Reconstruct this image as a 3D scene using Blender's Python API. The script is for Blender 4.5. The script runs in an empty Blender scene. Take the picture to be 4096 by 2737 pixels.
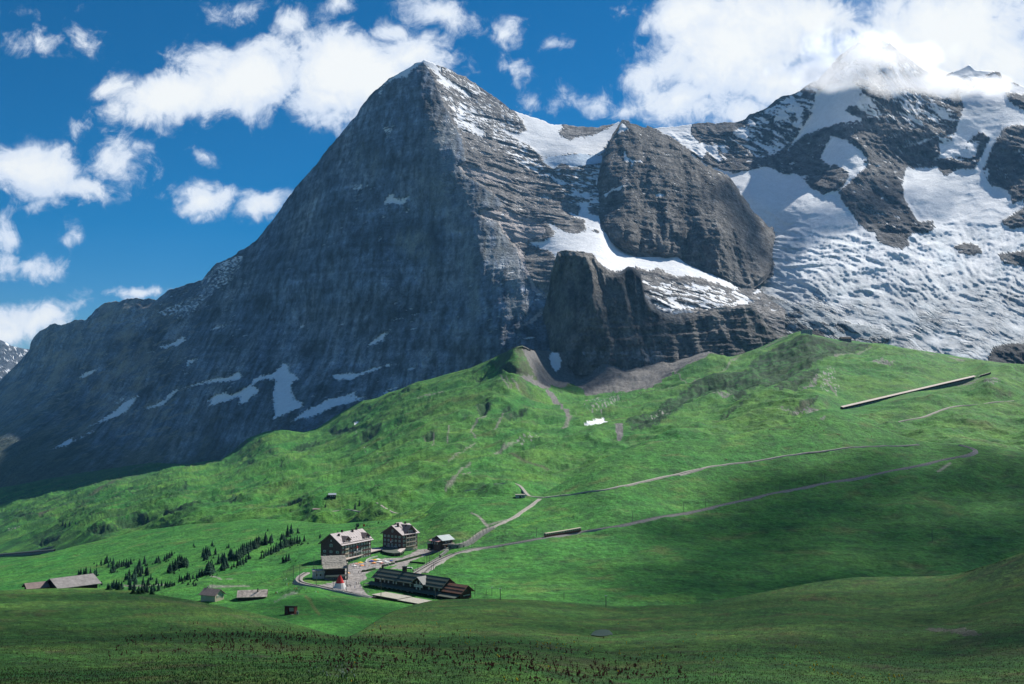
import bpy, bmesh, math, random
import numpy as np
from mathutils import Vector, Matrix
random.seed(7)
R = math.radians
S = bpy.context.scene
COL = S.collection

# ------------------------------------------------------------------ camera
CAM_Z = 112.0                       # metres above the pass
PITCH = R(4.0)
W0, H0, F0 = 4096.0, 2737.0, 4000.0  # frame and focal length in photo pixels
cam_d = bpy.data.cameras.new('camera')
cam = bpy.data.objects.new('camera', cam_d); COL.objects.link(cam)
cam.location = (0, 0, CAM_Z)
cam.rotation_euler = (R(90) + PITCH, 0, 0)
cam_d.sensor_width = 36.0
cam_d.lens = 36.0 * F0 / W0
cam_d.clip_start = 1.0
cam_d.clip_end = 80000.0
S.camera = cam

# ------------------------------------------------------------------ light
SUN_AZ, SUN_EL = R(45.0), R(43.0)    # to the right of the view axis, above the horizon
S.view_settings.view_transform = 'Standard'
S.view_settings.look = 'None'
S.view_settings.gamma = 1.0
S.view_settings.use_curve_mapping = False
S.view_settings.exposure = 0.6
sun_d = bpy.data.lights.new('sun', 'SUN'); sun = bpy.data.objects.new('sun', sun_d); COL.objects.link(sun)
sun_d.energy = 4.6; sun_d.angle = R(0.53); sun_d.color = (1.0, 0.955, 0.88)
sv = Vector((math.sin(SUN_AZ) * math.cos(SUN_EL), math.cos(SUN_AZ) * math.cos(SUN_EL), math.sin(SUN_EL)))
sun.rotation_euler = sv.to_track_quat('Z', 'Y').to_euler()
sun.location = sv * 3000

# ------------------------------------------------------------------ node helpers
class NT:
    def __init__(s, tree): s.t = tree; s.n = tree.nodes; s.l = tree.links
    def new(s, kind, **kw):
        n = s.n.new(kind)
        for k, v in kw.items():
            if hasattr(n, k): setattr(n, k, v)
        return n
    def put(s, sock, v):
        if isinstance(v, bpy.types.NodeSocket): s.l.new(v, sock)
        else: sock.default_value = v
    def math(s, op, a, b=None, c=None, clamp=False):
        n = s.n.new('ShaderNodeMath'); n.operation = op; n.use_clamp = clamp
        s.put(n.inputs[0], a)
        if b is not None: s.put(n.inputs[1], b)
        if c is not None: s.put(n.inputs[2], c)
        return n.outputs[0]
    def vmath(s, op, a, b=None):
        n = s.n.new('ShaderNodeVectorMath'); n.operation = op
        s.put(n.inputs[0], a)
        if b is not None: s.put(n.inputs[1], b)
        return n.outputs['Value'] if op in ('LENGTH', 'DOT_PRODUCT', 'DISTANCE') else n.outputs[0]
    def noise(s, vec, scale, detail=6, rough=0.55, dist=0.0, dim='3D', color=False):
        n = s.n.new('ShaderNodeTexNoise'); n.noise_dimensions = dim
        s.put(n.inputs['Vector'], vec); n.inputs['Scale'].default_value = scale
        n.inputs['Detail'].default_value = detail; n.inputs['Roughness'].default_value = rough
        n.inputs['Distortion'].default_value = dist
        return n.outputs['Color' if color else 'Fac']
    def ramp(s, f, a, b, lo=0.0, hi=1.0, smooth=True):
        n = s.n.new('ShaderNodeMapRange'); n.interpolation_type = 'SMOOTHSTEP' if smooth else 'LINEAR'
        s.put(n.inputs[0], f); n.inputs[1].default_value = a; n.inputs[2].default_value = b
        n.inputs[3].default_value = lo; n.inputs[4].default_value = hi
        return n.outputs[0]
    def mix(s, f, a, b, mode='MIX'):
        n = s.n.new('ShaderNodeMix'); n.data_type = 'RGBA'; n.blend_type = mode
        s.put(n.inputs[0], f); s.put(n.inputs[6], a); s.put(n.inputs[7], b)
        return n.outputs[2]

# ------------------------------------------------------------------ sky with clouds
def build_sky():
    w = bpy.data.worlds.new('World'); S.world = w; w.use_nodes = True
    t = NT(w.node_tree); t.n.clear()
    sky = t.new('ShaderNodeTexSky'); sky.sky_type = 'NISHITA'; sky.sun_disc = False
    sky.sun_elevation = SUN_EL; sky.sun_rotation = SUN_AZ
    sky.altitude = 2200; sky.air_density = 1.0; sky.dust_density = 0.4; sky.ozone_density = 4.0
    hs = t.new('ShaderNodeHueSaturation'); hs.inputs['Saturation'].default_value = 1.5; hs.inputs['Value'].default_value = 0.57
    hs.inputs['Hue'].default_value = 0.497
    t.l.new(sky.outputs[0], hs.inputs['Color'])
    tc = t.new('ShaderNodeTexCoord'); d = tc.outputs['Generated']
    sp = t.new('ShaderNodeSeparateXYZ'); t.l.new(d, sp.inputs[0])
    fy = t.math('MAXIMUM', sp.outputs[1], 0.05)
    u = t.math('DIVIDE', sp.outputs[0], fy); v = t.math('DIVIDE', sp.outputs[2], fy)
    cb = t.new('ShaderNodeCombineXYZ'); t.l.new(u, cb.inputs[0]); t.l.new(v, cb.inputs[1])
    uv = cb.outputs[0]
    # billow and wisp noise on the sky direction
    n1 = t.noise(uv, 7.0, 8, 0.56, 0.35)
    n2 = t.noise(uv, 24.0, 7, 0.62, 0.8)
    nw = t.noise(uv, 16.0, 4, 0.5, 0.0, color=True)
    nb = t.noise(uv, 5.0, 3, 0.5, 0.0)
    wv = t.vmath('MULTIPLY', t.vmath('SUBTRACT', nw, (0.5, 0.5, 0.5)), (0.055, 0.04, 0.0))
    uvw = t.vmath('ADD', uv, wv)
    def uvof(px, py):
        dx, dz = (px - 2048) / F0, (1368.5 - py) / F0
        c, s_ = math.cos(PITCH), math.sin(PITCH)
        return dx / (c - dz * s_), (s_ + dz * c) / (c - dz * s_)
    dens = None
    for (px, py, rx, ry, rot, k) in CLOUDS:
        cu, cv = uvof(px, py)
        mp = t.new('ShaderNodeMapping'); mp.vector_type = 'TEXTURE'
        mp.inputs['Location'].default_value = (cu, cv, 0); mp.inputs['Rotation'].default_value = (0, 0, R(rot))
        mp.inputs['Scale'].default_value = (1.1 * rx / F0, 1.1 * ry / F0, 1)
        t.l.new(uvw, mp.inputs['Vector'])
        f = t.math('SUBTRACT', k, t.math('MULTIPLY', t.vmath('LENGTH', mp.outputs[0]), k))
        dens = f if dens is None else t.math('SMOOTH_MAX', dens, f, 0.05)
    dens = t.math('MAXIMUM', dens, -0.75)
    front = t.ramp(sp.outputs[1], 0.05, 0.3)
    n4 = t.noise(uvw, 75.0, 6, 0.65, 0.6)
    n = t.math('ADD', t.math('MULTIPLY', t.math('SUBTRACT', n1, 0.5), 1.9), t.math('MULTIPLY', t.math('SUBTRACT', n2, 0.5), 1.9))
    n = t.math('ADD', n, t.math('MULTIPLY', t.math('SUBTRACT', n4, 0.5), 0.9))
    tot = t.math('ADD', dens, n)
    mask_f = t.math('POWER', t.ramp(tot, -0.02, 0.8), 1.15)
    # the rest of the sky goes on with the same scattered cumulus
    n3 = t.noise(d, 3.2, 9, 0.58, 0.5)
    mask_b = t.ramp(n3, 0.55, 0.68)
    mm = t.new('ShaderNodeMix'); mm.data_type = 'FLOAT'
    t.l.new(front, mm.inputs[0]); t.l.new(mask_b, mm.inputs[2]); t.l.new(mask_f, mm.inputs[3])
    mask = mm.outputs[0]
    body = t.ramp(t.math('ADD', tot, t.math('MULTIPLY', t.math('SUBTRACT', nb, 0.5), 1.6)), 0.3, 1.5)
    ccol = t.mix(body, (5.3, 5.9, 6.9, 1), (7.2, 7.3, 7.2, 1))
    out = t.mix(mask, hs.outputs[0], ccol)
    bg = t.new('ShaderNodeBackground'); t.l.new(out, bg.inputs[0]); bg.inputs[1].default_value = 0.09
    o = t.new('ShaderNodeOutputWorld'); t.l.new(bg.outputs[0], o.inputs[0])

# centre, half width, half height (photo pixels of sky), tilt, density
CLOUDS = [
    (980, 330, 310, 190, 6, 2.0), (700, 385, 310, 120, 12, 1.7), (440, 360, 130, 70, 20, 0.8), (860, 250, 190, 110, 0, 1.2),
    (1420, 310, 330, 215, -4, 2.1), (1300, 420, 200, 110, 0, 1.5), (1640, 230, 250, 130, -15, 1.3), (1560, 140, 150, 70, 10, 0.9),
    (110, 660, 250, 125, -10, 1.9), (330, 740, 150, 60, -12, 1.1), (460, 640, 110, 120, -40, 0.9), (310, 510, 70, 60, 30, 0.55),
    (820, 790, 150, 80, 5, 1.2), (1090, 790, 130, 65, 10, 1.0), (790, 850, 70, 40, 0, 0.6),
    (80, 1060, 170, 60, -6, 0.9), (20, 950, 60, 90, 0, 0.6), (300, 950, 50, 40, 0, 0.45), (160, 815, 60, 30, 0, 0.45),
    (150, 1290, 240, 90, 14, 1.4), (560, 1180, 170, 40, 6, 1.1), (20, 1350, 160, 70, 0, 1.2),
    (150, 160, 150, 60, -18, 0.62), (340, 170, 70, 120, 30, 0.6), (60, 40, 90, 50, -20, 0.5), (830, 620, 60, 28, -25, 0.5),
    (960, 60, 140, 80, 20, 0.62), (1330, 30, 140, 60, 20, 0.75), (1750, 60, 170, 80, -12, 0.95), (1180, 110, 110, 70, 30, 0.7),
    (2030, 130, 90, 70, -20, 0.7), (2210, 195, 70, 40, 0, 0.6), (2010, 270, 90, 60, -30, 0.42),
    (2330, 420, 180, 70, -4, 0.85), (2480, 440, 100, 60, 20, 0.7), (2140, 400, 70, 50, -20, 0.5),
    (2950, 200, 420, 260, 4, 1.7), (2700, 260, 260, 130, 10, 1.2), (2760, 60, 300, 130, 0, 1.4), (2720, 400, 220, 130, -10, 1.0),
    (2990, 440, 160, 90, 0, 1.0), (3130, 330, 260, 170, 0, 1.4), (3250, 80, 330, 150, 0, 1.3),
    (3800, 120, 460, 260, 0, 1.9), (3560, 240, 260, 150, -10, 1.4), (4050, 250, 260, 200, 0, 1.5), (3900, 330, 260, 90, 0, 1.2),
]
build_sky()
S.render.engine = 'CYCLES'
S.cycles.volume_bounces = 6
S.cycles.max_bounces = 6
S.cycles.transparent_max_bounces = 40

# ------------------------------------------------------------------ numpy noise
_rng = np.random.RandomState(11)
_P = np.tile(_rng.permutation(512), 3)
_G = np.stack([np.cos(np.linspace(0, 2 * np.pi, 64, endpoint=False)), np.sin(np.linspace(0, 2 * np.pi, 64, endpoint=False))], 1)
def pn(x, y, seed=0):
    x = np.asarray(x, float) + seed * 17.31; y = np.asarray(y, float) + seed * 9.77
    xi = np.floor(x); yi = np.floor(y); xf = x - xi; yf = y - yi
    xi = xi.astype(np.int64) & 511; yi = yi.astype(np.int64) & 511
    u = xf * xf * xf * (xf * (xf * 6 - 15) + 10); v = yf * yf * yf * (yf * (yf * 6 - 15) + 10)
    def g(ix, iy, fx, fy):
        h = _P[_P[ix & 511] + (iy & 511)] & 63
        return _G[h, 0] * fx + _G[h, 1] * fy
    a = g(xi, yi, xf, yf); b = g(xi + 1, yi, xf - 1, yf); c = g(xi, yi + 1, xf, yf - 1); d = g(xi + 1, yi + 1, xf - 1, yf - 1)
    return ((a + (b - a) * u) * (1 - v) + (c + (d - c) * u) * v) * 1.45
def fbm(x, y, o=5, gain=0.5, seed=0):
    s = 0; a = 1; f = 1; t = 0
    for i in range(o):
        s = s + a * pn(x * f, y * f, seed + i * 3.1); t += a; a *= gain; f *= 2.03
    return s / t
def ridged(x, y, o=5, gain=0.55, seed=0):
    s = 0; a = 1; f = 1; t = 0
    for i in range(o):
        s = s + a * (1 - 2 * np.abs(pn(x * f, y * f, seed + i * 3.7))); t += a; a *= gain; f *= 2.07
    return s / t
def strata(x, t, T, seed=0):
    """uneven beds: long in x, about T thick, with sharp upper edges"""
    n = t / T + 1.6 * fbm(x / (T * 9), t / (T * 5), 3, 0.55, seed) 
    a = pn(x / (T * 16), np.floor(n) * 7.7, seed + 1)
    return saw(n) * (0.55 + 0.9 * a) + 0.9 * fbm(x / (T * 5), t / (T * 0.7), 3, 0.6, seed + 2)
def rl(m, s, ax):
    """shift by s cells, repeating the edge"""
    n = m.shape[ax]; return np.take(m, np.clip(np.arange(n) - s, 0, n - 1), axis=ax)
def sstep(a, b, x):
    t = np.clip((x - a) / (b - a), 0, 1); return t * t * (3 - 2 * t)

# ------------------------------------------------------------------ places: sight lines turned into points at a real distance
CP, SP = math.cos(PITCH), math.sin(PITCH)
def pos(px, py, Y):
    px = np.asarray(px, float); py = np.asarray(py, float); Y = np.asarray(Y, float)
    dx = (px - 2048) / F0; dz = (1368.5 - py) / F0
    k = Y / (CP - dz * SP)
    return np.stack([dx * k, Y + 0 * dx, CAM_Z + (SP + dz * CP) * k], -1)
def proj(p):
    p = np.asarray(p, float); y = p[..., 1]; z = p[..., 2] - CAM_Z
    dep = y * CP + z * SP; up = -y * SP + z * CP
    return 2048 + F0 * p[..., 0] / dep, 1368.5 - F0 * up / dep
def cr(x0, y0, s, pts): return [(x0 + a * s, y0 + b * s) for a, b in pts]
# traced in enlargements of parts of the photograph: origin and scale of each
def cB(*p): return cr(0, 0, .8929, p)
def cC(*p): return cr(1400, 200, .829, p)
def cD(*p): return cr(2400, 0, .7653, p)
def cE(*p): return cr(2400, 1000, .7226, p)
def cF(*p): return cr(0, 1300, .6817, p)
def cG(*p): return cr(1600, 1300, .5739, p)
def cH(*p): return cr(1100, 2000, .38347, p)
def cK(*p): return cr(0, 2050, .5113, p)
def inpoly(px, py, poly):
    out = np.zeros(px.shape, bool); P = np.array(poly, float)
    x0, y0 = P.min(0); x1, y1 = P.max(0)
    m = (px >= x0) & (px <= x1) & (py >= y0) & (py <= y1)
    if not m.any(): return out
    x = px[m]; y = py[m]; r = np.zeros(x.shape, bool)
    for i in range(len(P)):
        ax, ay = P[i - 1]; bx, by = P[i]
        if ay == by: continue
        c = ((ay > y) != (by > y)) & (x < (bx - ax) * (y - ay) / (by - ay) + ax); r ^= c
    out[m] = r; return out
def dist_line(px, py, line, reach=80):
    P = np.array(line, float); d = np.full(px.shape, 1e9)
    for i in range(len(P) - 1):
        a, b = P[i], P[i + 1]
        m = (px > min(a[0], b[0]) - reach) & (px < max(a[0], b[0]) + reach) & (py > min(a[1], b[1]) - reach) & (py < max(a[1], b[1]) + reach)
        if not m.any(): continue
        x = px[m] - a[0]; y = py[m] - a[1]; v = b - a; L = max(v @ v, 1e-9)
        t = np.clip((x * v[0] + y * v[1]) / L, 0, 1)
        d[m] = np.minimum(d[m], np.hypot(x - t * v[0], y - t * v[1]))
    return d
class Depth:
    """smooth distance through control points (thin plate)"""
    def __init__(s, pts, lam=1e-4):
        P = np.array(pts, float); s.c = P[:, :2] / 1000; f = np.log(P[:, 2]); n = len(P)
        d = np.hypot(s.c[:, None, 0] - s.c[None, :, 0], s.c[:, None, 1] - s.c[None, :, 1])
        K = np.where(d > 0, d * d * np.log(d + 1e-12), 0) + lam * np.eye(n)
        Q = np.hstack([np.ones((n, 1)), s.c])
        A = np.vstack([np.hstack([K, Q]), np.hstack([Q.T, np.zeros((3, 3))])])
        s.w = np.linalg.solve(A, np.concatenate([f, np.zeros(3)]))
    def __call__(s, px, py):
        px = np.asarray(px, float) / 1000; py = np.asarray(py, float) / 1000
        r = s.w[-3] + s.w[-2] * px + s.w[-1] * py
        for i, (a, b) in enumerate(s.c):
            d2 = (px - a) ** 2 + (py - b) ** 2
            r = r + s.w[i] * 0.5 * d2 * np.log(d2 + 1e-12)
        return np.exp(r)
def curve(pts):
    P = np.array(pts, float); return lambda x: np.interp(x, P[:, 0], P[:, 1])

# ------------------------------------------------------------------ mesh helpers
def tag(o, label=None, cat=None, group=None, kind=None):
    if label: o['label'] = label
    if cat: o['category'] = cat
    if group: o['group'] = group
    if kind: o['kind'] = kind
    return o
def grid_mesh(name, P, mat, colr=None, smooth=True, flip=False):
    """P: rows x cols x 3"""
    nr, nc = P.shape[:2]; me = bpy.data.meshes.new(name)
    idx = np.arange(nr * nc).reshape(nr, nc)
    q = np.stack([idx[:-1, :-1], idx[1:, :-1], idx[1:, 1:], idx[:-1, 1:]], -1).reshape(-1, 4)
    if flip: q = q[:, ::-1]
    nf = len(q)
    me.vertices.add(nr * nc); me.vertices.foreach_set('co', P.reshape(-1).astype(np.float32))
    me.loops.add(nf * 4); me.loops.foreach_set('vertex_index', q.reshape(-1).astype(np.int32))
    me.polygons.add(nf); me.polygons.foreach_set('loop_start', np.arange(0, nf * 4, 4, dtype=np.int32))
    me.polygons.foreach_set('loop_total', np.full(nf, 4, np.int32))
    me.polygons.foreach_set('use_smooth', np.full(nf, smooth, bool))
    me.update(calc_edges=True)
    if colr is not None:
        at = me.color_attributes.new('albedo', 'FLOAT_COLOR', 'POINT')
        at.data.foreach_set('color', colr.reshape(-1).astype(np.float32))
    me.materials.append(mat)
    o = bpy.data.objects.new(name, me); COL.objects.link(o)
    return o

# ------------------------------------------------------------------ materials
def mat(name, col, rough=0.8, spec=0.3, noise=None, bump=None, metal=0.0):
    m = bpy.data.materials.new(name); m.use_nodes = True; t = NT(m.node_tree)
    b = t.n['Principled BSDF']; b.inputs['Roughness'].default_value = rough
    b.inputs['Specular IOR Level'].default_value = spec; b.inputs['Metallic'].default_value = metal
    c = (*col, 1)
    tc = t.new('ShaderNodeTexCoord'); v = tc.outputs['Object']
    if noise:
        sc, amt = noise
        f = t.noise(v, sc, 5, 0.6)
        k = t.ramp(f, 0.25, 0.75, 1 - amt, 1 + amt, False)
        vm = t.new('ShaderNodeVectorMath'); vm.operation = 'SCALE'; vm.inputs[0].default_value = col
        t.l.new(k, vm.inputs['Scale']); t.l.new(vm.outputs[0], b.inputs['Base Color'])
    else: b.inputs['Base Color'].default_value = c
    if bump:
        bn = t.new('ShaderNodeBump'); bn.inputs['Strength'].default_value = bump[1]; bn.inputs['Distance'].default_value = bump[2]
        t.l.new(t.noise(v, bump[0], 4, 0.6), bn.inputs['Height']); t.l.new(bn.outputs[0], b.inputs['Normal'])
    return m
def terrain_mat(name, scales, amt, bump, rough=0.9, spec=0.15):
    """vertex albedo of the ground times fine grain, with fine relief"""
    m = bpy.data.materials.new(name); m.use_nodes = True; t = NT(m.node_tree)
    b = t.n['Principled BSDF']; b.inputs['Roughness'].default_value = rough; b.inputs['Specular IOR Level'].default_value = spec
    g = t.new('ShaderNodeNewGeometry'); p = g.outputs['Position']
    a = t.new('ShaderNodeVertexColor'); a.layer_name = 'albedo'
    n1 = t.noise(p, scales[0], 5, 0.65); n2 = t.noise(p, scales[1], 4, 0.65)
    k = t.math('MULTIPLY', t.ramp(n1, 0.34, 0.66, 1 - amt[0], 1 + amt[0], False), t.ramp(n2, 0.34, 0.66, 1 - amt[1], 1 + amt[1], False))
    k = t.math('ADD', 1.0, t.math('MULTIPLY', t.math('SUBTRACT', k, 1.0), a.outputs[1]))      # alpha: how grainy the ground is
    vm = t.new('ShaderNodeVectorMath'); vm.operation = 'SCALE'; t.l.new(a.outputs[0], vm.inputs[0]); t.l.new(k, vm.inputs['Scale'])
    t.l.new(vm.outputs[0], b.inputs['Base Color'])
    h = t.math('ADD', t.math('MULTIPLY', n1, bump[1]), t.math('MULTIPLY', n2, bump[2]))
    bn = t.new('ShaderNodeBump'); bn.inputs['Strength'].default_value = bump[0]; bn.inputs['Distance'].default_value = 1.0
    t.l.new(t.math('MULTIPLY', h, a.outputs[1]), bn.inputs['Height']); t.l.new(bn.outputs[0], b.inputs['Normal'])
    return m
M_ROCK = terrain_mat('rock_and_snow', (0.028, 0.11), (0.26, 0.36), (1.0, 18.0, 9.0))
M_GRASS = terrain_mat('alpine_grass', (0.09, 0.34), (0.20, 0.32), (0.8, 3.4, 1.6))
M_NEAR = terrain_mat('near_grass', (0.40, 1.7), (0.32, 0.48), (1.0, 0.8, 0.35))

# ================================================================== TERRAIN
def face_normals(P):
    du = np.gradient(P, axis=1); dv = np.gradient(P, axis=0)
    n = np.cross(dv, du); n /= np.linalg.norm(n, axis=-1, keepdims=True) + 1e-9
    flip = np.sum(n * (P - np.array([0, 0, CAM_Z])), -1) > 0
    n[flip] *= -1
    return n
def lerp(a, b, f):
    return a + (np.asarray(b) - a) * f[..., None]
def sheet(name, cols, top, bot, depth, nrows, shape, paint, material, back=(0, 0), kind='structure', rough_top=0.0, curl_bottom=0):
    """one landform: rows run from its crest to its foot; back = how far its hidden side falls away behind the crest"""
    px = np.asarray(cols, float)
    t = top(px)
    if rough_top: t = t + rough_top * (fbm(px / 60, px * 0 + 3, 5, 0.6, 5))
    b = bot(px)
    v = np.linspace(0, 1, nrows)[:, None]
    py = t[None] + (b - t)[None] * v; pxx = np.broadcast_to(px[None], py.shape).copy()
    Y = depth(pxx, py)
    P = shape(pxx, py, Y)
    N = face_normals(P)
    C = np.clip(paint(pxx, py, P, N), 0.004, 0.95)
    if back[0]:
        rows = [P]; cr_ = [C]
        for k in (1, 2, 3, 4):
            f = k / 4.0
            q = P[0] + np.array([0, 1, 0]) * back[0] * f + np.array([0, 0, -1]) * back[1] * f ** 1.4
            rows.insert(0, q[None]); cr_.insert(0, C[:1])
        P = np.concatenate(rows); C = np.concatenate(cr_)
    if curl_bottom:
        q = P[-1] + np.array([0, 1, -0.3]) * curl_bottom
        P = np.concatenate([P, q[None]]); C = np.concatenate([C, C[-1:]])
    lum = C.mean(-1); sat = (C.max(-1) - C.min(-1)) / C.max(-1)
    col = np.concatenate([C, (1 - 0.8 * sstep(.24, .5, lum) * sstep(.5, .25, sat))[..., None]], -1)
    o = grid_mesh(name, P, material, col)
    o['kind'] = kind
    return o
def saw(t): 
    f = t - np.floor(t); return np.where(f < 0.78, f / 0.78, (1 - f) / 0.22) - 0.5
def wob(px, py, a, s=14, seed=3):
    return px + a * fbm(px / s, py / s, 3, 0.6, seed), py + a * fbm(px / s, py / s, 3, 0.6, seed + 7)
def mask(px, py, polys, a=7, s=14, seed=3):
    x, y = wob(px, py, a, s, seed); m = np.zeros(px.shape, bool)
    for p in polys: m |= inpoly(x, y, p)
    return m.astype(float)

ROCK_N = np.array([0.104, 0.122, 0.146]); ROCK_L = np.array([0.235, 0.225, 0.215]); ROCK_D = np.array([0.055, 0.058, 0.065])
SCREE = np.array([0.24, 0.23, 0.22]); SNOW = np.array([0.85, 0.865, 0.88])

# ---- the great peak with its wall, west flank and long left ridge
SKY_E = curve([(-200, 1620), (-100, 1560)] + cF((0, 340), (40, 290), (100, 230), (160, 165), (175, 140), (180, 95), (220, 50), (295, 0)) +
              cB((240, 1450), (290, 1452), (340, 1435), (385, 1435), (430, 1385), (470, 1360), (520, 1345), (600, 1340), (665, 1335), (700, 1345), (750, 1300), (840, 1275), (905, 1255), (960, 1190),
                 (1000, 1165), (1060, 1140), (1100, 1110), (1150, 1075), (1235, 970), (1255, 935), (1300, 875), (1330, 830), (1410, 745), (1480, 655), (1568, 545)) +
              cC((35, 310), (60, 265), (90, 225), (125, 188), (150, 172), (200, 130), (270, 92), (330, 62), (360, 48), (400, 55), (440, 80), (490, 100), (520, 122), (560, 130), (620, 175), (680, 215), (740, 260), (800, 300), (860, 320), (940, 345), (1020, 362), (1080, 364), (1110, 372), (1180, 374), (1250, 362), (1300, 348)) +
              [(2500, 560), (2515, 985), (2553, 1010), (2622, 1014), (2660, 1033), (2706, 1025), (2737, 1052), (2798, 1079), (2859, 1105), (2920, 1132), (2966, 1155), (3000, 1157), (3045, 1160), (3075, 1200), (3140, 1240)])
D_E = Depth([(1698, 240, 4880), (1500, 360, 5030), (1300, 560, 5350), (1080, 880, 5700), (800, 1100, 6080), (500, 1195, 6500), (200, 1290, 7050), (0, 1500, 7500), (-150, 1580, 7700),
             (1850, 420, 4860), (2000, 440, 4900), (2150, 480, 4850), (2300, 500, 4850), (2480, 490, 4700),
             (1840, 560, 4420), (1850, 700, 4150), (1840, 660, 4200), (1950, 900, 3800), (2100, 1080, 3400), (2170, 1200, 3150), (2100, 1000, 3650), (1750, 400, 4680),
             (1500, 600, 4760), (1300, 800, 4900), (1100, 1100, 4900), (1600, 900, 4330), (1400, 1000, 4420), (1700, 1150, 3880), (1900, 1200, 3480), (1500, 1300, 3950), (1200, 1300, 4500),
             (2000, 1400, 3060), (1700, 1450, 3380), (1400, 1550, 3520), (1150, 1700, 3400), (900, 1780, 3750), (900, 1500, 4450), (600, 1500, 5200), (600, 1800, 4250), (300, 1600, 5800), (300, 1850, 4500), (0, 1900, 4700), (-150, 2000, 4700), (0, 1700, 5900),
             (2300, 620, 4300), (2400, 660, 4200), (2150, 700, 4250), (2300, 850, 3850), (2200, 950, 3600), (2400, 960, 3480), (2500, 1000, 3560), (2700, 1060, 3420), (2950, 1170, 3280), (2300, 1050, 3250), (2500, 1120, 3170), (2700, 1200, 3050), (2900, 1240, 3020), (3100, 1310, 3000), (2300, 1200, 3050), (2400, 1300, 2960), (2700, 1400, 2940), (3000, 1400, 2920)])
WEST = cC((360, 50), (395, 130), (440, 235), (500, 360), (545, 430), (555, 540), (525, 560), (545, 600), (610, 640), (680, 690), (740, 740), (720, 770), (655, 765), (615, 780), (640, 810), (710, 830), (735, 880), (790, 950), (825, 990), (850, 1060), (880, 1130), (935, 1170), (950, 1200), (960, 1210), (1000, 1150), (1000, 1010), (1200, 1100), (2300, 1500), (2300, 600), (1340, 200), (800, 250), (480, 60))
LEDGE = [cC((525, 560), (560, 545), (640, 570), (700, 590), (760, 610), (800, 640), (700, 640), (620, 625), (560, 605)),
         cC((620, 780), (650, 765), (720, 775), (800, 790), (900, 830), (950, 860), (940, 900), (880, 910), (850, 930), (790, 930), (740, 880), (715, 825), (640, 810)),
         cC((790, 930), (830, 960), (850, 1040), (880, 1110), (900, 1150), (950, 1190), (940, 1200), (880, 1165), (850, 1080), (820, 1000)),
         cC((830, 1330), (870, 1300), (930, 1240), (930, 1270), (880, 1320))]
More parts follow.
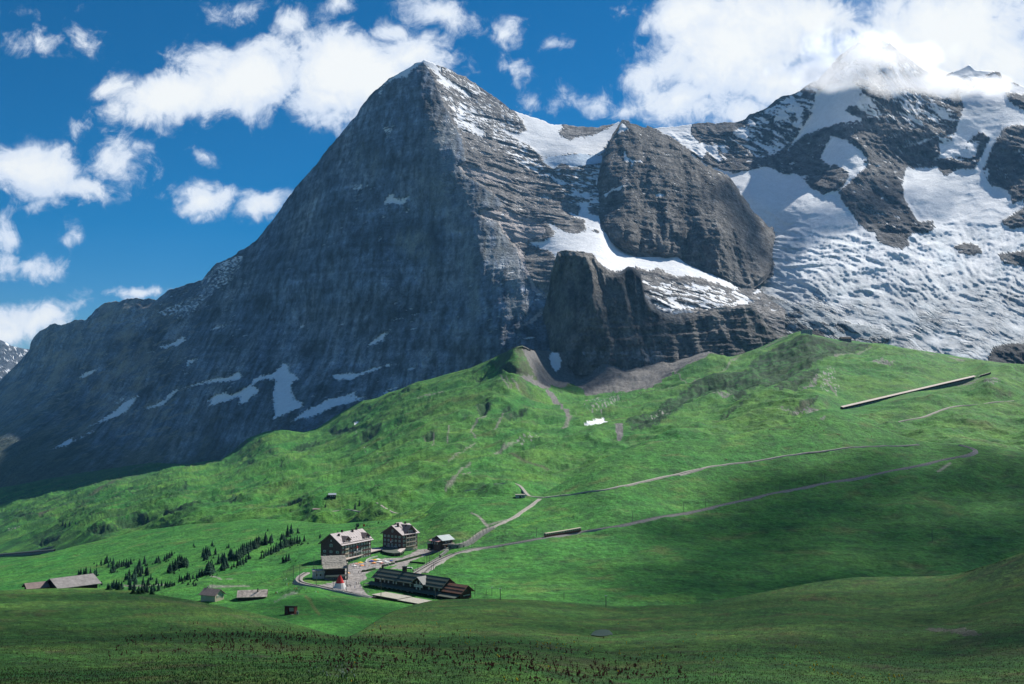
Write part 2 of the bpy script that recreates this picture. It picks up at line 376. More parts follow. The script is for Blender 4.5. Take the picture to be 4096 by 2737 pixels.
SNOW_E = [cF((850, 495), (905, 485), (960, 470), (1000, 430), (1040, 385), (1110, 365), (1200, 345), (1240, 345), (1300, 335), (1400, 325), (1425, 305), (1400, 270), (1380, 280), (1345, 305), (1230, 320), (1180, 335), (1100, 360), (1050, 375), (1020, 385), (985, 405), (970, 440), (920, 460), (870, 480)),
          cF((1480, 320), (1530, 295), (1590, 290), (1640, 250), (1655, 215), (1690, 240), (1700, 280), (1745, 295), (1750, 320), (1715, 335), (1710, 380), (1740, 440), (1790, 465), (1785, 480), (1730, 500), (1640, 540), (1590, 560), (1610, 530), (1600, 470), (1600, 400), (1615, 330), (1560, 320), (1500, 335), (1485, 360), (1520, 375), (1515, 400), (1470, 420), (1455, 455), (1395, 470), (1405, 440), (1400, 425), (1290, 460), (1210, 485), (1240, 455), (1210, 445), (1260, 410), (1310, 395), (1360, 410), (1430, 370), (1475, 345)),
          cF((1690, 580), (1740, 540), (1790, 500), (1860, 470), (1920, 435), (2000, 420), (2060, 400), (2085, 390), (2085, 420), (2120, 425), (2180, 415), (2110, 440), (2030, 465), (1960, 480), (1880, 520), (1790, 555), (1780, 545), (1740, 560)),
          cF((1945, 310), (1960, 285), (2050, 285), (2120, 280), (2160, 260), (2230, 240), (2340, 230), (2250, 250), (2170, 280), (2110, 300), (2060, 325), (2000, 325), (1990, 335)),
          cF((305, 730), (360, 695), (420, 660), (430, 660), (425, 680), (480, 655), (545, 615), (545, 630), (500, 655), (430, 690), (380, 710)),
          cF((500, 605), (560, 575), (620, 540), (680, 500), (720, 460), (760, 435), (800, 420), (835, 388), (800, 440), (760, 490), (740, 515), (670, 545), (600, 570), (540, 590)),
          cF((460, 320), (480, 290), (520, 270), (590, 255), (560, 275), (510, 300), (470, 320)), cF((940, 135), (950, 115), (1000, 110), (1060, 75), (1095, 70), (1085, 95), (1040, 125), (1000, 125), (985, 140)),
          cF((1085, 245), (1105, 205), (1160, 195), (1130, 220), (1095, 250)), cF((2145, 130), (2200, 85), (2240, 45), (2290, 30), (2255, 75), (2260, 95), (2225, 95), (2200, 118)), cF((2205, 430), (2270, 385), (2347, 350), (2347, 362), (2280, 395)),
          cF((1230, 40), (1260, 5), (1360, 0), (1300, 15), (1250, 30)), cF((1740, 30), (1765, 5), (1790, 0), (1770, 25)), cF((660, 470), (700, 440), (750, 420), (700, 455)),
          cC((145, 350), (165, 380), (180, 430), (195, 395), (205, 368), (180, 375), (165, 370)), cC((160, 745), (185, 700), (215, 695), (210, 715), (240, 715), (290, 705), (265, 740), (240, 750), (205, 740), (170, 750)),
          cC((235, 315), (280, 275), (250, 305)), cC((130, 920), (160, 890), (165, 905), (140, 920)), cC((265, 780), (280, 765), (285, 775), (270, 785)), cC((90, 780), (115, 765), (110, 785)), cC((10, 675), (50, 650), (90, 655), (40, 680)), cC((400, 808), (420, 798), (410, 810)), cC((445, 848), (462, 845), (455, 852)), cC((300, 620), (322, 607), (320, 620)), cC((268, 1105), (290, 1092), (300, 1100)), cC((205, 1222), (235, 1210), (230, 1222)), cC((180, 1320), (215, 1290), (230, 1295), (195, 1315)), cC((955, 1265), (975, 1245), (985, 1248), (965, 1272)),
          cC((140, 185), (200, 130), (280, 80), (350, 40), (362, 40), (350, 62), (310, 90), (270, 138), (255, 130), (200, 150), (160, 175), (145, 230), (140, 220)),
          cC((340, 40), (400, 45), (420, 75), (450, 90), (430, 110), (470, 140), (560, 200), (600, 240), (560, 225), (500, 180), (465, 180), (420, 150), (430, 130), (390, 95), (360, 70)),
          cC((790, 290), (860, 310), (940, 335), (1020, 352), (1030, 385), (1005, 400), (1040, 425), (1060, 432), (1100, 420), (1180, 408), (1250, 375), (1300, 335), (1350, 380), (1290, 400), (1250, 440), (1230, 475), (1215, 510), (1130, 505), (1080, 500), (1000, 510), (960, 515), (930, 540), (915, 505), (860, 460), (800, 430), (740, 395), (690, 360), (760, 390), (810, 405), (850, 385), (835, 350)),
          cC((585, 385), (580, 350), (625, 345), (600, 370), (660, 400), (655, 418), (625, 415), (590, 400)), cC((470, 325), (500, 360), (512, 378), (480, 345)), cC((560, 440), (620, 480), (690, 520), (640, 500), (580, 460)), cC((525, 400), (540, 400), (535, 412)), cC((910, 705), (940, 695), (975, 720), (945, 725)), cC((955, 590), (1000, 620), (1040, 635), (1060, 640), (1030, 662), (980, 630)),
          cC((870, 710), (885, 700), (880, 720)), cC((1110, 600), (1130, 592), (1140, 605)), cC((1100, 630), (1120, 620), (1115, 635)), cC((1180, 640), (1200, 610), (1225, 590), (1210, 640), (1190, 660)), cC((440, 215), (490, 225), (510, 250), (450, 240)), cC((1115, 695), (1135, 685), (1150, 705)), cC((1060, 690), (1090, 680), (1080, 695)),
          cC((860, 940), (880, 925), (930, 925), (985, 890), (975, 870), (945, 830), (965, 830), (1010, 860), (1060, 885), (1110, 880), (1135, 865), (1130, 820), (1060, 800), (1055, 780), (1100, 795), (1110, 760), (1080, 740), (1120, 735), (1160, 730), (1190, 710), (1230, 715), (1250, 745), (1210, 740), (1160, 740), (1150, 760), (1155, 790), (1200, 800), (1320, 800), (1310, 845), (1240, 860), (1170, 870), (1200, 885), (1280, 915), (1380, 960), (1380, 1060), (1280, 1070), (1240, 1055), (1190, 1010), (1170, 985), (1120, 980), (1100, 970), (1040, 970), (1010, 985), (1000, 1008), (960, 970), (920, 960)),
          cD((-10, 1190), (60, 1230), (130, 1275), (200, 1310), (290, 1315), (340, 1340), (400, 1330), (440, 1370), (520, 1400), (600, 1440), (680, 1475), (745, 1520), (690, 1510), (600, 1482), (540, 1455), (450, 1440), (420, 1455), (360, 1430), (300, 1400), (250, 1420), (210, 1400), (150, 1380), (80, 1395), (-10, 1400)),
          cD((790, 1540), (840, 1500), (890, 1460), (890, 1490), (840, 1530)), cE((230, 165), (300, 190), (280, 200), (235, 180)), cE((300, 290), (340, 295), (390, 335), (330, 315)), cE((710, 310), (760, 275), (820, 275), (850, 290), (800, 305), (740, 315)), cE((660, 215), (690, 225), (680, 245)), cE((295, 150), (325, 160), (315, 170))]
SERAC = [cC((930, 540), (960, 515), (1000, 512), (1110, 500), (1220, 512), (1218, 545), (1150, 555), (1080, 567), (1020, 545), (985, 575))]
SPECK_E = [cC((400, 100), (470, 90), (560, 140), (680, 225), (800, 310), (850, 400), (860, 470), (930, 560), (900, 560), (780, 480), (640, 400), (540, 290), (480, 230)), cC((440, 200), (520, 260), (680, 340), (900, 520), (1000, 620), (940, 620), (700, 480), (520, 380)),
           cB((905, 1255), (960, 1200), (1060, 1140), (1090, 1150), (1040, 1260), (960, 1300), (860, 1400), (800, 1430), (700, 1400), (880, 1330)), cC((980, 560), (1230, 560), (1250, 780), (1060, 740), (1000, 640)), cE((0, 60), (260, 180), (520, 180), (760, 230), (860, 290), (700, 320), (330, 340), (240, 180))]
def shape_eiger(px, py, Y):
    P = pos(px, py, Y); x, z = P[..., 0], P[..., 2]
    w = mask(px, py, [WEST], 10, 30); w = (w + rl(w, 2, 1) + rl(w, -2, 1) + rl(w, 2, 0) + rl(w, -2, 0)) / 5
    wx = x + 30 * fbm(x / 130, z / 130, 3, 0.5, 9); 
    big = 70 * fbm(x / 620, z / 620, 4, 0.5, 1)
    ta = z + 0.10 * x + 26 * fbm(x / 300, z / 300, 3, 0.5, 4)
    nf = 55 * ridged((wx + .12 * z) / 430, z / 1100, 3, 0.5, 7) + 26 * ridged(wx / 190, z / 620, 4, 0.55, 2) + 10 * ridged(wx / 62, z / 260, 4, 0.6, 3) + 9 * fbm(x / 36, z / 48, 4, 0.62, 6) + 5 * strata(x, ta, 80, 301) + 4 * strata(x, ta, 30, 302)
    tb = z + 0.34 * x + 22 * fbm(x / 240, z / 240, 4, 0.55, 14)
    wf = 22 * strata(x, tb, 105, 303) + 12 * strata(x, tb, 44, 304) + 6 * strata(x, tb, 18, 305) + 26 * ridged(x / 260, z / 330, 4, 0.55, 12) + 11 * fbm(x / 44, z / 30, 4, 0.62, 13)
    left = sstep(1000, 500, px)
    tl = z - 0.22 * x + 20 * fbm(x / 260, z / 260, 4, 0.55, 24)
    lf = 30 * strata(x, tl, 130, 306) + 14 * strata(x, tl, 50, 307) + 40 * ridged(x / 420, z / 800, 4, 0.55, 21) + 12 * fbm(x / 60, z / 50, 4, 0.62, 22)
    sn = mask(px, py, SNOW_E + SERAC, 3)
    for _ in range(3): sn = (sn + rl(sn, 2, 0) + rl(sn, -2, 0) + rl(sn, 2, 1) + rl(sn, -2, 1)) / 5
    d = (nf * (1 - left) + lf * left) * (1 - w) + wf * w
    d = big + d * (1 - 0.85 * sn) * np.clip((py - SKY_E(px)) / 40, 0.12, 1)
    return pos(px, py, Y - d)
PILLAR = [cC((345, 400), (440, 330), (540, 420), (550, 540), (520, 640), (510, 860), (380, 850), (340, 700)), cC((540, 620), (620, 660), (720, 720), (640, 770), (620, 800), (560, 820), (530, 760)), cC((500, 900), (700, 830), (780, 980), (860, 1120), (820, 1280), (560, 1300), (520, 1100))]
PALE = [cC((205, 900), (250, 870), (330, 870), (370, 900), (380, 960), (350, 1010), (280, 980), (230, 940)), cC((100, 500), (130, 480), (140, 620), (110, 640)), cC((380, 1000), (400, 980), (410, 1100), (385, 1110)), cC((30, 460), (60, 440), (60, 540), (35, 560))]
def soft(m, n=4, s=3):
    for _ in range(n): m = (m + rl(m, s, 0) + rl(m, -s, 0) + rl(m, s, 1) + rl(m, -s, 1)) / 5
    return m
def rock_color(px, py, P, N, base, light, dark, seed=0, vert=1.0, fine=0.5):
    x, z = P[..., 0], P[..., 2]
    f = 0.5 + 0.9 * fbm(x / 260, z / (330 * vert), 5, 0.6, 31 + seed)
    g = 0.5 + 0.9 * fbm(x / 28, z / (60 * vert), 4, 0.65, 33 + seed)
    c = lerp(np.broadcast_to(base, P.shape), light, np.clip(f - 0.42, 0, 1) * 1.1)
    c = lerp(c, dark, np.clip(0.62 - g, 0, 1) * 1.2)
    return c * np.clip(1 + 0.8 * (g - 0.5) + fine * fbm(x / 9, z / (16 * vert), 3, 0.65, 35 + seed), 0.35, 2.0)[..., None]
def paint_eiger(px, py, P, N):
    x, z = P[..., 0], P[..., 2]
    w = mask(px, py, [WEST], 10, 30)
    c = rock_color(px, py, P, N, ROCK_N, ROCK_L * 0.9, ROCK_D, 0, 1.5, 0.34)
    bd = fbm(x / 420, (z + .1 * x) / 30, 5, 0.62, 38); c = c * np.clip(1 + 0.55 * bd, .4, 2)[..., None]
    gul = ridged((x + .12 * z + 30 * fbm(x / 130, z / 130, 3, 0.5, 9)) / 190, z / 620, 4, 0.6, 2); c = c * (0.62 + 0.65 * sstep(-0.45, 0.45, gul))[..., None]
    wet = sstep(0.15, 0.5, fbm(x / 26, z / 340, 4, 0.6, 46)); c = lerp(c, np.array([.035, .04, .05]), 0.4 * wet * sstep(-.2, .3, fbm(x / 300, z / 300, 3, .5, 48)))
    zone = fbm(x / 210, z / 180, 5, 0.6, 49); c = c * np.clip(1 + 0.8 * zone, .45, 1.8)[..., None]
    c = lerp(c, np.array([.21, .225, .225]), 0.7 * soft(mask(px, py, PILLAR, 22, 40), 6, 4) * sstep(-0.4, 0.3, fbm(x / 40, z / 300, 4, 0.6, 39)))  # lit ribs of the wall painted in as lighter rock
    c = lerp(c, np.array([.25, .255, .225]), 0.8 * soft(mask(px, py, PALE, 16, 25)) * sstep(-0.5, 0.2, fbm(x / 16, z / 90, 3, 0.6, 40)))
    c = 0.112 * (c / 0.112) ** 1.45
    tb = z + 0.34 * x + 22 * fbm(x / 240, z / 240, 4, 0.55, 14)
    cw = 1.2 * rock_color(px, py, P, N, ROCK_L * 0.82, np.array([.33, .31, .295]), ROCK_D * 1.3, 5, 0.5)
    cw = lerp(cw, ROCK_D * 1.2, 0.75 * sstep(0.0, 0.4, fbm(x / 150, tb / 13, 4, 0.65, 41))); cw = lerp(cw, np.array([.42, .39, .37]), 0.6 * sstep(0.1, 0.4, fbm(x / 120, tb / 9, 4, 0.65, 42)))
    c = lerp(c, cw, w)
    left = sstep(900, 500, px) * sstep(-0.1, 0.35, fbm(x / 220, z / 160, 4, 0.6, 44))  # sunlight on the left wall painted in as pale cream patches
    c = lerp(c, np.array([.36, .32, .25]), 0.7 * left)
    lg = sstep(1000, 600, px) * sstep(0.12, 0.3, fbm(x / 130, (z - .22 * x) / 26, 4, 0.65, 47)); c = lerp(c, np.array([.40, .35, .26]), 0.6 * lg)  # sunlit ledges put into the colour the same way
    c = lerp(c, np.array([.46, .41, .39]), 0.75 * mask(px, py, LEDGE, 9, 16))
    flat = N[..., 2]
    # scree and grass at the foot of the wall
    foot = sstep(1700, 1900, py + 60 * fbm(px / 90, py / 40, 4, 0.6, 8)) * sstep(1300, 1000, px)
    c = lerp(c, np.array([.07, .085, .05]), 0.7 * foot)
    veg = sstep(1450, 1800, py + 90 * fbm(px / 70, py / 30, 4, 0.6, 18)) * sstep(500, 100, px)
    c = lerp(c, np.array([.05, .075, .04]), 0.6 * veg * sstep(0.35, 0.6, flat))
    # snow: traced fields, specks on ledges
    sp = mask(px, py, SPECK_E, 14, 30, 5)
    sk = sstep(0.10, 0.17, fbm(x / 34, tb / 12, 4, 0.62, 51) + 0.5 * fbm(px / 120, py / 70, 3, 0.5, 58) + 0.5 * (flat - 0.6)) * sp
    few = sstep(0.47, 0.53, fbm(x / 60, (z - 0.15 * x) / 16, 4, 0.62, 55) + 0.3 * fbm(px / 300, py / 260, 3, 0.5, 57) + 0.25 * (flat - 0.5)) * sstep(1750, 1400, py)
    sm = mask(px, py, SNOW_E, 10, 9); core = soft(sm, 6, 2); hole = sstep(0.20, 0.36, fbm(x / 26, (z + .3 * x) / 12, 4, 0.65, 59) + 0.75 * (0.62 - core)) * sstep(1.0, .85, core); sm = sm * (1 - hole)
    s = np.maximum(sm, np.maximum(sk, few * 0.8))
    c = lerp(c, SNOW, s)
    ser = mask(px, py, SERAC, 3)
    c = lerp(c, np.array([.52, .62, .72]) * (1 + 0.25 * ridged(px / 14, py / 40, 3, 0.5, 4))[..., None], ser)
    return c
_be = curve([(-200, 2150), (0, 2080), (300, 1990), (800, 1900), (1100, 1780), (1500, 1650), (1900, 1520), (2060, 1470), (2300, 1500), (3140, 1480)])
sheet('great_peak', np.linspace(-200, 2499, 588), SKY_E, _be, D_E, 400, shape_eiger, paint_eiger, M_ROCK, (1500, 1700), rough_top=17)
SKY_FULL, SKY_E = SKY_E, curve([(2499, 978), (2515, 985), (2553, 1010), (2622, 1014), (2660, 1033), (2706, 1025), (2737, 1052), (2798, 1079), (2859, 1105), (2920, 1132), (2966, 1155), (3000, 1157), (3045, 1160), (3075, 1200), (3140, 1240)])
sheet('snow_apron', np.linspace(2499, 3140, 140), SKY_E, _be, D_E, 150, shape_eiger, paint_eiger, M_ROCK, (700, 500), rough_top=9)

# ---- the rounded rock dome beside the snow col
TOP_D = curve([(2385, 730), (2395, 697), (2411, 631), (2436, 565), (2469, 520), (2488, 488), (2530, 493), (2564, 506), (2599, 514), (2630, 532), (2675, 551), (2706, 570), (2737, 593), (2767, 612), (2798, 639), (2828, 666), (2859, 681), (2890, 692), (2913, 712), (2936, 738), (2959, 773), (2982, 811), (3012, 846), (3050, 880), (3073, 907), (3100, 926), (3115, 960)])
BOT_D = curve([(2385, 905), (2400, 926), (2446, 956), (2500, 991), (2553, 1018), (2622, 1022), (2660, 1041), (2706, 1033), (2737, 1060), (2798, 1087), (2859, 1113), (2920, 1140), (2966, 1163), (3000, 1165), (3045, 1135), (3066, 1117), (3090, 1071), (3112, 1020), (3115, 1000)])
D_D = Depth([(2385, 760, 4050), (2400, 900, 3700), (2490, 490, 4400), (2600, 515, 4330), (2800, 640, 4100), (2960, 775, 3990), (3115, 960, 3960), (2440, 700, 4000), (2600, 720, 3900), (2800, 850, 3700), (2900, 920, 3600), (2950, 1000, 3560), (3060, 1050, 3660), (2500, 985, 3525), (2505, 920, 3560), (2700, 1040, 3500), (2960, 1165, 3350), (3080, 1100, 3540), (2580, 900, 3640)])
SNOW_D = [cD((120, 795), (135, 790), (140, 820), (165, 835), (220, 840), (222, 852), (180, 845), (170, 870), (160, 890), (165, 850), (125, 845)), cD((285, 1015), (310, 1010), (345, 1020), (315, 1030), (290, 1028)), cD((15, 1020), (60, 990), (130, 965), (160, 960), (120, 980), (105, 995), (60, 1000), (25, 1035)), cD((130, 940), (148, 935), (140, 950)), cD((115, 640), (140, 660), (150, 680), (120, 690), (90, 700), (100, 665))]
def shape_dome(px, py, Y):
    P = pos(px, py, Y); x, z = P[..., 0], P[..., 2]
    tb = z + 0.16 * x + 14 * fbm(x / 200, z / 200, 4, 0.55, 64)
    low = sstep(800, 1000, py)
    d = 6 * strata(x, tb, 58, 308) * (1 - 0.5 * low) + 4.5 * strata(x, tb, 23, 309) + 2.6 * strata(x, tb, 10, 310) + 42 * ridged((x - .25 * z) / 330, (z + .3 * x) / 620, 4, 0.5, 61) + 26 * ridged(x / 190, z / 500, 4, 0.55, 62) + 12 * low * ridged(x / 60, z / 250, 4, 0.6, 63) + 8 * fbm(x / 40, z / 30, 4, 0.6, 66)
    rx = x - .18 * z + 26 * fbm(x / 110, z / 110, 3, .5, 68); d = d + (30 * saw(rx / 165) + 13 * saw(rx / 58 + .3)) * (0.3 + 0.7 * low)
    edge = np.clip(np.minimum(py - TOP_D(px), BOT_D(px) - py) / 22, 0.2, 1)
    return pos(px, py, Y - d * edge)
def paint_dome(px, py, P, N):
    x, z = P[..., 0], P[..., 2]
    tb = z + 0.16 * x + 14 * fbm(x / 200, z / 200, 4, 0.55, 64)
    c = rock_color(px, py, P, N, ROCK_L * 0.56, ROCK_L * 0.95, ROCK_D, 7, 0.7, 0.35)
    c = c * (1 + 0.6 * fbm(x / 240, tb / 16, 5, 0.6, 70))[..., None]
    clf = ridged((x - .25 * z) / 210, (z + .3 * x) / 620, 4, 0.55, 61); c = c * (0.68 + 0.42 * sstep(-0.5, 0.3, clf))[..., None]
    c = lerp(c, np.array([.36, .33, .30]), 0.7 * sstep(0.2, 0.42, fbm(x / 130, tb / 6, 4, 0.65, 71))); c = lerp(c, ROCK_D, 0.6 * sstep(0.2, 0.42, fbm(x / 150, tb / 7, 4, 0.65, 72)))
    few = sstep(0.33, 0.42, fbm(x / 70, tb / 6, 4, 0.62, 75)) * sstep(1050, 800, py)
    return lerp(c, SNOW, np.maximum(mask(px, py, SNOW_D, 6), few))
_td = lambda x: TOP_D(x) + 9 * np.floor(2.2 * fbm(x / 70, x * 0, 3, .6, 77)) / 1.0
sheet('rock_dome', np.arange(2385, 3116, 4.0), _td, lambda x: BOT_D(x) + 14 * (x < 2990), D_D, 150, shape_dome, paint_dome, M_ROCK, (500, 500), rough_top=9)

# ---- the fluted buttress and the lower cliffs in front of it
TOP_R = curve([(2150, 1330), (2185, 1200), (2196, 1150), (2202, 1095), (2216, 1050), (2229, 1006), (2270, 1003), (2312, 1006), (2370, 1015), (2385, 1035), (2420, 1075), (2440, 1092), (2480, 1092), (2505, 1070), (2515, 1063), (2535, 1066), (2548, 1085), (2562, 1092), (2572, 1140), (2580, 1185), (2605, 1222), (2645, 1250), (2700, 1256), (2747, 1253), (2790, 1247), (2833, 1238), (2906, 1231), (2960, 1218), (3007, 1224), (3036, 1253), (3065, 1296), (3085, 1316), (3110, 1335), (3160, 1340)])
BOT_R = curve([(2150, 1460), (2300, 1500), (2700, 1500), (3000, 1450), (3160, 1400)])
D_R = Depth([(2150, 1400, 3060), (2190, 1150, 3080), (2230, 1006, 2990), (2370, 1015, 2960), (2300, 1200, 2850), (2300, 1400, 2760), (2500, 1080, 2950), (2480, 1300, 2800), (2480, 1420, 2730), (2600, 1230, 2870), (2750, 1255, 2880), (2750, 1350, 2790), (2750, 1440, 2720), (2980, 1225, 2880), (2980, 1400, 2760), (3100, 1330, 2860), (3160, 1360, 2850), (2200, 1400, 2900)])
def shape_buttress(px, py, Y):
    P = pos(px, py, Y); x, z = P[..., 0], P[..., 2]
    band = sstep(1200, 1300, py + (px - 2500) * 0.06)
    tb = z - 0.03 * x + 8 * fbm(x / 120, z / 120, 3, 0.5, 84)
    wx = x + 12 * fbm(x / 60, z / 60, 3, 0.5, 89)
    d = (26 * saw(wx / 84 + .002 * z) + 11 * saw(wx / 31 + .2)) * (1 - .6 * band) + (26 * ridged(wx / 95, z / 420, 4, 0.55, 82) + 13 * ridged(wx / 30, z / 170, 4, 0.6, 83)) * (1 - 0.55 * band) + (10 * strata(x, tb, 40, 311) + 6 * strata(x, tb, 16, 312)) * (0.25 + 0.75 * band) + 6 * fbm(x / 24, z / 24, 4, 0.6, 86)
    return pos(px, py, Y - d * np.clip((py - TOP_R(px)) / 20, 0.15, 1))
def paint_buttress(px, py, P, N):
    x, z = P[..., 0], P[..., 2]
    c = rock_color(px, py, P, N, np.array([.135, .128, .12]), np.array([.27, .245, .215]), ROCK_D * 0.8, 9, 1.2, 0.4)
    pale = [cG((1270, 190), (1350, 180), (1480, 180), (1460, 230), (1380, 230), (1310, 255)), cG((1530, 190), (1620, 160), (1800, 150), (1830, 210), (1800, 280), (1700, 250), (1620, 230), (1560, 260))]
    c = lerp(c, np.array([.30, .30, .31]), 0.7 * mask(px, py, pale, 12, 16) * sstep(-0.3, 0.2, fbm(x / 8, z / 40, 3, 0.6, 91)))
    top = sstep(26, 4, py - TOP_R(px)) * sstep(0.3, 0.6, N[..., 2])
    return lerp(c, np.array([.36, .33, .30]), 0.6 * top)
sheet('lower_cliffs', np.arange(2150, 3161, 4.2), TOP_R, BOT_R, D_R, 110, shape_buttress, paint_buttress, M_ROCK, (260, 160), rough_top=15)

# ---- snow peak on the right with its icefall
TOP_M = curve([(2380, 560), (2530, 505)] + cD((280, 672), (350, 665), (420, 660), (500, 645), (560, 637), (600, 650), (660, 640), (720, 637), (760, 625), (780, 600), (830, 585), (870, 565), (920, 525), (960, 502), (1000, 495), (1040, 475), (1080, 450), (1110, 432), (1140, 418), (1200, 345), (1250, 290), (1300, 258), (1350, 224), (1420, 235), (1480, 215), (1510, 222), (1560, 262), (1620, 310), (1700, 372), (1800, 395), (1880, 362), (1930, 340), (1960, 366), (2050, 370), (2090, 378), (2110, 422), (2160, 432), (2216, 455)) + [(4200, 380), (4330, 430)])
D_M = Depth([(2450, 540, 4950), (2600, 510, 5000), (2850, 490, 5000), (3050, 430, 5000), (3250, 330, 4900), (3450, 165, 4800), (3700, 290, 4900), (3900, 285, 4850), (4100, 350, 4700), (4300, 430, 4600),
             (3000, 600, 4750), (3300, 480, 4700), (3500, 350, 4650), (3500, 500, 4520), (3700, 550, 4480), (3300, 620, 4480), (3150, 700, 4500), (2900, 680, 4600), (2700, 620, 4700), (3500, 650, 4300), (3700, 680, 4300), (3950, 500, 4450), (4100, 600, 4150), (4000, 750, 4050),
             (3400, 600, 4320), (3200, 780, 4150), (3000, 730, 4350), (3000, 850, 4100), (3300, 900, 3800), (3450, 700, 4150), (3480, 860, 3900), (3550, 1000, 3550), (3700, 760, 4050), (3800, 900, 3800), (3950, 850, 3850), (3100, 950, 3950), (3200, 1050, 3500), (3450, 1080, 3400), (3700, 1000, 3550), (4100, 900, 3700), (3050, 1150, 3500), (3200, 1200, 3200), (3500, 1200, 3150), (3800, 1150, 3250), (4100, 1150, 3250), (3000, 1250, 3250), (3300, 1330, 2950), (3600, 1330, 2880), (3900, 1350, 2850), (4200, 1400, 2800), (4300, 1000, 3500), (3600, 1500, 2700), (3000, 1400, 3000)])
GLAC = cD((480, 805), (560, 862), (640, 888), (700, 905), (780, 890), (860, 870), (900, 880), (960, 910), (1020, 905), (1060, 930), (1110, 985), (1140, 1000), (1170, 1015), (1200, 1005), (1250, 995), (1290, 945), (1300, 900), (1250, 870), (1200, 850), (1400, 850), (1390, 880), (1330, 930), (1290, 970), (1250, 1000), (1260, 1040), (1300, 1090), (1340, 1150), (1380, 1195), (1440, 1220), (1450, 1265), (1530, 1290), (1580, 1300), (1620, 1280), (1600, 1250), (1640, 1215), (1700, 1222), (1750, 1190), (1740, 1155), (1660, 1160), (1620, 1090), (1590, 1040), (1580, 960), (1600, 870), (1640, 880), (1760, 870), (1800, 920), (1880, 880), (1960, 880), (2000, 840), (2040, 720), (2080, 690), (2030, 830), (2000, 890), (2040, 970), (2090, 975), (2130, 1000), (2160, 1065), (2216, 1040), (2216, 1090), (2100, 1160), (2150, 1195), (2330, 1160), (2450, 1240), (2450, 2100), (1500, 2000)) + \
       cE((1570, 525), (1615, 485), (1600, 450), (1500, 425), (1420, 410), (1340, 385), (1250, 345), (1150, 315), (1050, 290), (960, 262), (870, 240), (800, 240), (850, 200), (960, 140), (960, 60)) + cD((800, 1450), (700, 1280), (700, 1210), (600, 1150), (500, 1060), (430, 900))
ISLE_M = [cD((1850, 1290), (1900, 1270), (1970, 1280), (2000, 1320), (1950, 1332), (1880, 1322)), cD((2080, 1330), (2216, 1312), (2400, 1300), (2400, 1400), (2216, 1390), (2110, 1375)), cD((2100, 1160), (2216, 1090), (2400, 1050), (2400, 1180), (2216, 1185), (2150, 1195)), cE((2150, 600), (2180, 540), (2260, 520), (2450, 520), (2500, 700), (2160, 640))]
SNOW_M = [cD((1150, 830), (1180, 760), (1210, 710), (1290, 730), (1370, 790), (1400, 840), (1350, 860), (1280, 855), (1240, 850), (1200, 870)),
          cD((1130, 480), (1200, 440), (1300, 420), (1370, 470), (1350, 520), (1280, 580), (1370, 620), (1370, 632), (1250, 645), (1150, 675), (1060, 712), (1000, 765), (970, 800), (1040, 690), (1100, 600)),
          cD((1880, 500), (1960, 450), (2060, 380), (2110, 425), (2216, 450), (2300, 460), (2300, 500), (2160, 490), (2120, 480), (2140, 530), (2200, 570), (2300, 590), (2300, 650), (2130, 660), (2080, 720), (2020, 830), (1990, 870), (1960, 880), (2000, 800), (2040, 720), (1990, 690), (1900, 760), (1850, 800), (1780, 800), (1770, 750), (1840, 740), (1870, 650), (1900, 560)),
          cD((270, 660), (480, 640), (475, 700), (520, 745), (620, 760), (620, 800), (560, 790), (540, 830), (480, 790)), cD((1380, 210), (1530, 205), (1500, 240), (1400, 300), (1300, 330), (1250, 320)), cD((1900, 330), (2070, 365), (2000, 410), (1930, 420), (1800, 520), (1700, 460), (1820, 400)),
          cD((560, 790), (600, 780), (640, 830), (620, 850)), cD((1760, 830), (1800, 790), (1870, 790), (1960, 800), (1940, 830), (1850, 820)), cD((2000, 890), (2030, 880), (2030, 940)), cD((1780, 700), (1700, 745), (1560, 775), (1480, 790), (1580, 770))]
STREAK_M = [cD((620, 760), (760, 640), (1000, 500), (1140, 430), (1140, 640), (1040, 700), (930, 800), (860, 820), (740, 830), (640, 830)), cD((1370, 480), (1500, 560), (1600, 620), (1500, 640), (1370, 600), (1280, 540)), cD((1500, 460), (1800, 500), (1870, 620), (1800, 700), (1600, 660)), cD((1760, 700), (1990, 700), (1960, 850), (1780, 830)), cD((1300, 330), (1650, 330), (1700, 460), (1400, 470), (1200, 420))]
def flow(px, py):
    fx = px + 0.55 * (py - 1000) + 60 * fbm(px / 420, py / 260, 3, 0.5, 101)
    fy = py - 0.30 * (px - 3400) * sstep(900, 1150, py) - 0.08 * (px - 3400) + 60 * fbm(px / 300, py / 220, 3, 0.5, 102)
    return fx, fy
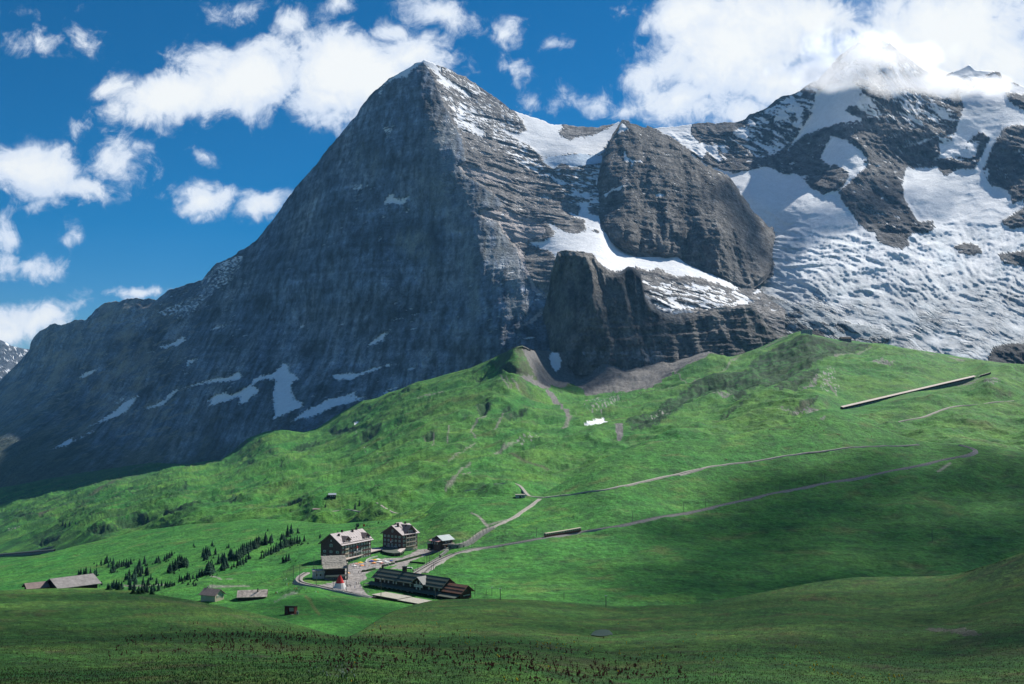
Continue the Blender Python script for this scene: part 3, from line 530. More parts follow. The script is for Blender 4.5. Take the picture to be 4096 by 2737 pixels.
def shape_mm(px, py, Y):
    P = pos(px, py, Y); x, z = P[..., 0], P[..., 2]
    g = mask(px, py, [GLAC], 8, 16) * (1 - mask(px, py, ISLE_M + SNOW_M[:1], 6))
    for _ in range(2): g = (g + rl(g, 2, 0) + rl(g, -2, 0) + rl(g, 2, 1) + rl(g, -2, 1)) / 5
    sn = mask(px, py, SNOW_M[:1] + SNOW_M[1:3], 6)
    for _ in range(2): sn = (sn + rl(sn, 2, 0) + rl(sn, -2, 0) + rl(sn, 2, 1) + rl(sn, -2, 1)) / 5
    tb = z + 0.1 * x + 26 * fbm(x / 200, z / 200, 4, 0.55, 104)
    rk = 50 * ridged(x / 330 + 0.25 * z / 330, z / 700, 4, 0.55, 105) + 16 * ridged((x + 0.5 * z) / 75, z / 260, 4, 0.6, 106) + 12 * strata(x, tb, 65, 313) + 8 * strata(x, tb, 26, 314) + 10 * fbm(x / 44, z / 44, 4, 0.62, 107)
    fx, fy = flow(px, py)
    steep = sstep(860, 960, py) * sstep(1290, 1130, py) + 0.45
    low = sstep(1130, 1280, py)
    ice = 24 * ridged(fx / 150, fy / 44, 5, 0.5, 110) * steep + 7 * ridged(fx / 150, fy / 15, 4, 0.55, 111) * (0.3 + 0.8 * low) + 8 * ridged(px / 40, py / 20, 4, 0.6, 116) * steep + 34 * fbm(px / 190, py / 110, 3, 0.5, 112)
    smooth = mask(px, py, [cD((640, 890), (860, 870), (1060, 930), (1120, 1000), (1000, 1030), (860, 1040), (740, 960)), cD((1590, 970), (1700, 960), (1900, 910), (2000, 860), (1960, 940), (1800, 985), (1620, 1000))], 20, 40)
    for _ in range(3): smooth = (smooth + rl(smooth, 3, 0) + rl(smooth, -3, 0) + rl(smooth, 3, 1) + rl(smooth, -3, 1)) / 5
    d = rk * (1 - g) * (1 - 0.75 * sn) + ice * g * (1 - 0.85 * smooth)
    return pos(px, py, Y - d * np.clip((py - TOP_M(px)) / 40, 0.15, 1))
def paint_mm(px, py, P, N):
    x, z = P[..., 0], P[..., 2]
    c = rock_color(px, py, P, N, np.array([.115, .115, .12]), ROCK_L, ROCK_D, 11, 0.8)
    low_rock = sstep(1230, 1300, py)
    tb = z + 0.02 * x
    c = lerp(c, ROCK_D * 0.75, 0.7 * low_rock)
    st = mask(px, py, STREAK_M, 14, 30, 5)
    s = sstep(0.02, 0.12, fbm((x + 0.75 * z + 40 * fbm(x / 90, z / 90, 3, .5, 123)) / 34, (z - 0.3 * x) / 130, 5, 0.66, 121) + 0.06 + 0.6 * fbm(x / 110, z / 120, 4, .6, 122)) * st
    few = sstep(0.3, 0.4, fbm(x / 50, (z + .1 * x) / 22, 4, 0.62, 125)) * sstep(1250, 900, py) * 0.85
    s = np.maximum(np.maximum(s, few), mask(px, py, SNOW_M, 9, 15))
    c = lerp(c, SNOW, s)
    g = mask(px, py, [GLAC], 8, 16) * (1 - mask(px, py, ISLE_M, 8, 12))
    fx, fy = flow(px, py)
    dirt = sstep(1020, 1240, py) * sstep(-0.25, 0.35, ridged(fx / 190, fy / 13, 5, 0.62, 131) - 0.1) * (0.62 + 0.9 * fbm(px / 130, py / 90, 3, 0.5, 133) + 0.2)
    blue = sstep(0.0, 0.5, fbm(fx / 100, fy / 40, 4, 0.6, 135)) * sstep(820, 980, py)
    ice = np.broadcast_to(SNOW, P.shape)
    ice = lerp(ice, np.array([.60, .72, .78]), 0.4 * blue)
    ice = lerp(ice, np.array([.70, .75, .78]), 0.4 * sstep(1000, 1200, py))
    ice = lerp(ice, np.array([.14, .15, .16]), np.clip(dirt * .6, 0, 0.7))
    crv = sstep(0.28, 0.6, ridged(fx / 110, fy / 20, 4, 0.6, 138) * (0.7 + 0.8 * fbm(px / 150, py / 100, 3, .5, 139))) * sstep(840, 960, py); ice = lerp(ice, np.array([.26, .33, .38]), 0.4 * crv)
    edge = sstep(0.1, 0.45, fbm(px / 26, py / 12, 4, 0.6, 137)) * sstep(3560, 3200, px + (py - 1300) * -1.2) * sstep(1180, 1260, py)
    ice = lerp(ice, ROCK_D, 0.85 * edge)
    lo = sstep(1170, 1230, py) * (1 - g) * sstep(4000, 3700, px) * sstep(0.0, 0.35, ridged(fx / 120, fy / 15, 4, 0.6, 141) - 0.35 + 0.8 * fbm(px / 90, py / 60, 3, .5, 142) + 0.55 * sstep(1400, 1230, py + 0.25 * (3400 - px)))
    return lerp(lerp(c, ice, g), np.array([.42, .46, .48]), 0.8 * lo)
sheet('glaciated_peak', np.arange(2380, 4331, 4.4), TOP_M, curve([(2380, 1000), (2700, 1000), (3000, 1330), (3200, 1420), (4330, 1620)]), D_M, 280, shape_mm, paint_mm, M_ROCK, (1500, 1600), rough_top=8)

# ---- a far peak at the left edge
TOP_F = curve([(-250, 1330), (-100, 1350), (0, 1362), (25, 1372), (45, 1384), (70, 1390), (100, 1396), (115, 1397), (180, 1430), (260, 1500)])
def shape_far(px, py, Y):
    P = pos(px, py, Y); x, z = P[..., 0], P[..., 2]
    return pos(px, py, Y - (90 * ridged(x / 500, z / 600, 5, 0.55, 141)) * np.clip((py - TOP_F(px)) / 12, 0.1, 1))
def paint_far(px, py, P, N):
    c = rock_color(px, py, P, N, ROCK_N, ROCK_L, ROCK_D, 15)
    return lerp(c, SNOW, sstep(0.15, 0.25, fbm(px / 22, py / 16, 4, 0.6, 145)))
sheet('far_peak', np.arange(-250, 261, 5.0), TOP_F, curve([(-250, 1750), (260, 1650)]), lambda px, py: 10500 - (py - 1360) * 6.0, 70, shape_far, paint_far, M_ROCK, (1500, 900), rough_top=6)

# ------------------------------------------------------------------ green country
GRASS_A = np.array([.036, .180, .028]); GRASS_B = np.array([.090, .210, .030]); GRASS_D = np.array([.018, .072, .022]); SHRUB_AND_SHADE = np.array([.014, .050, .016]); PATHC = np.array([.27, .25, .22])
def grass(px, py, P, sc=1.0, seed=0, dry=0.5):
    x, y = P[..., 0], P[..., 1]
    f = 0.5 + 0.8 * fbm(x / (170 * sc), y / (170 * sc), 5, 0.55, 201 + seed)
    g = 0.5 + 0.9 * fbm(x / (26 * sc), y / (34 * sc), 4, 0.6, 203 + seed)
    h = fbm(x / (7 * sc), y / (12 * sc), 4, 0.7, 205 + seed); w = fbm(x / (60 * sc), y / (80 * sc), 4, 0.6, 207 + seed)
    c = lerp(np.broadcast_to(GRASS_A, P.shape), GRASS_B, dry * np.clip(f * 1.3 - 0.2 + 0.9 * w, 0, 1))
    c = lerp(c, GRASS_D, 0.8 * np.clip(0.60 - g, 0, 0.6) * 1.6)
    c = lerp(c, np.array([.13, .15, .045]), 0.55 * sstep(0.12, 0.5, fbm(x / (95 * sc), y / (70 * sc), 5, 0.62, 208 + seed)))
    return c * np.clip(1 + 0.55 * h + 0.30 * w, 0.3, 1.7)[..., None]
def carve(px, py, polys, depth, reach):
    d = np.zeros(px.shape)
    for p in polys:
        x, y = wob(px, py, 9, 25, 6)
        m = inpoly(x, y, p)
        e = dist_line(x, y, list(p) + [p[0]], reach)
        d = np.maximum(d, m * depth * sstep(0, reach, np.minimum(e, reach)))
    return d
# moraine slopes and small bluffs on the middle slope
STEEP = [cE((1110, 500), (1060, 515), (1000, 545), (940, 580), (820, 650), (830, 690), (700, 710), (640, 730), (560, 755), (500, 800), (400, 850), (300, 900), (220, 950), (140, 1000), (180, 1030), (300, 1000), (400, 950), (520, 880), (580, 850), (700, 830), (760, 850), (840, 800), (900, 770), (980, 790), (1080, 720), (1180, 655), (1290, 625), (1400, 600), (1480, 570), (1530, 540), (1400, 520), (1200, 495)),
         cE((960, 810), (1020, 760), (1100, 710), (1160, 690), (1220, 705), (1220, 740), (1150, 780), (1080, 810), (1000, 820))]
BLUFF = [cG((525, 625), (600, 590), (645, 620), (600, 670), (560, 690)), cG((700, 640), (770, 620), (765, 650), (720, 660)), cG((720, 700), (760, 665), (900, 660), (850, 700), (740, 712)), cG((680, 340), (760, 320), (880, 380), (900, 410), (800, 400), (720, 370)), cG((500, 405), (600, 385), (560, 425)), cG((150, 840), (220, 800), (240, 830), (180, 860)),
         cF((930, 1130), (960, 1095), (1180, 1090), (1170, 1110), (1130, 1130), (1050, 1150), (1000, 1165), (930, 1160)), cF((1040, 1000), (1090, 955), (1105, 970), (1060, 1000)), cF((720, 1022), (800, 970), (770, 1010)), cF((650, 1200), (800, 1148), (900, 1150), (880, 1180), (760, 1212)), cF((1525, 990), (1590, 968), (1560, 1000)), cF((1930, 640), (2000, 620), (2100, 650), (2000, 680), (1950, 690)), cF((2100, 700), (2180, 640), (2260, 600), (2200, 670), (2130, 720)), cF((1950, 885), (2080, 828), (1990, 870)), cF((500, 1240), (600, 1210), (700, 1210), (600, 1250)), cF((180, 1290), (300, 1260), (360, 1250), (340, 1285), (240, 1310)), cF((20, 1150), (140, 1130), (260, 1120), (120, 1170)), cF((1430, 830), (1520, 820), (1460, 840)), cF((1580, 830), (1640, 800), (1620, 830)), cF((1370, 735), (1430, 690), (1480, 680), (1440, 720), (1340, 790)), cF((1700, 750), (1900, 690), (1900, 720), (1760, 770)), cF((1290, 1100), (1370, 1060), (1420, 1050), (1360, 1100)), cF((1600, 1120), (1680, 1080), (1760, 1070), (1780, 1110), (1680, 1125)),
         cE((640, 970), (760, 900), (840, 850), (780, 900), (700, 960)), cE((1040, 960), (1150, 880), (1220, 860), (1180, 900), (1080, 970)), cE((1540, 665), (1580, 655), (1620, 665), (1570, 675))]
TALUS = [cG((850, 150), (870, 175), (850, 220), (880, 270), (905, 330), (935, 390), (960, 430), (900, 440), (890, 480), (960, 490), (1050, 520), (1120, 580), (1150, 650), (1190, 690), (1160, 760), (1150, 770), (1175, 700), (1130, 640), (1080, 590), (1010, 525), (1070, 470), (1210, 440), (1240, 470), (1290, 495), (1300, 530), (1400, 490), (1500, 480), (1620, 480), (1720, 470), (1800, 430), (1900, 380), (2091, 300), (2300, 180), (2500, 60), (1600, 0), (1000, 100)),
         cG((1490, 760), (1550, 745), (1560, 790), (1530, 840), (1510, 800)), cG((890, 470), (840, 420), (930, 400), (930, 470))]
SCREE2 = [cE((1100, 815), (1140, 790), (1210, 740), (1220, 760), (1170, 800)), cE((2120, 760), (2170, 745), (2215, 790), (2180, 815), (2130, 800)), cE((1960, 755), (2080, 725), (2120, 700), (2060, 750), (2000, 765)), cE((1480, 670), (1540, 650), (1640, 655), (1580, 680)), cE((700, 840), (760, 815), (700, 860), (580, 860)), cE((920, 940), (1240, 920), (1250, 950), (1210, 960))]
RUBBLE = [cE((1200, 800), (1270, 660), (1300, 720), (1330, 810), (1240, 830)), cE((250, 960), (320, 900), (420, 920), (360, 960)), cG((1280, 560), (1440, 520), (1560, 500), (1500, 600), (1420, 660), (1300, 640)), cF((20, 1230), (100, 1210), (110, 1225), (40, 1240)), cG((770, 900), (880, 850), (1000, 860), (940, 890)), cG((1700, 1280), (1850, 1300), (1880, 1330), (1760, 1320)), cG((120, 1200), (180, 1200), (160, 1210))]
LINES1 = [(cG((1140, 770), (1170, 730), (1190, 690), (1150, 640)), 9), (cG((530, 850), (495, 790), (500, 750), (550, 700), (600, 680)), 3.5), (cG((655, 810), (670, 760), (715, 690), (720, 660)), 4), (cG((320, 1200), (400, 1150), (410, 1110), (450, 1070), (490, 1050)), 4), (cG((440, 1140), (490, 1100)), 3), (cG((340, 1010), (420, 960), (500, 900), (530, 880)), 2), (cG((610, 970), (690, 930), (800, 890)), 3), (cG((120, 560), (240, 520), (300, 500)), 2),
          (cG((700, 400), (760, 500)), 3), (cG((780, 440), (830, 500)), 3), (cG((740, 420), (780, 500)), 2), (cG((230, 880), (235, 810)), 2.5), (cG((330, 840), (340, 760)), 2.5), (cE((320, 620), (500, 780), (640, 700), (960, 520), (1040, 480)), 2), (cE((1300, 620), (1420, 605), (1500, 570)), 2.5), (cE((1690, 560), (1770, 580), (1850, 595)), 2.5), (cE((1930, 605), (2010, 615)), 2.5), (cE((1600, 0), (1600, 0)), 1),
          (cF((780, 880), (800, 865), (910, 810)), 3), (cG((1700, 520), (2091, 430)), 2), (cE((1250, 770), (1310, 830)), 3)]
TRACK_LINES = [(cG((695, 945), (760, 965), (860, 985), (960, 1010), (1035, 1025)), 4), (cF((230, 1140), (480, 1040), (620, 970), (760, 900)), 5)]
SNOW_G = [cG((1280, 720), (1350, 690), (1400, 675), (1425, 663), (1430, 690), (1462, 710), (1420, 722), (1400, 713), (1330, 727)), cG((1060, 198), (1105, 203), (1110, 245), (1126, 280), (1110, 340), (1085, 347), (1060, 320), (1037, 268)), cF((2080, 610), (2100, 590), (2108, 592), (2090, 612)), cF((2110, 765), (2140, 735), (2150, 740), (2125, 760)), cG((1565, 250), (1610, 245), (1590, 275), (1570, 278))]

TOP_G1 = curve([(-250, 2010), (0, 1954), (205, 1914), (477, 1870), (614, 1852), (750, 1860), (838, 1845), (880, 1842), (934, 1804), (988, 1757), (1057, 1729), (1125, 1719), (1173, 1726), (1220, 1729), (1261, 1719), (1316, 1682), (1384, 1641), (1445, 1607), (1500, 1597), (1554, 1573), (1600, 1560), (1675, 1530), (1772, 1504), (1887, 1472), (1979, 1432), (2036, 1402), (2070, 1389), (2090, 1386), (2105, 1393), (2130, 1404), (2200, 1408), (2320, 1415), (2460, 1425), (2573, 1440), (2689, 1448), (2760, 1432), (2833, 1405), (2880, 1420), (2906, 1428), (2980, 1415), (3036, 1394), (3101, 1365), (3151, 1343), (3188, 1329), (3209, 1325), (3253, 1341), (3339, 1358), (3426, 1368), (3542, 1379), (3628, 1397), (3773, 1419), (3917, 1441), (3990, 1452), (4096, 1466), (4330, 1500)])
D_G1 = Depth([(-200, 2020, 3900), (0, 1960, 4000), (300, 1900, 4050), (600, 1855, 3900), (850, 1845, 3600), (1060, 1730, 3350), (1250, 1720, 3250), (1500, 1598, 3050), (1770, 1505, 2750), (1980, 1432, 2520), (2090, 1388, 2420), (2130, 1420, 2700), (2200, 1420, 2780), (2150, 1545, 2430), (2110, 1470, 2400), (2320, 1420, 2760), (2460, 1430, 2740), (2690, 1450, 2720), (2840, 1408, 2760), (2910, 1430, 2720), (3040, 1395, 2750), (3210, 1326, 2600), (3430, 1369, 2560), (3630, 1398, 2450), (3920, 1442, 2300), (4300, 1495, 2150),
              (2330, 1560, 2640), (2250, 1500, 2740), (2500, 1500, 2660), (2650, 1500, 2590), (2900, 1460, 2480), (3050, 1450, 2350), (0, 2080, 3000), (300, 2000, 3000), (600, 1930, 3000), (900, 1880, 2950), (1200, 1800, 2750), (1500, 1700, 2500), (1800, 1600, 2300), (0, 2200, 2100), (300, 2120, 2000), (700, 2000, 1950), (1000, 1980, 1800), (1250, 1900, 1950), (1600, 1800, 1850), (1900, 1650, 2080), (2200, 1650, 2150), (2400, 1640, 2150), (2600, 1580, 2250), (2800, 1600, 2000), (3000, 1500, 2180),
              (400, 2160, 1560), (700, 2100, 1480), (1000, 2060, 1400), (1300, 2055, 1220), (1350, 2000, 1420), (1500, 2060, 1150), (1650, 2060, 1080), (1700, 1970, 1250), (2000, 1900, 1330), (2050, 1970, 1130), (2000, 1780, 1680), (2300, 1820, 1500), (2380, 1720, 1750), (2500, 1780, 1500), (2700, 1720, 1560), (3000, 1670, 1600), (3300, 1560, 1830), (3300, 1640, 1580), (3400, 1700, 1480), (3600, 1500, 2000), (3370, 1635, 1620), (3960, 1495, 1900), (3900, 1580, 1720), (3650, 1570, 1760), (3750, 1650, 1560), (4050, 1650, 1560), (3800, 1760, 1320), (4200, 1780, 1250), (4200, 1600, 1700), (600, 2300, 1300), (1300, 2200, 1120), (2300, 2050, 1100), (3000, 1850, 1300), (3600, 1850, 1260), (4200, 1900, 1200), (0, 2320, 1600)])
def relief1(px, py, P):
    x, y = P[..., 0], P[..., 1]
    z = 13 * fbm(x / 260, y / 260, 4, 0.5, 211) + 15 * ridged((.8 * x - .6 * y + 40 * fbm(x / 200, y / 200, 2, .5, 209)) / 190, (.6 * x + .8 * y) / 620, 3, 0.5, 208) + 8.5 * ridged((x + 0.5 * y) / 130, (y - 0.3 * x) / 260, 4, 0.55, 212) + 3.4 * fbm(x / 32, y / 42, 4, 0.6, 213)
    z = z + 1.7 * ridged((x + 0.35 * y) / 40, (y - .3 * x) / 15, 3, 0.6, 214) + 0.8 * fbm(x / 9, y / 12, 3, 0.6, 215) + 2.6 * np.maximum(0, ridged((x + 0.6 * y + 30 * fbm(x / 90, y / 90, 2, .5, 218)) / 75, (y - .4 * x) / 30, 3, 0.6, 217) - .1) * (0.5 + fbm(x / 200, y / 200, 2, .5, 219))
    tal = mask(px, py, TALUS, 10, 25)
    z = z + tal * 1.6 * fbm(x / 9, y / 9, 3, 0.7, 216)
    e = np.clip((py - TOP_G1(px)) / 30, 0.12, 1)
    calm = 1 - 0.92 * np.exp(-(dist_line(px, py, [(3340, 1645), (3980, 1500)], 120) / 45) ** 2) - 0.7 * np.exp(-(dist_line(px, py, cE((1560, 992), (1780, 945), (1880, 912), (2120, 873), (2450, 846)), 90) / 22) ** 2)
    return z * e * np.clip(calm, .06, 1) * sstep(2200, 2080, py + 0 * px) ** 0.5
def bump1(px, py):
    return 20 * carve(px, py, STEEP, 1.0, 60) + 7.0 * carve(px, py, BLUFF, 1.0, 14)
def ground1(px, py):
    P = pos(px, py, D_G1(px, py))
    P[..., 2] += relief1(px, py, P)
    return P
def shape_g1(px, py, Y):
    P = pos(px, py, Y); P[..., 2] += relief1(px, py, P) - bump1(px, py); return P
def paint_g1(px, py, P, N):
    x, y = P[..., 0], P[..., 1]
    c = grass(px, py, P, 1.0, 0, 1.0)
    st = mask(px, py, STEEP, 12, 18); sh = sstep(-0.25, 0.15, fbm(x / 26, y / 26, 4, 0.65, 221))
    c = lerp(c, SHRUB_AND_SHADE * .9, st * (0.75 + 0.25 * sh)); c = lerp(c, GRASS_A * .8, st * sstep(0.08, 0.25, fbm((x + .6 * y) / 60, (y - .6 * x) / 24, 4, 0.65, 222)) * 0.75)  # dark alder green, with the slope's shade painted into it
    lowl = sstep(1000, 700, px) * sstep(1900, 2050, py) * sstep(-0.12, 0.2, fbm(x / 60, y / 110, 5, 0.62, 233)); c = lerp(c, GRASS_D * .8, 0.75 * lowl)
    shb = sstep(0.30, 0.36, fbm(px / 34, py / 16, 4, 0.65, 234)) * sstep(900, 700, px) * sstep(1980, 2060, py); c = lerp(c, SHRUB_AND_SHADE, 0.8 * shb)
    c = lerp(c, SHRUB_AND_SHADE * 1.1, 0.85 * mask(px, py, BLUFF, 12, 12))
    sc = sstep(0.28, 0.5, fbm(x / 50, y / 90, 5, 0.62, 223)); c = lerp(c, GRASS_D, 0.7 * sc)
    # steep broken ground shows earth and stone
    stp = sstep(0.80, 0.62, N[..., 2] + 0.08 * fbm(x / 14, y / 14, 3, 0.6, 224)); c = lerp(c, np.array([.085, .085, .055]), 0.7 * stp * (1 - np.clip(3 * soft(st, 5, 2), 0, 1)))
    t = mask(px, py, TALUS, 10, 22) * sstep(-0.75, -0.45, fbm(x / 20, y / 20, 4, 0.6, 227) - 0.0)
    c = lerp(c, SCREE * 0.68 * (1 + 0.4 * fbm(x / 6, y / 6, 3, 0.7, 225))[..., None], t)
    r = mask(px, py, SCREE2, 10, 14); c = lerp(c, SCREE * 0.8, r * sstep(-0.3, 0.2, fbm(x / 9, y / 9, 3, 0.6, 228)))
    r = mask(px, py, RUBBLE, 14, 14); c = lerp(c, SCREE * 1.2, r * sstep(0.12, 0.25, fbm(px / 7, py / 5, 3, 0.65, 229)))
    r = sstep(0.47, 0.55, fbm(px / 9, py / 5, 3, 0.7, 230)) * sstep(0.0, 0.3, fbm(px / 160, py / 90, 3, 0.6, 231)) * (px > 1400); c = lerp(c, SCREE, 0.6 * r)
    for ln, w in LINES1:
        xx, yy = wob(px, py, 5, 18, 12); d = dist_line(xx, yy, ln, 20); c = lerp(c, PATHC * 0.85, 0.75 * sstep(w + 1.5, w * 0.4, d))
    for ln, w in TRACK_LINES:
        d = dist_line(px, py, ln, 20); c = lerp(c, np.array([.08, .08, .05]), 0.8 * sstep(w, w * 0.4, d))
    s = mask(px, py, SNOW_G, 4, 9); c = lerp(c, SNOW, s)
    shade = sstep(760, 480, px) * sstep(1990, 1900, py)     # thin turf and stones, with the shade under the wall painted in
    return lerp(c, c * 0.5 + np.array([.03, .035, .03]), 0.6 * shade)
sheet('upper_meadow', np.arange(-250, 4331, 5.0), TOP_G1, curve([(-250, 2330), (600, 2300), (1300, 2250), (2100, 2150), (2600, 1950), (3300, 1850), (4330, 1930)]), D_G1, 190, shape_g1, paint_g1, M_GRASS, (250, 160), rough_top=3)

# ---- the pass: left hill, station plateau and railway hill
TOP_G2 = curve([(-250, 2262), (0, 2238), (150, 2222), (300, 2185), (430, 2155), (550, 2125), (650, 2112), (760, 2098), (900, 2090), (1000, 2076), (1130, 2078), (1250, 2090), (1330, 2098), (1420, 2090), (1560, 2080), (1640, 2075), (1690, 2060), (1720, 2035), (1745, 2008), (1790, 1992), (1900, 1990), (2000, 1986), (2100, 1984), (2160, 1984), (2200, 1960), (2280, 1915), (2330, 1880), (2400, 1840), (2480, 1808), (2560, 1785), (2640, 1768), (2740, 1760), (2850, 1752), (2950, 1735), (3050, 1718), (3150, 1695), (3240, 1652), (3290, 1637), (3330, 1636), (3380, 1650), (3450, 1680), (3520, 1710), (3600, 1742), (3680, 1762), (3760, 1772), (3830, 1774), (3920, 1780), (4000, 1792), (4096, 1806), (4330, 1830)])
def plane0(px, py): return 4000 * 112 / np.maximum(np.asarray(py) - 1648.0, 60)
D_G2 = Depth([(-200, 2260, 1250), (0, 2240, 1250), (300, 2190, 1260), (650, 2115, 1280), (1000, 2080, 1200), (1250, 2092, 1110), (1420, 2092, 1050), (1650, 2078, 990), (1745, 2010, 1020), (1900, 1992, 1000), (2100, 1986, 1000), (2280, 1916, 1050), (2400, 1842, 1090), (2700, 1763, 1140), (3050, 1720, 1180), (3300, 1640, 1230), (3520, 1712, 1180), (3760, 1774, 1120), (4100, 1808, 1080), (4300, 1830, 1060),
              (0, 2320, 980), (300, 2290, 950), (650, 2220, 980), (1000, 2170, 960), (200, 2400, 720), (600, 2350, 760), (800, 2390, 640), (1000, 2370, 650), (900, 2260, 820), (1150, 2280, 740), (1150, 2340, 660), (1200, 2170, 900), (1300, 2130, 960), (1450, 2130, 900), (1560, 2120, 900),
              (1200, 2310, 677), (1300, 2250, 744), (1400, 2250, 744), (1500, 2230, 770), (1600, 2215, 790), (1700, 2205, 804), (1400, 2330, 657), (1500, 2390, 604), (1700, 2400, 596), (1300, 2370, 620), (1900, 2400, 596), (1600, 2300, 687), (1800, 2250, 742), (1500, 2290, 698), (1600, 2380, 612), (1850, 2440, 560), (1300, 2440, 560), (2000, 2420, 576), (1700, 2500, 515),
              (1750, 2150, 850), (1900, 2100, 880), (1830, 2180, 800), (1900, 2200, 790), (2040, 2160, 815), (2050, 2080, 890), (2180, 2140, 825), (2320, 2120, 845), (2120, 2020, 960), (2400, 1960, 960), (2100, 2300, 680), (2400, 2300, 675), (2400, 2420, 570), (2700, 2060, 890), (2900, 1880, 1040), (3050, 2000, 935), (3300, 1950, 970), (3300, 1810, 1090), (3600, 1790, 1100), (3700, 1860, 1030), (3880, 1835, 1050), (2700, 2200, 760), (2700, 2400, 585), (3000, 2200, 760), (3000, 2380, 600), (3400, 2100, 830), (3400, 2320, 640), (3800, 2000, 910), (3800, 2250, 690), (4100, 2000, 900), (4200, 2250, 680), (2000, 2250, 735), (4200, 2450, 560), (0, 2500, 600)])
FLAT2 = cH((200, 800), (430, 600), (700, 560), (1000, 480), (1130, 560), (1600, 480), (1700, 560), (1500, 760), (1650, 780), (2050, 880), (2100, 1040), (1800, 1100), (900, 1060), (300, 960))
def relief2(px, py, P):
    x, y = P[..., 0], P[..., 1]
    f = 1 - mask(px, py, [FLAT2], 4, 30)
    for _ in range(4):
        if f.ndim == 2: f = (f + rl(f, 2, 0) + rl(f, -2, 0) + rl(f, 3, 1) + rl(f, -3, 1)) / 5
    z = 3.6 * fbm(x / 120, y / 120, 4, 0.5, 241) + 4.5 * sstep(150, 350, x) * ridged((.8 * x - .6 * y) / 120, (.6 * x + .8 * y) / 420, 3, 0.5, 245) + 1.2 * fbm(x / 24, y / 30, 4, 0.6, 242) + 0.55 * ridged((x + .2 * y) / 60, y / 16, 3, 0.55, 244) + 0.22 * fbm(x / 5, y / 7, 3, 0.6, 243)
    right = sstep(3300, 3800, px) * sstep(1750, 1900, py); z = z + right * 3.0 * ridged((x - 0.75 * y) / 46, (x + y) / 420, 3, 0.5, 246)
    return z * f * np.clip((py - TOP_G2(px)) / 40, 0.05, 1)
def ground2(px, py):
    P = pos(px, py, D_G2(px, py)); P[..., 2] += relief2(px, py, P); return P
def gp(px, py): return Vector(ground2(np.array([float(px)]), np.array([float(py)]))[0])
def gp1(px, py): return Vector(ground1(np.array([float(px)]), np.array([float(py)]))[0])
PLAZA = [cH((725, 690), (800, 660), (940, 650), (980, 620), (1330, 600), (1400, 570), (1490, 520), (1560, 510), (1640, 505), (1640, 530), (1520, 590), (1280, 680), (1120, 700), (940, 770), (960, 820), (880, 860), (940, 960), (1010, 1030), (1000, 1060), (760, 980), (600, 950), (470, 920), (460, 890), (600, 860), (730, 830)),
         cH((1640, 505), (1800, 520), (1780, 545), (1600, 600), (1400, 660), (1350, 720), (1200, 720), (1280, 680), (1520, 590))]
TURF = [cH((1410, 640), (1600, 570), (1780, 535), (1800, 560), (1740, 620), (1560, 665), (1420, 655)), cH((1350, 700), (1400, 665), (1540, 670), (1450, 735), (1370, 740))]
BARE2 = [cE((1230, 960), (1215, 945), (1240, 925), (1250, 930)), cH((90, 985), (200, 945), (250, 960), (100, 1020), (0, 1060), (0, 1040))]
LINES2 = [(cK((1650, 495), (1690, 515), (1730, 540)), 5), (cK((1770, 537), (1815, 538)), 3), (cK((1640, 587), (1780, 583), (1950, 582)), 3), (cK((970, 568), (1130, 566), (1290, 558)), 3), (cH((2050, 155), (2140, 200), (2210, 260), (2230, 285)), 4), (cG((560, 1360), (610, 1410)), 4), (cE((1870, 1240), (1940, 1200)), 5), (cG((600, 1400), (760, 1360)), 3), (cG((1560, 1385), (1750, 1370), (1880, 1330)), 2)]
YEL2 = [cG((760, 1415), (900, 1380), (1080, 1340), (1250, 1320), (1200, 1335), (1000, 1370), (860, 1405)), cE((690, 1060), (760, 1020), (870, 1000), (930, 990), (840, 1030), (740, 1060)), [(2560, 2410), (2700, 2380), (2780, 2400), (2790, 2420), (2600, 2425)]]
def paint_g2(px, py, P, N):
    x, y = P[..., 0], P[..., 1]
    c = grass(px, py, P, 0.55, 3, 0.45)
    bank = [cH((1480, 330), (1520, 300), (1620, 400), (1640, 470), (1560, 500), (1500, 440)), cH((1900, 470), (2050, 400), (2347, 330), (2347, 440), (2000, 530), (1900, 560)), cG((620, 1450), (1000, 1440), (1000, 1490), (700, 1530))]
    c = lerp(c, SHRUB_AND_SHADE * 1.4, 0.7 * mask(px, py, bank, 14, 12) * sstep(-0.2, 0.2, fbm(x / 6, y / 9, 3, 0.6, 251)))
    c = lerp(c, GRASS_B * 1.15, 0.6 * mask(px, py, YEL2, 12, 16))
    pl = mask(px, py, PLAZA, 3, 14) * (1 - mask(px, py, TURF, 2, 10))
    c = lerp(c, np.array([.27, .25, .235]) * (1 + 0.2 * fbm(x / 4, y / 4, 3, 0.6, 255))[..., None], pl)
    c = lerp(c, SCREE * 0.8, 0.6 * mask(px, py, BARE2, 6, 9))
    for ln, w in LINES2:
        d = dist_line(px, py, ln, 20); c = lerp(c, PATHC, 0.75 * sstep(w + 1.2, w * 0.4, d))
    return c
sheet('pass_ground', np.arange(-250, 4331, 4.5), TOP_G2, curve([(-250, 2560), (1300, 2580), (1700, 2560), (2200, 2480), (3000, 2450), (4330, 2420)]), D_G2, 190, lambda px, py, Y: ground2(px, py), paint_g2, M_GRASS, (60, 50), rough_top=1.5)

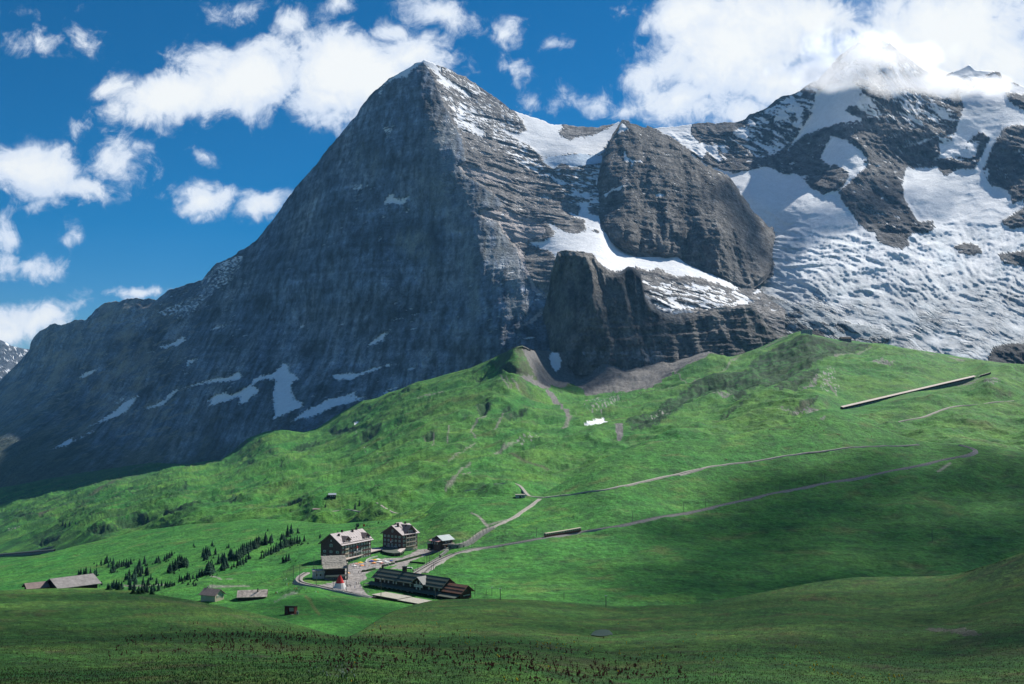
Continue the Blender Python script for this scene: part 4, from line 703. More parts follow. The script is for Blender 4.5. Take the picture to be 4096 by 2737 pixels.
# ---- the knoll with the red hut, in front of the station
TOP_K = curve([(640, 2440), (760, 2424), (850, 2416), (960, 2408), (1060, 2396), (1130, 2385), (1200, 2374), (1280, 2370), (1350, 2376), (1420, 2386), (1480, 2392), (1530, 2401), (1580, 2415), (1630, 2424), (1680, 2436), (1800, 2470)])
D_K = Depth([(640, 2440, 560), (850, 2416, 560), (1060, 2396, 560), (1200, 2374, 570), (1350, 2376, 580), (1500, 2396, 565), (1680, 2436, 520), (1800, 2470, 480), (1160, 2450, 470), (1380, 2480, 440), (900, 2470, 470), (1600, 2500, 440), (1000, 2540, 380), (1380, 2580, 370), (1700, 2560, 400), (640, 2540, 400)])
def relk(P, s=1.0):
    x, y = P[..., 0], P[..., 1]
    return s * (0.9 * fbm(x / 45, y / 45, 4, 0.5, 261) + 0.3 * fbm(x / 9, y / 11, 4, 0.6, 262) + 0.12 * fbm(x / 2.2, y / 3, 3, 0.6, 263))
def groundk(px, py):
    P = pos(px, py, D_K(px, py)); P[..., 2] += relk(P) * np.clip((py - TOP_K(px)) / 30, 0.05, 1); return P
def gpk(px, py): return Vector(groundk(np.array([float(px)]), np.array([float(py)]))[0])
def paint_k(px, py, P, N):
    x, y = P[..., 0], P[..., 1]
    c = grass(px, py, P, 0.28, 5, 0.35)
    d = dist_line(px, py, cH((320, 1010), (365, 1050), (390, 1100), (430, 1150), (460, 1190)), 30); c = lerp(c, np.array([.15, .16, .05]), 0.6 * sstep(9, 3, d))
    g = mask(px, py, [cH((0, 1060), (80, 1000), (200, 950), (380, 940), (200, 985), (90, 1030), (0, 1075))], 7, 8); c = lerp(c, SCREE * 0.7, 0.5 * g * sstep(-0.3, 0.1, fbm(x / 3, y / 3, 3, 0.6, 265)))
    return c
sheet('knoll', np.arange(640, 1801, 4.5), TOP_K, curve([(640, 2570), (1400, 2620), (1800, 2560)]), D_K, 60, lambda px, py, Y: groundk(px, py), paint_k, M_NEAR, (40, 25), rough_top=1)

# ---- the near slope
TOP_N = curve([(-250, 2372), (0, 2362), (100, 2357), (200, 2354), (300, 2352), (400, 2354), (500, 2361), (560, 2367), (640, 2380), (720, 2393), (800, 2408), (880, 2424), (960, 2440), (1040, 2458), (1120, 2478), (1200, 2502), (1280, 2525), (1340, 2542), (1385, 2550), (1430, 2532), (1480, 2500), (1530, 2468), (1560, 2450), (1600, 2436), (1660, 2418), (1720, 2404), (1790, 2398), (1880, 2396), (2000, 2396), (2130, 2400), (2300, 2412), (2460, 2425), (2560, 2425), (2700, 2420), (2780, 2416), (2860, 2402), (2960, 2386), (3060, 2368), (3160, 2348), (3260, 2330), (3360, 2316), (3440, 2309), (3560, 2307), (3680, 2307), (3760, 2304), (3820, 2298), (3900, 2278), (3980, 2252), (4060, 2228), (4120, 2205), (4330, 2130)])
D_N = Depth([(-200, 2370, 330), (0, 2362, 350), (300, 2352, 370), (560, 2367, 350), (880, 2424, 290), (1200, 2502, 220), (1385, 2550, 180), (1560, 2450, 300), (1790, 2398, 370), (2130, 2400, 380), (2460, 2425, 370), (2860, 2402, 360), (3260, 2330, 390), (3560, 2307, 400), (3800, 2300, 380), (4060, 2228, 330), (4300, 2130, 300),
             (0, 2480, 210), (600, 2480, 215), (1000, 2520, 185), (1400, 2580, 150), (1800, 2520, 210), (2400, 2540, 215), (2900, 2500, 240), (3500, 2420, 290), (3960, 2380, 260), (4200, 2400, 230), (0, 2600, 130), (700, 2600, 128), (1400, 2650, 105), (2100, 2640, 120), (2800, 2640, 130), (3500, 2560, 180), (4100, 2560, 160), (0, 2737, 78), (1000, 2737, 76), (2000, 2737, 80), (3000, 2737, 90), (4096, 2737, 100), (2000, 3300, 26), (0, 3300, 26), (4096, 3300, 30)])
def reln(P):
    x, y = P[..., 0], P[..., 1]; f = np.clip(y / 200, 0.15, 1)
    return f * (1.1 * fbm(x / 40, y / 40, 4, 0.5, 271) + 0.35 * fbm(x / 8, y / 10, 4, 0.6, 272) + 0.25 * ridged((x + 0.4 * y) / 26, (y - 0.2 * x) / 7, 3, 0.5, 275) + 0.12 * fbm(x / 1.8, y / 2.4, 3, 0.6, 273))
def groundn(px, py):
    P = pos(px, py, D_N(px, py)); P[..., 2] += reln(P) * np.clip((py - TOP_N(px)) / 40, 0.05, 1); return P
def gpn(px, py): return Vector(groundn(np.array([float(px)]), np.array([float(py)]))[0])
def paint_n(px, py, P, N):
    x, y = P[..., 0], P[..., 1]
    c = grass(px, py, P, 0.22, 8, 0.55) * np.array([1.3, .84, 1.0])
    br = sstep(0.1, 0.5, fbm(x / 20, y / 14, 4, 0.6, 281)); c = lerp(c, np.array([.085, .080, .036]), 0.6 * br)
    rb = sstep(0.15, 0.45, fbm(x / 5, y / 5, 4, 0.65, 282)) * sstep(2480, 2600, py); c = lerp(c, np.array([.085, .058, .042]), 0.65 * rb)
    b = mask(px, py, [[(3690, 2518), (3760, 2512), (3840, 2516), (3900, 2530), (3930, 2540), (3860, 2544), (3800, 2534), (3740, 2530)]], 6, 10); c = lerp(c, np.array([.17, .14, .12]), 0.7 * b)
    dk = [cE((0, 0), (0, 0), (0, 1)), [(3850, 2320), (3900, 2285), (3980, 2255), (4060, 2230), (4330, 2150), (4330, 2330), (4000, 2340)]]
    c = lerp(c, SHRUB_AND_SHADE, 0.75 * mask(px, py, dk[1:], 12, 14) * sstep(-0.2, 0.2, fbm(x / 2.5, y / 4, 3, 0.6, 284)))
    for ln, w in [([(560, 2390), (640, 2400), (760, 2418), (820, 2426)], 6), ([(0, 2480), (60, 2480)], 5), ([(900, 2462), (980, 2480), (1040, 2500)], 5)]:
        c = lerp(c, np.array([.13, .14, .06]), 0.5 * sstep(w + 3, w * 0.3, dist_line(px, py, ln, 20)))
    return c
sheet('near_slope', np.arange(-900, 5001, 5.0), TOP_N, curve([(-900, 3350), (5000, 3350)]), D_N, 230, lambda px, py, Y: groundn(px, py), paint_n, M_NEAR, (45, 22), rough_top=1.2)
# the hillside the photographer stands on goes on underneath and behind
me = bpy.data.meshes.new('hillside'); hs_v = [(-900, 24, 98), (900, 24, 98), (900, -30, 110.2), (-900, -30, 110.2), (900, -600, 190), (-900, -600, 190)]
me.from_pydata(hs_v, [], [(0, 1, 2, 3), (3, 2, 4, 5)]); me.materials.append(mat('hill_grass', (.05, .1, .02), 0.9, 0.1, (0.3, 0.4)))
o = bpy.data.objects.new('hillside', me); COL.objects.link(o); o['kind'] = 'structure'
# low ground that the nearer ridges hide
me = bpy.data.meshes.new('valley_ground'); me.from_pydata([(-9000, 20, -620), (9000, 20, -620), (9000, 12500, -620), (-9000, 12500, -620)], [], [(0, 1, 2, 3)]); me.materials.append(mat('valley_grass', (.05, .09, .03), 0.9, 0.1))
o = bpy.data.objects.new('valley_ground', me); COL.objects.link(o); o['kind'] = 'structure'

# ------------------------------------------------------------------ air
def haze():
    b = [-9500, -620, -640, 9500, 13000, 2330]
    me = bpy.data.meshes.new('haze'); bm = bmesh.new(); bmesh.ops.create_cube(bm, size=1.0)
    for v in bm.verts: v.co = Vector([(b[i] + b[i + 3]) / 2 + v.co[i] * (b[i + 3] - b[i]) for i in range(3)])
    bm.to_mesh(me); bm.free()
    m = bpy.data.materials.new('haze'); m.use_nodes = True; t = NT(m.node_tree); t.n.clear()
    pv = t.new('ShaderNodeVolumePrincipled'); pv.inputs['Color'].default_value = (0.22, 0.56, 1.0, 1); pv.inputs['Density'].default_value = 1.6e-5; pv.inputs['Anisotropy'].default_value = 0.2
    om = t.new('ShaderNodeOutputMaterial'); t.l.new(pv.outputs[0], om.inputs['Volume'])
    me.materials.append(m); o = bpy.data.objects.new('haze', me); COL.objects.link(o); o['kind'] = 'stuff'
haze()

# ------------------------------------------------------------------ unseen clouds overhead, shaped to shade parts of the ground
M_CLOUD = mat('cloud_white', (.85, .86, .88), 1.0, 0.0)
_t = NT(M_CLOUD.node_tree); _tr = _t.new('ShaderNodeBsdfTransparent'); _mx = _t.new('ShaderNodeMixShader'); _mx.inputs[0].default_value = 0.16
_t.l.new(_tr.outputs[0], _mx.inputs[1]); _t.l.new(_t.n['Principled BSDF'].outputs[0], _mx.inputs[2]); _t.l.new(_mx.outputs[0], _t.n['Material Output'].inputs['Surface'])
def shade_cloud(poly, h, r, seed, g=0.0, fill=1.0):
    """poly: outline on the ground of the shade it casts; the cloud hangs h metres up along the sun's rays"""
    rnd = random.Random(seed); P = np.array(poly, float)
    off = np.array([sv.x, sv.y]) / sv.z * (h - g)
    x0, y0 = P.min(0); x1, y1 = P.max(0); bm = bmesh.new(); n = 0
    s = r / 1.3
    for ix in range(int((x1 - x0) / s) + 1):
      for iy in range(int((y1 - y0) / s) + 1):
        x = x0 + (ix + rnd.uniform(.15, .85)) * s; y = y0 + (iy + rnd.uniform(.15, .85)) * s
        if rnd.random() > fill or not inpoly(np.array([x]), np.array([y]), poly)[0]: continue
        rr = r * rnd.uniform(0.55, 1.25)
        g = bmesh.ops.create_icosphere(bm, subdivisions=2, radius=rr)
        for v in g['verts']:
            k = 1 + 0.25 * math.sin(v.co.x * 0.09 + x) * math.sin(v.co.y * 0.11 + y) * math.cos(v.co.z * 0.1)
            v.co = v.co * k; v.co.z *= 0.7 if v.co.z > 0 else 0.3
            v.co += Vector((x + off[0], y + off[1], h + rnd.uniform(0, 0.2) * r))
        n += 1
    me = bpy.data.meshes.new('shade_cloud'); bm.to_mesh(me); bm.free(); me.materials.append(M_CLOUD)
    o = bpy.data.objects.new('shade_cloud', me); COL.objects.link(o); o['kind'] = 'stuff'; return o
shade_cloud([(330, 1075), (250, 1050), (205, 950), (165, 850), (140, 760), (120, 680), (125, 580), (170, 480), (420, 440), (800, 700), (850, 1060), (640, 1075), (420, 1075)], 2750, 46, 1, 45, .95)
shade_cloud([(190, 1000), (120, 860), (80, 760), (60, 650), (90, 590), (140, 700), (180, 850)], 2850, 44, 5, 40, .5)
shade_cloud([(-260, 120), (-70, 115), (-20, 110), (10, 110), (40, 120), (70, 130), (180, 130), (260, 130), (320, 80), (200, -20), (-260, -20)], 2750, 24, 2, -20, .5)
shade_cloud([(-260, 330), (-170, 300), (-90, 330), (-135, 430), (-130, 545), (-60, 560), (-20, 540), (10, 420), (110, 400), (260, 400), (330, 250), (260, 100), (-260, 90)], 2750, 30, 3, 20, .5)
shade_cloud([(45, 2470), (110, 2440), (180, 2490), (250, 2560), (330, 2650), (400, 2700), (300, 2730), (60, 2740)], 2750, 34, 4, 200, 1.0)  # unseen cloud added to shade the hollow under the cliffs

# ================================================================== OBJECTS
class MB:
    """collects shapes into ONE mesh object"""
    def __init__(s): s.v = []; s.f = []; s.m = []
    def add(s, verts, faces, mi=0):
        n = len(s.v); s.v += [tuple(v) for v in verts]; s.f += [tuple(i + n for i in f) for f in faces]; s.m += [mi] * len(faces); return s
    def box(s, x0, y0, z0, x1, y1, z1, mi=0):
        return s.add([(x0, y0, z0), (x1, y0, z0), (x1, y1, z0), (x0, y1, z0), (x0, y0, z1), (x1, y0, z1), (x1, y1, z1), (x0, y1, z1)],
                     [(0, 3, 2, 1), (4, 5, 6, 7), (0, 1, 5, 4), (1, 2, 6, 5), (2, 3, 7, 6), (3, 0, 4, 7)], mi)
    def prism(s, poly, axis, a, b, mi=0):
        """poly of (p, q) extruded along axis 'x', 'y' or 'z' from a to b"""
        n = len(poly); mk = {'x': lambda p, q, t: (t, p, q), 'y': lambda p, q, t: (p, t, q), 'z': lambda p, q, t: (p, q, t)}[axis]
        v = [mk(p, q, a) for p, q in poly] + [mk(p, q, b) for p, q in poly]
        return s.add(v, [tuple(range(n))[::-1], tuple(range(n, 2 * n))] + [(i, (i + 1) % n, n + (i + 1) % n, n + i) for i in range(n)], mi)
    def slab(s, a, b, c, d, t=0.25, mi=0):
        """four corners of a thin plate, thickened along its normal"""
        a, b, c, d = map(Vector, (a, b, c, d)); n = (b - a).cross(d - a).normalized() * t
        if n.z < 0: n = -n
        v = [a, b, c, d, a + n, b + n, c + n, d + n]
        return s.add(v, [(0, 3, 2, 1), (4, 5, 6, 7), (0, 1, 5, 4), (1, 2, 6, 5), (2, 3, 7, 6), (3, 0, 4, 7)], mi)
    def tube(s, p, q, r0, r1=None, n=6, mi=0):
        p, q = Vector(p), Vector(q); r1 = r0 if r1 is None else r1; d = (q - p).normalized()
        u = d.orthogonal().normalized(); w = d.cross(u); v = []
        for c, r in ((p, r0), (q, r1)):
            for i in range(n):
                a = 2 * math.pi * i / n; v.append(c + (u * math.cos(a) + w * math.sin(a)) * r)
        return s.add(v, [tuple(range(n))[::-1], tuple(range(n, 2 * n))] + [(i, (i + 1) % n, n + (i + 1) % n, n + i) for i in range(n)], mi)
    def mesh(s, name, mats):
        me = bpy.data.meshes.new(name); me.from_pydata(s.v, [], s.f)
        for m in (mats if isinstance(mats, (list, tuple)) else [mats]): me.materials.append(m)
        me.polygons.foreach_set('material_index', s.m); bm = bmesh.new(); bm.from_mesh(me); bmesh.ops.recalc_face_normals(bm, faces=bm.faces); bm.to_mesh(me); bm.free(); return me
    def build(s, name, mats, parent=None, loc=(0, 0, 0), rotz=0): return put(name, s.mesh(name, mats), parent, loc, rotz)
def put(name, me, parent=None, loc=(0, 0, 0), rotz=0, scale=None):
    o = bpy.data.objects.new(name, me); COL.objects.link(o); o.location = loc; o.rotation_euler = (0, 0, rotz)
    if scale is not None: o.scale = scale if hasattr(scale, '__len__') else (scale,) * 3
    if parent is not None: o.parent = parent
    return o
def thing(name, label, cat, loc=(0, 0, 0), rotz=0, group=None):
    o = bpy.data.objects.new(name, None); COL.objects.link(o); o.location = loc; o.rotation_euler = (0, 0, rotz); o.empty_display_size = 0.5
    return tag(o, label, cat, group)
KIDS = {}
def copy_tree(o, parent=None):
    c = o.copy(); COL.objects.link(c)
    if parent is not None: c.parent = parent
    for ch in [k for k in bpy.data.objects if k.parent == o] if o.name not in KIDS else KIDS[o.name]: copy_tree(ch, c)
    return c
def gpx(px, py):
    if py > float(TOP_N(px)) + 1: return gpn(px, py)
    if 640 < px < 1790 and py > float(TOP_K(px)) + 1: return gpk(px, py)
    if py > float(TOP_G2(px)) + 1: return gp(px, py)
    return gp1(px, py)
def flat(px, py, z=0.0):
    k = float(CAM_Z - z) / ((py - 1648.0)); Y = 4000.0 * k
    for _ in range(4): Y *= 1 + (float(pos(px, py, Y)[2]) - z) / (CAM_Z - z)
    p = pos(px, py, Y); return Vector((float(p[0]), float(p[1]), z))

m_wood = mat('dark_brown_shingle', (.12, .068, .060), .85, .2, (0.8, .35)); m_wood2 = mat('weathered_dark_timber', (.040, .030, .026), .85, .2, (1.2, .35)); m_redwood = mat('red_brown_boards', (.085, .034, .026), .85, .2, (1.0, .3))
m_roofp = mat('pale_metal_roof', (.31, .265, .265), .6, .35, (0.35, .25)); m_roofb = mat('brown_grey_roof', (.22, .17, .155), .8, .2, (0.6, .25)); m_roofg = mat('slate_green_roof', (.088, .105, .082), .75, .3, (0.25, .22)); m_roofr = mat('rusty_brown_roof', (.21, .10, .065), .75, .25, (0.3, .25))
m_stone = mat('stone_slab_roof', (.36, .33, .28), .9, .15, (1.4, .5), (1.5, .8, .3)); m_conc = mat('pale_masonry', (.42, .42, .40), .9, .15, (0.7, .35), (2.0, .5, .1)); m_rubble = mat('rubble_stone', (.20, .20, .185), .9, .15, (1.2, .55), (1.3, .9, .35))
m_white = mat('white_paint', (.72, .72, .68), .6, .3); m_shut = mat('pale_green_shutter', (.22, .33, .24), .65, .3, (2.0, .15)); m_glass = mat('window_glass', (.02, .028, .03), .12, .6); m_trim = mat('cream_trim', (.46, .40, .30), .7, .2)
m_terr = mat('terrace_roof', (.48, .41, .37), .8, .2, (0.3, .2)); m_gravel = mat('gravel_roof', (.38, .36, .30), .95, .1, (1.0, .35), (2.5, .7, .15)); m_dark = mat('dark_metal', (.03, .035, .035), .5, .4); m_iron = mat('weathered_pole', (.075, .08, .07), .7, .3, (1, .3)); m_bar = mat('snow_bar', (.025, .022, .02), .7, .2)
m_ball = mat('track_ballast', (.29, .27, .25), .95, .1, (0.8, .35), (1.5, .8, .2)); m_path = mat('gravel_path', (.34, .315, .275), .95, .1, (0.4, .3), (1.2, .5, .15)); m_rail = mat('rail_steel', (.17, .15, .14), .4, .5, None, None, .6)
m_red = mat('red_canvas', (.50, .035, .035), .8, .2, (1, .15)); m_canvas = mat('white_canvas', (.62, .61, .58), .85, .15, (0.8, .12)); m_cream = mat('cream_coach_paint', (.52, .45, .31), .45, .4); m_maroon = mat('red_brown_coach_paint', (.17, .034, .026), .45, .4); m_rust = mat('rusty_sheet', (.46, .38, .33), .7, .3, (0.55, .65)); m_hutred = mat('red_hut_boards', (.12, .03, .022), .8, .2, (1.0, .3))
m_needle = mat('spruce_needles', (.016, .042, .026), .9, .1, (0.9, .45)); _t = NT(m_needle.node_tree); _oi = _t.new('ShaderNodeObjectInfo'); _src = _t.n['Principled BSDF'].inputs['Base Color'].links[0].from_socket; _vm = _t.new('ShaderNodeVectorMath'); _vm.operation = 'SCALE'; _t.l.new(_src, _vm.inputs[0]); _t.l.new(_t.ramp(_oi.outputs['Random'], 0, 1, .7, 2.0, False), _vm.inputs['Scale']); _t.l.new(_vm.outputs[0], _t.n['Principled BSDF'].inputs['Base Color'])
m_bark = mat('spruce_bark', (.05, .036, .026), .95, .1); m_rock = mat('grey_boulder', (.40, .39, .37), .95, .1, (0.8, .4), (1.2, .9, .3)); m_hedge = mat('clipped_hedge', (.020, .055, .018), .9, .1, (1.5, .5), (2, 1, .3))

# ---- window: white frame with cross bar, dark pane and two pale green shutters (local: x along wall, -y outwards)
def win_meshes(w, h, shut=True):
    f = MB(); e = 0.13
    f.box(-w / 2, -.10, 0, w / 2, .02, e).box(-w / 2, -.10, h - e, w / 2, .02, h).box(-w / 2, -.10, e, -w / 2 + e, .02, h - e).box(w / 2 - e, -.10, e, w / 2, .02, h - e).box(-.05, -.09, e, .05, .01, h - e).box(-w / 2 + e, -.085, h * .62, w / 2 - e, .005, h * .62 + .09)
    p = MB().box(-w / 2 + e, -.05, e, w / 2 - e, -.02, h - e)
    s = [MB().box(-w / 2 - .52, -.14, 0, -w / 2 - .03, -.04, h), MB().box(w / 2 + .03, -.14, 0, w / 2 + .52, -.04, h)]
    return f.mesh('window', m_white), p.mesh('pane', m_glass), [q.mesh('shutter', m_shut) for q in s] if shut else []
WIN = {}
def window(parent, x, y, z, wall, w=1.15, h=1.7, shut=True):
    k = (w, h, shut)
    if k not in WIN: WIN[k] = win_meshes(*k)
    f, p, s = WIN[k]; r = {'f': 0, 'l': -math.pi / 2, 'r': math.pi / 2, 'b': math.pi}[wall]
    o = put('window', f, parent, (x, y, z), r); put('pane', p, o)
    for q in s: put('shutter', q, o)
    return o
def text_mesh(txt, size, m, name='lettering', depth=0.06):
    cu = bpy.data.curves.new(name, 'FONT'); cu.body = txt; cu.size = size; cu.extrude = depth / 2; cu.align_x = 'CENTER'; cu.align_y = 'CENTER'; cu.resolution_u = 2
    t = bpy.data.objects.new('tmp_text', cu); COL.objects.link(t); dg = bpy.context.evaluated_depsgraph_get(); me = bpy.data.meshes.new_from_object(t.evaluated_get(dg)); bpy.data.objects.remove(t)
    me.transform(Matrix.Rotation(math.pi / 2, 4, 'X')); me.materials.clear(); me.materials.append(m); me.name = name; return me
def gable_roof(parent, L, W, ze, zr, ov, mat_, x0=0.0, y0=0.0, name='roof', t=0.28):
    """ridge along x over a house from (x0, y0) to (x0+L, y0+W)"""
    k = (zr - ze) / (W / 2); ym = y0 + W / 2
    m = MB().slab((x0 - ov, y0 - ov, ze - ov * k), (x0 + L + ov, y0 - ov, ze - ov * k), (x0 + L + ov, ym, zr), (x0 - ov, ym, zr), t)
    m.slab((x0 - ov, ym, zr), (x0 + L + ov, ym, zr), (x0 + L + ov, y0 + W + ov, ze - ov * k), (x0 - ov, y0 + W + ov, ze - ov * k), t)
    return m.build(name, mat_, parent)
def gable_roof_y(parent, x0, x1, ya, yb, ze, zr, ov, mat_, name='roof', t=0.25):
    """ridge along y"""
    k = (zr - ze) / ((x1 - x0) / 2); xm = (x0 + x1) / 2
    m = MB().slab((x0 - ov, ya, ze - ov * k), (xm, ya, zr), (xm, yb, zr), (x0 - ov, yb, ze - ov * k), t).slab((xm, ya, zr), (x1 + ov, ya, ze - ov * k), (x1 + ov, yb, ze - ov * k), (xm, yb, zr), t)
    return m.build(name, mat_, parent)
def house_wall(L, W, z0, ze, zr, x0=0, y0=0):
    return MB().prism([(y0, z0), (y0 + W, z0), (y0 + W, ze), (y0 + W / 2, zr), (y0, ze)], 'x', x0, x0 + L)
def dormer(parent, roof, xa, xb, yb, zb, ze, zr, yfront, mat_roof, nwin=2):
    d = MB().prism([(xa, zb), (xb, zb), (xb, ze), ((xa + xb) / 2, zr), (xa, ze)], 'y', yfront, yb).build('dormer', m_wood, parent)
    gable_roof_y(d, xa, xb, yfront - .6, yb + .2, ze, zr, .7, mat_roof, 'dormer_roof')
    for i in range(nwin):
        x = xa + (xb - xa) * (i + 0.5) / nwin
        k = (1.0, 1.5, False)
        if k not in WIN: WIN[k] = win_meshes(*k)
        o = put('window', WIN[k][0], d, (x, yfront - .01, zb + .35 if ze - zb < 2.6 else ze - 1.75))
    return d
def flag(parent, x, y, z, h=2.6, w=0.9, wall='f'):
    return MB().box(x - w / 2, y - .06, z - h, x + w / 2, y, z).build('banner', m_red if wall == 'r' else M_BANNER, parent)
M_BANNER = bpy.data.materials.new('swiss_banner'); M_BANNER.use_nodes = True
_t = NT(M_BANNER.node_tree); _b = _t.n['Principled BSDF']; _tc = _t.new('ShaderNodeTexCoord'); _sp = _t.new('ShaderNodeSeparateXYZ'); _t.l.new(_tc.outputs['Generated'], _sp.inputs[0])
_t.l.new(_t.mix(_t.ramp(_sp.outputs[2], 0.42, 0.46), (.75, .70, .66, 1), (.55, .05, .04, 1)), _b.inputs['Base Color'])

# ---- hotel at the left with the long pale roof
def hotel_long():
    c = flat(1365, 2262); t = thing('hotel', 'big dark brown hotel with long pale roof and two gabled dormers beside the terrace', 'hotel', (c.x, c.y, -0.5), R(62))
    L, W, ze, zr = 36.5, 19.0, 15.8, 22.6
    house_wall(L, W, 0, ze, zr).build('wall', m_wood, t)
    rf = gable_roof(t, L, W, ze, zr, 1.5, m_roofp)
    k = (zr - ze) / (W / 2)
    for i in range(1, 13): MB().slab((i * 2.85, -1.4, ze - 1.4 * k + .26), (i * 2.85 + .14, -1.4, ze - 1.4 * k + .26), (i * 2.85 + .14, W / 2, zr + .26), (i * 2.85, W / 2, zr + .26), .12).build('roof_seam', m_roofb, rf)
    MB().box(-1.0, -.55, ze - .1, L + 1.0, -.42, ze + .42).build('snow_guard', m_bar, rf)
    for xa, xb, n in ((4.5, 11.5, 3), (28.5, 35.5, 3)): dormer(t, rf, xa, xb, 7.4, 15.2, 18.0, 20.6, 0.5, m_roofb, n)
    # brown half-hip over the front gable
    MB().slab((-1.6, -.5, ze + 1.2), (-1.6, W / 2, zr + .15), (2.4, W / 2, zr + .15), (2.4, -.5, ze + 1.2), .1)
    MB().slab((-1.7, W / 2, zr + .32), (5.0, W / 2, zr + .32), (5.0, W + 1.55, ze - 1.55 * k + .32), (-1.7, W + 1.55, ze - 1.55 * k + .32), .12).build('roof_cladding', m_roofb, t)
    for x in (15.5, 18.8, 22.0): MB().box(x, 3.0, 17.9, x + .9, 4.6, 18.75).build('skylight', m_dark, t)
    for x, y, z, h in ((12.8, 9.5, 22.0, 2.4), (24.0, 8.2, 21.5, 2.2), (30.5, 9.5, 22.2, 2.3), (5.5, 6.8, 20.6, 1.8)): MB().box(x - .6, y - .6, z - 1.2, x + .6, y + .6, z + h).build('chimney', m_wood2, t)
    for i in range(11):
        for z in (2.0, 5.3, 8.6, 11.9):
            if i == 1 and z < 11: continue
            window(t, 1.9 + i * 3.28, -.01, z + .3, 'f', 1.15, 1.8)
    for j in range(3):
        for z in (2.3, 5.6, 8.9): window(t, -.01, 3.6 + j * 5.9, z, 'l', 1.6, 1.7)
    window(t, -.01, 9.5, 13.2, 'l', 1.6, 2.2); window(t, -.01, 9.5, 17.2, 'l', .9, 1.2, False)
    for z in (4.8, 8.1, 11.3):
        b = MB().box(3.2, -1.5, z, 7.2, -.02, z + .15).box(3.2, -1.5, z + .15, 7.2, -1.42, z + 1.1).build('balcony', m_trim, t)
        window(t, 5.2, -.01, z + .3, 'f', 1.3, 2.0)
    b = MB().box(12.4, -1.3, 7.75, 24.4, -.02, 7.9).box(12.4, -1.3, 7.9, 24.4, -1.22, 8.9).build('balcony', m_wood2, t)
    put('lettering', text_mesh('BELLEVUE', 1.9, m_white), t, (18.4, -1.38, 8.3), 0, (1.25, 1, 1))
    b = MB().box(11.5, -.9, 11.2, 25.5, -.02, 11.35).box(11.5, -.9, 11.35, 25.5, -.84, 12.1).build('balcony', m_wood2, t)
    for x, z in ((18.0, 12.6), (33.2, 15.4)): flag(t, x, -1.0, z, 3.4, 1.0)
    MB().box(-.3, -.12, 12.0 + 3.4, L + .3, -.02, 15.75).build('cornice', m_trim, t)
    return t
hotel_long()

# ---- tall hotel with crossed gables
def hotel_tall():
    c = flat(1608, 2216); t = thing('hotel', 'tall dark brown hotel with crossed gables and lettering over its lower floor', 'hotel', (c.x, c.y, -0.3), R(55))
    L, W, ze, zr = 18.8, 20.5, 15.6, 21.8
    house_wall(L, W, 0, ze, zr).build('wall', m_wood, t)
    MB().box(-.06, -.06, 0, L + .06, W + .06, 4.4).build('lower_storey', m_trim, t)
    gable_roof(t, L, W, ze, zr, 1.4, m_roofp)
    xa, xb = 3.8, 15.2; MB().prism([(xa, 13), (xb, 13), (xb, 16.8), ((xa + xb) / 2, 21.6), (xa, 16.8)], 'y', -.35, 9.5).build('cross_gable', m_wood, t)
    gable_roof_y(t, xa, xb, -1.6, 10.2, 16.8, 21.9, 1.0, m_roofb, 'cross_gable_roof')
    MB().slab((-1.5, W / 2, zr + .3), (5, W / 2, zr + .3), (5, W + 1.5, ze - .45), (-1.5, W + 1.5, ze - .45), .1).build('roof_cladding', m_roofb, t)
    MB().slab((6, 5.0, 19.2), (13, 5.0, 19.2), (13, 12, 23.2), (6, 12, 23.2), .2).slab((6, 12, 23.2), (13, 12, 23.2), (13, 19, 19.2), (6, 19, 19.2), .2).build('ridge_roof', m_roofp, t)
    for x, y, z in ((4.0, 8.0, 22.0), (8.5, 3.2, 20.8), (15.5, 10.3, 22.0)): MB().box(x - .6, y - .6, z - 1.5, x + .6, y + .6, z + 1.6).build('chimney', m_wood2, t)
    for i in range(5):
        for z in (1.4, 5.9, 9.1, 12.4): window(t, -.07, 2.6 + i * 3.85, z, 'l', 1.2, 1.75, z > 3)
    window(t, -.01, W / 2, 16.6, 'l', 1.5, 2.2, False)
    for i in range(6):
        for z in (1.2, 5.9, 9.1, 12.3): window(t, 2.0 + i * 2.95, -.07 if z < 13 else -.36, z, 'f', 1.2, 1.9, z > 3)
    for x in (7.6, 9.5, 11.4): window(t, x, -.36, 16.0, 'f', .9, 2.1, False)
    for z in (5.2, 8.5, 11.9): MB().box(3.6, -1.35, z, 15.4, -.02, z + .16).box(3.6, -1.35, z + .16, 15.4, -1.27, z + .95).build('balcony', m_trim, t)
    for x in (3.7, 7.5, 11.4, 15.2): MB().box(x - .12, -1.3, 5.36, x + .12, -1.12, 15.3).build('balcony_post', m_trim, t)
    put('lettering', text_mesh('DES ALPES', 1.75, m_white), t, (-.16, W / 2 + .3, 5.0 + .2), -math.pi / 2, (1.45, 1, 1))
    flag(t, 0, 0, 0, 3.2, 1.0).location = (0, 0, 0)
    f = [o for o in bpy.data.objects if o.parent == t and o.name.startswith('banner')][-1]; f.location = (-.2, 11.6, 11.4); f.rotation_euler = (0, 0, -math.pi / 2)
    return t
hotel_tall()

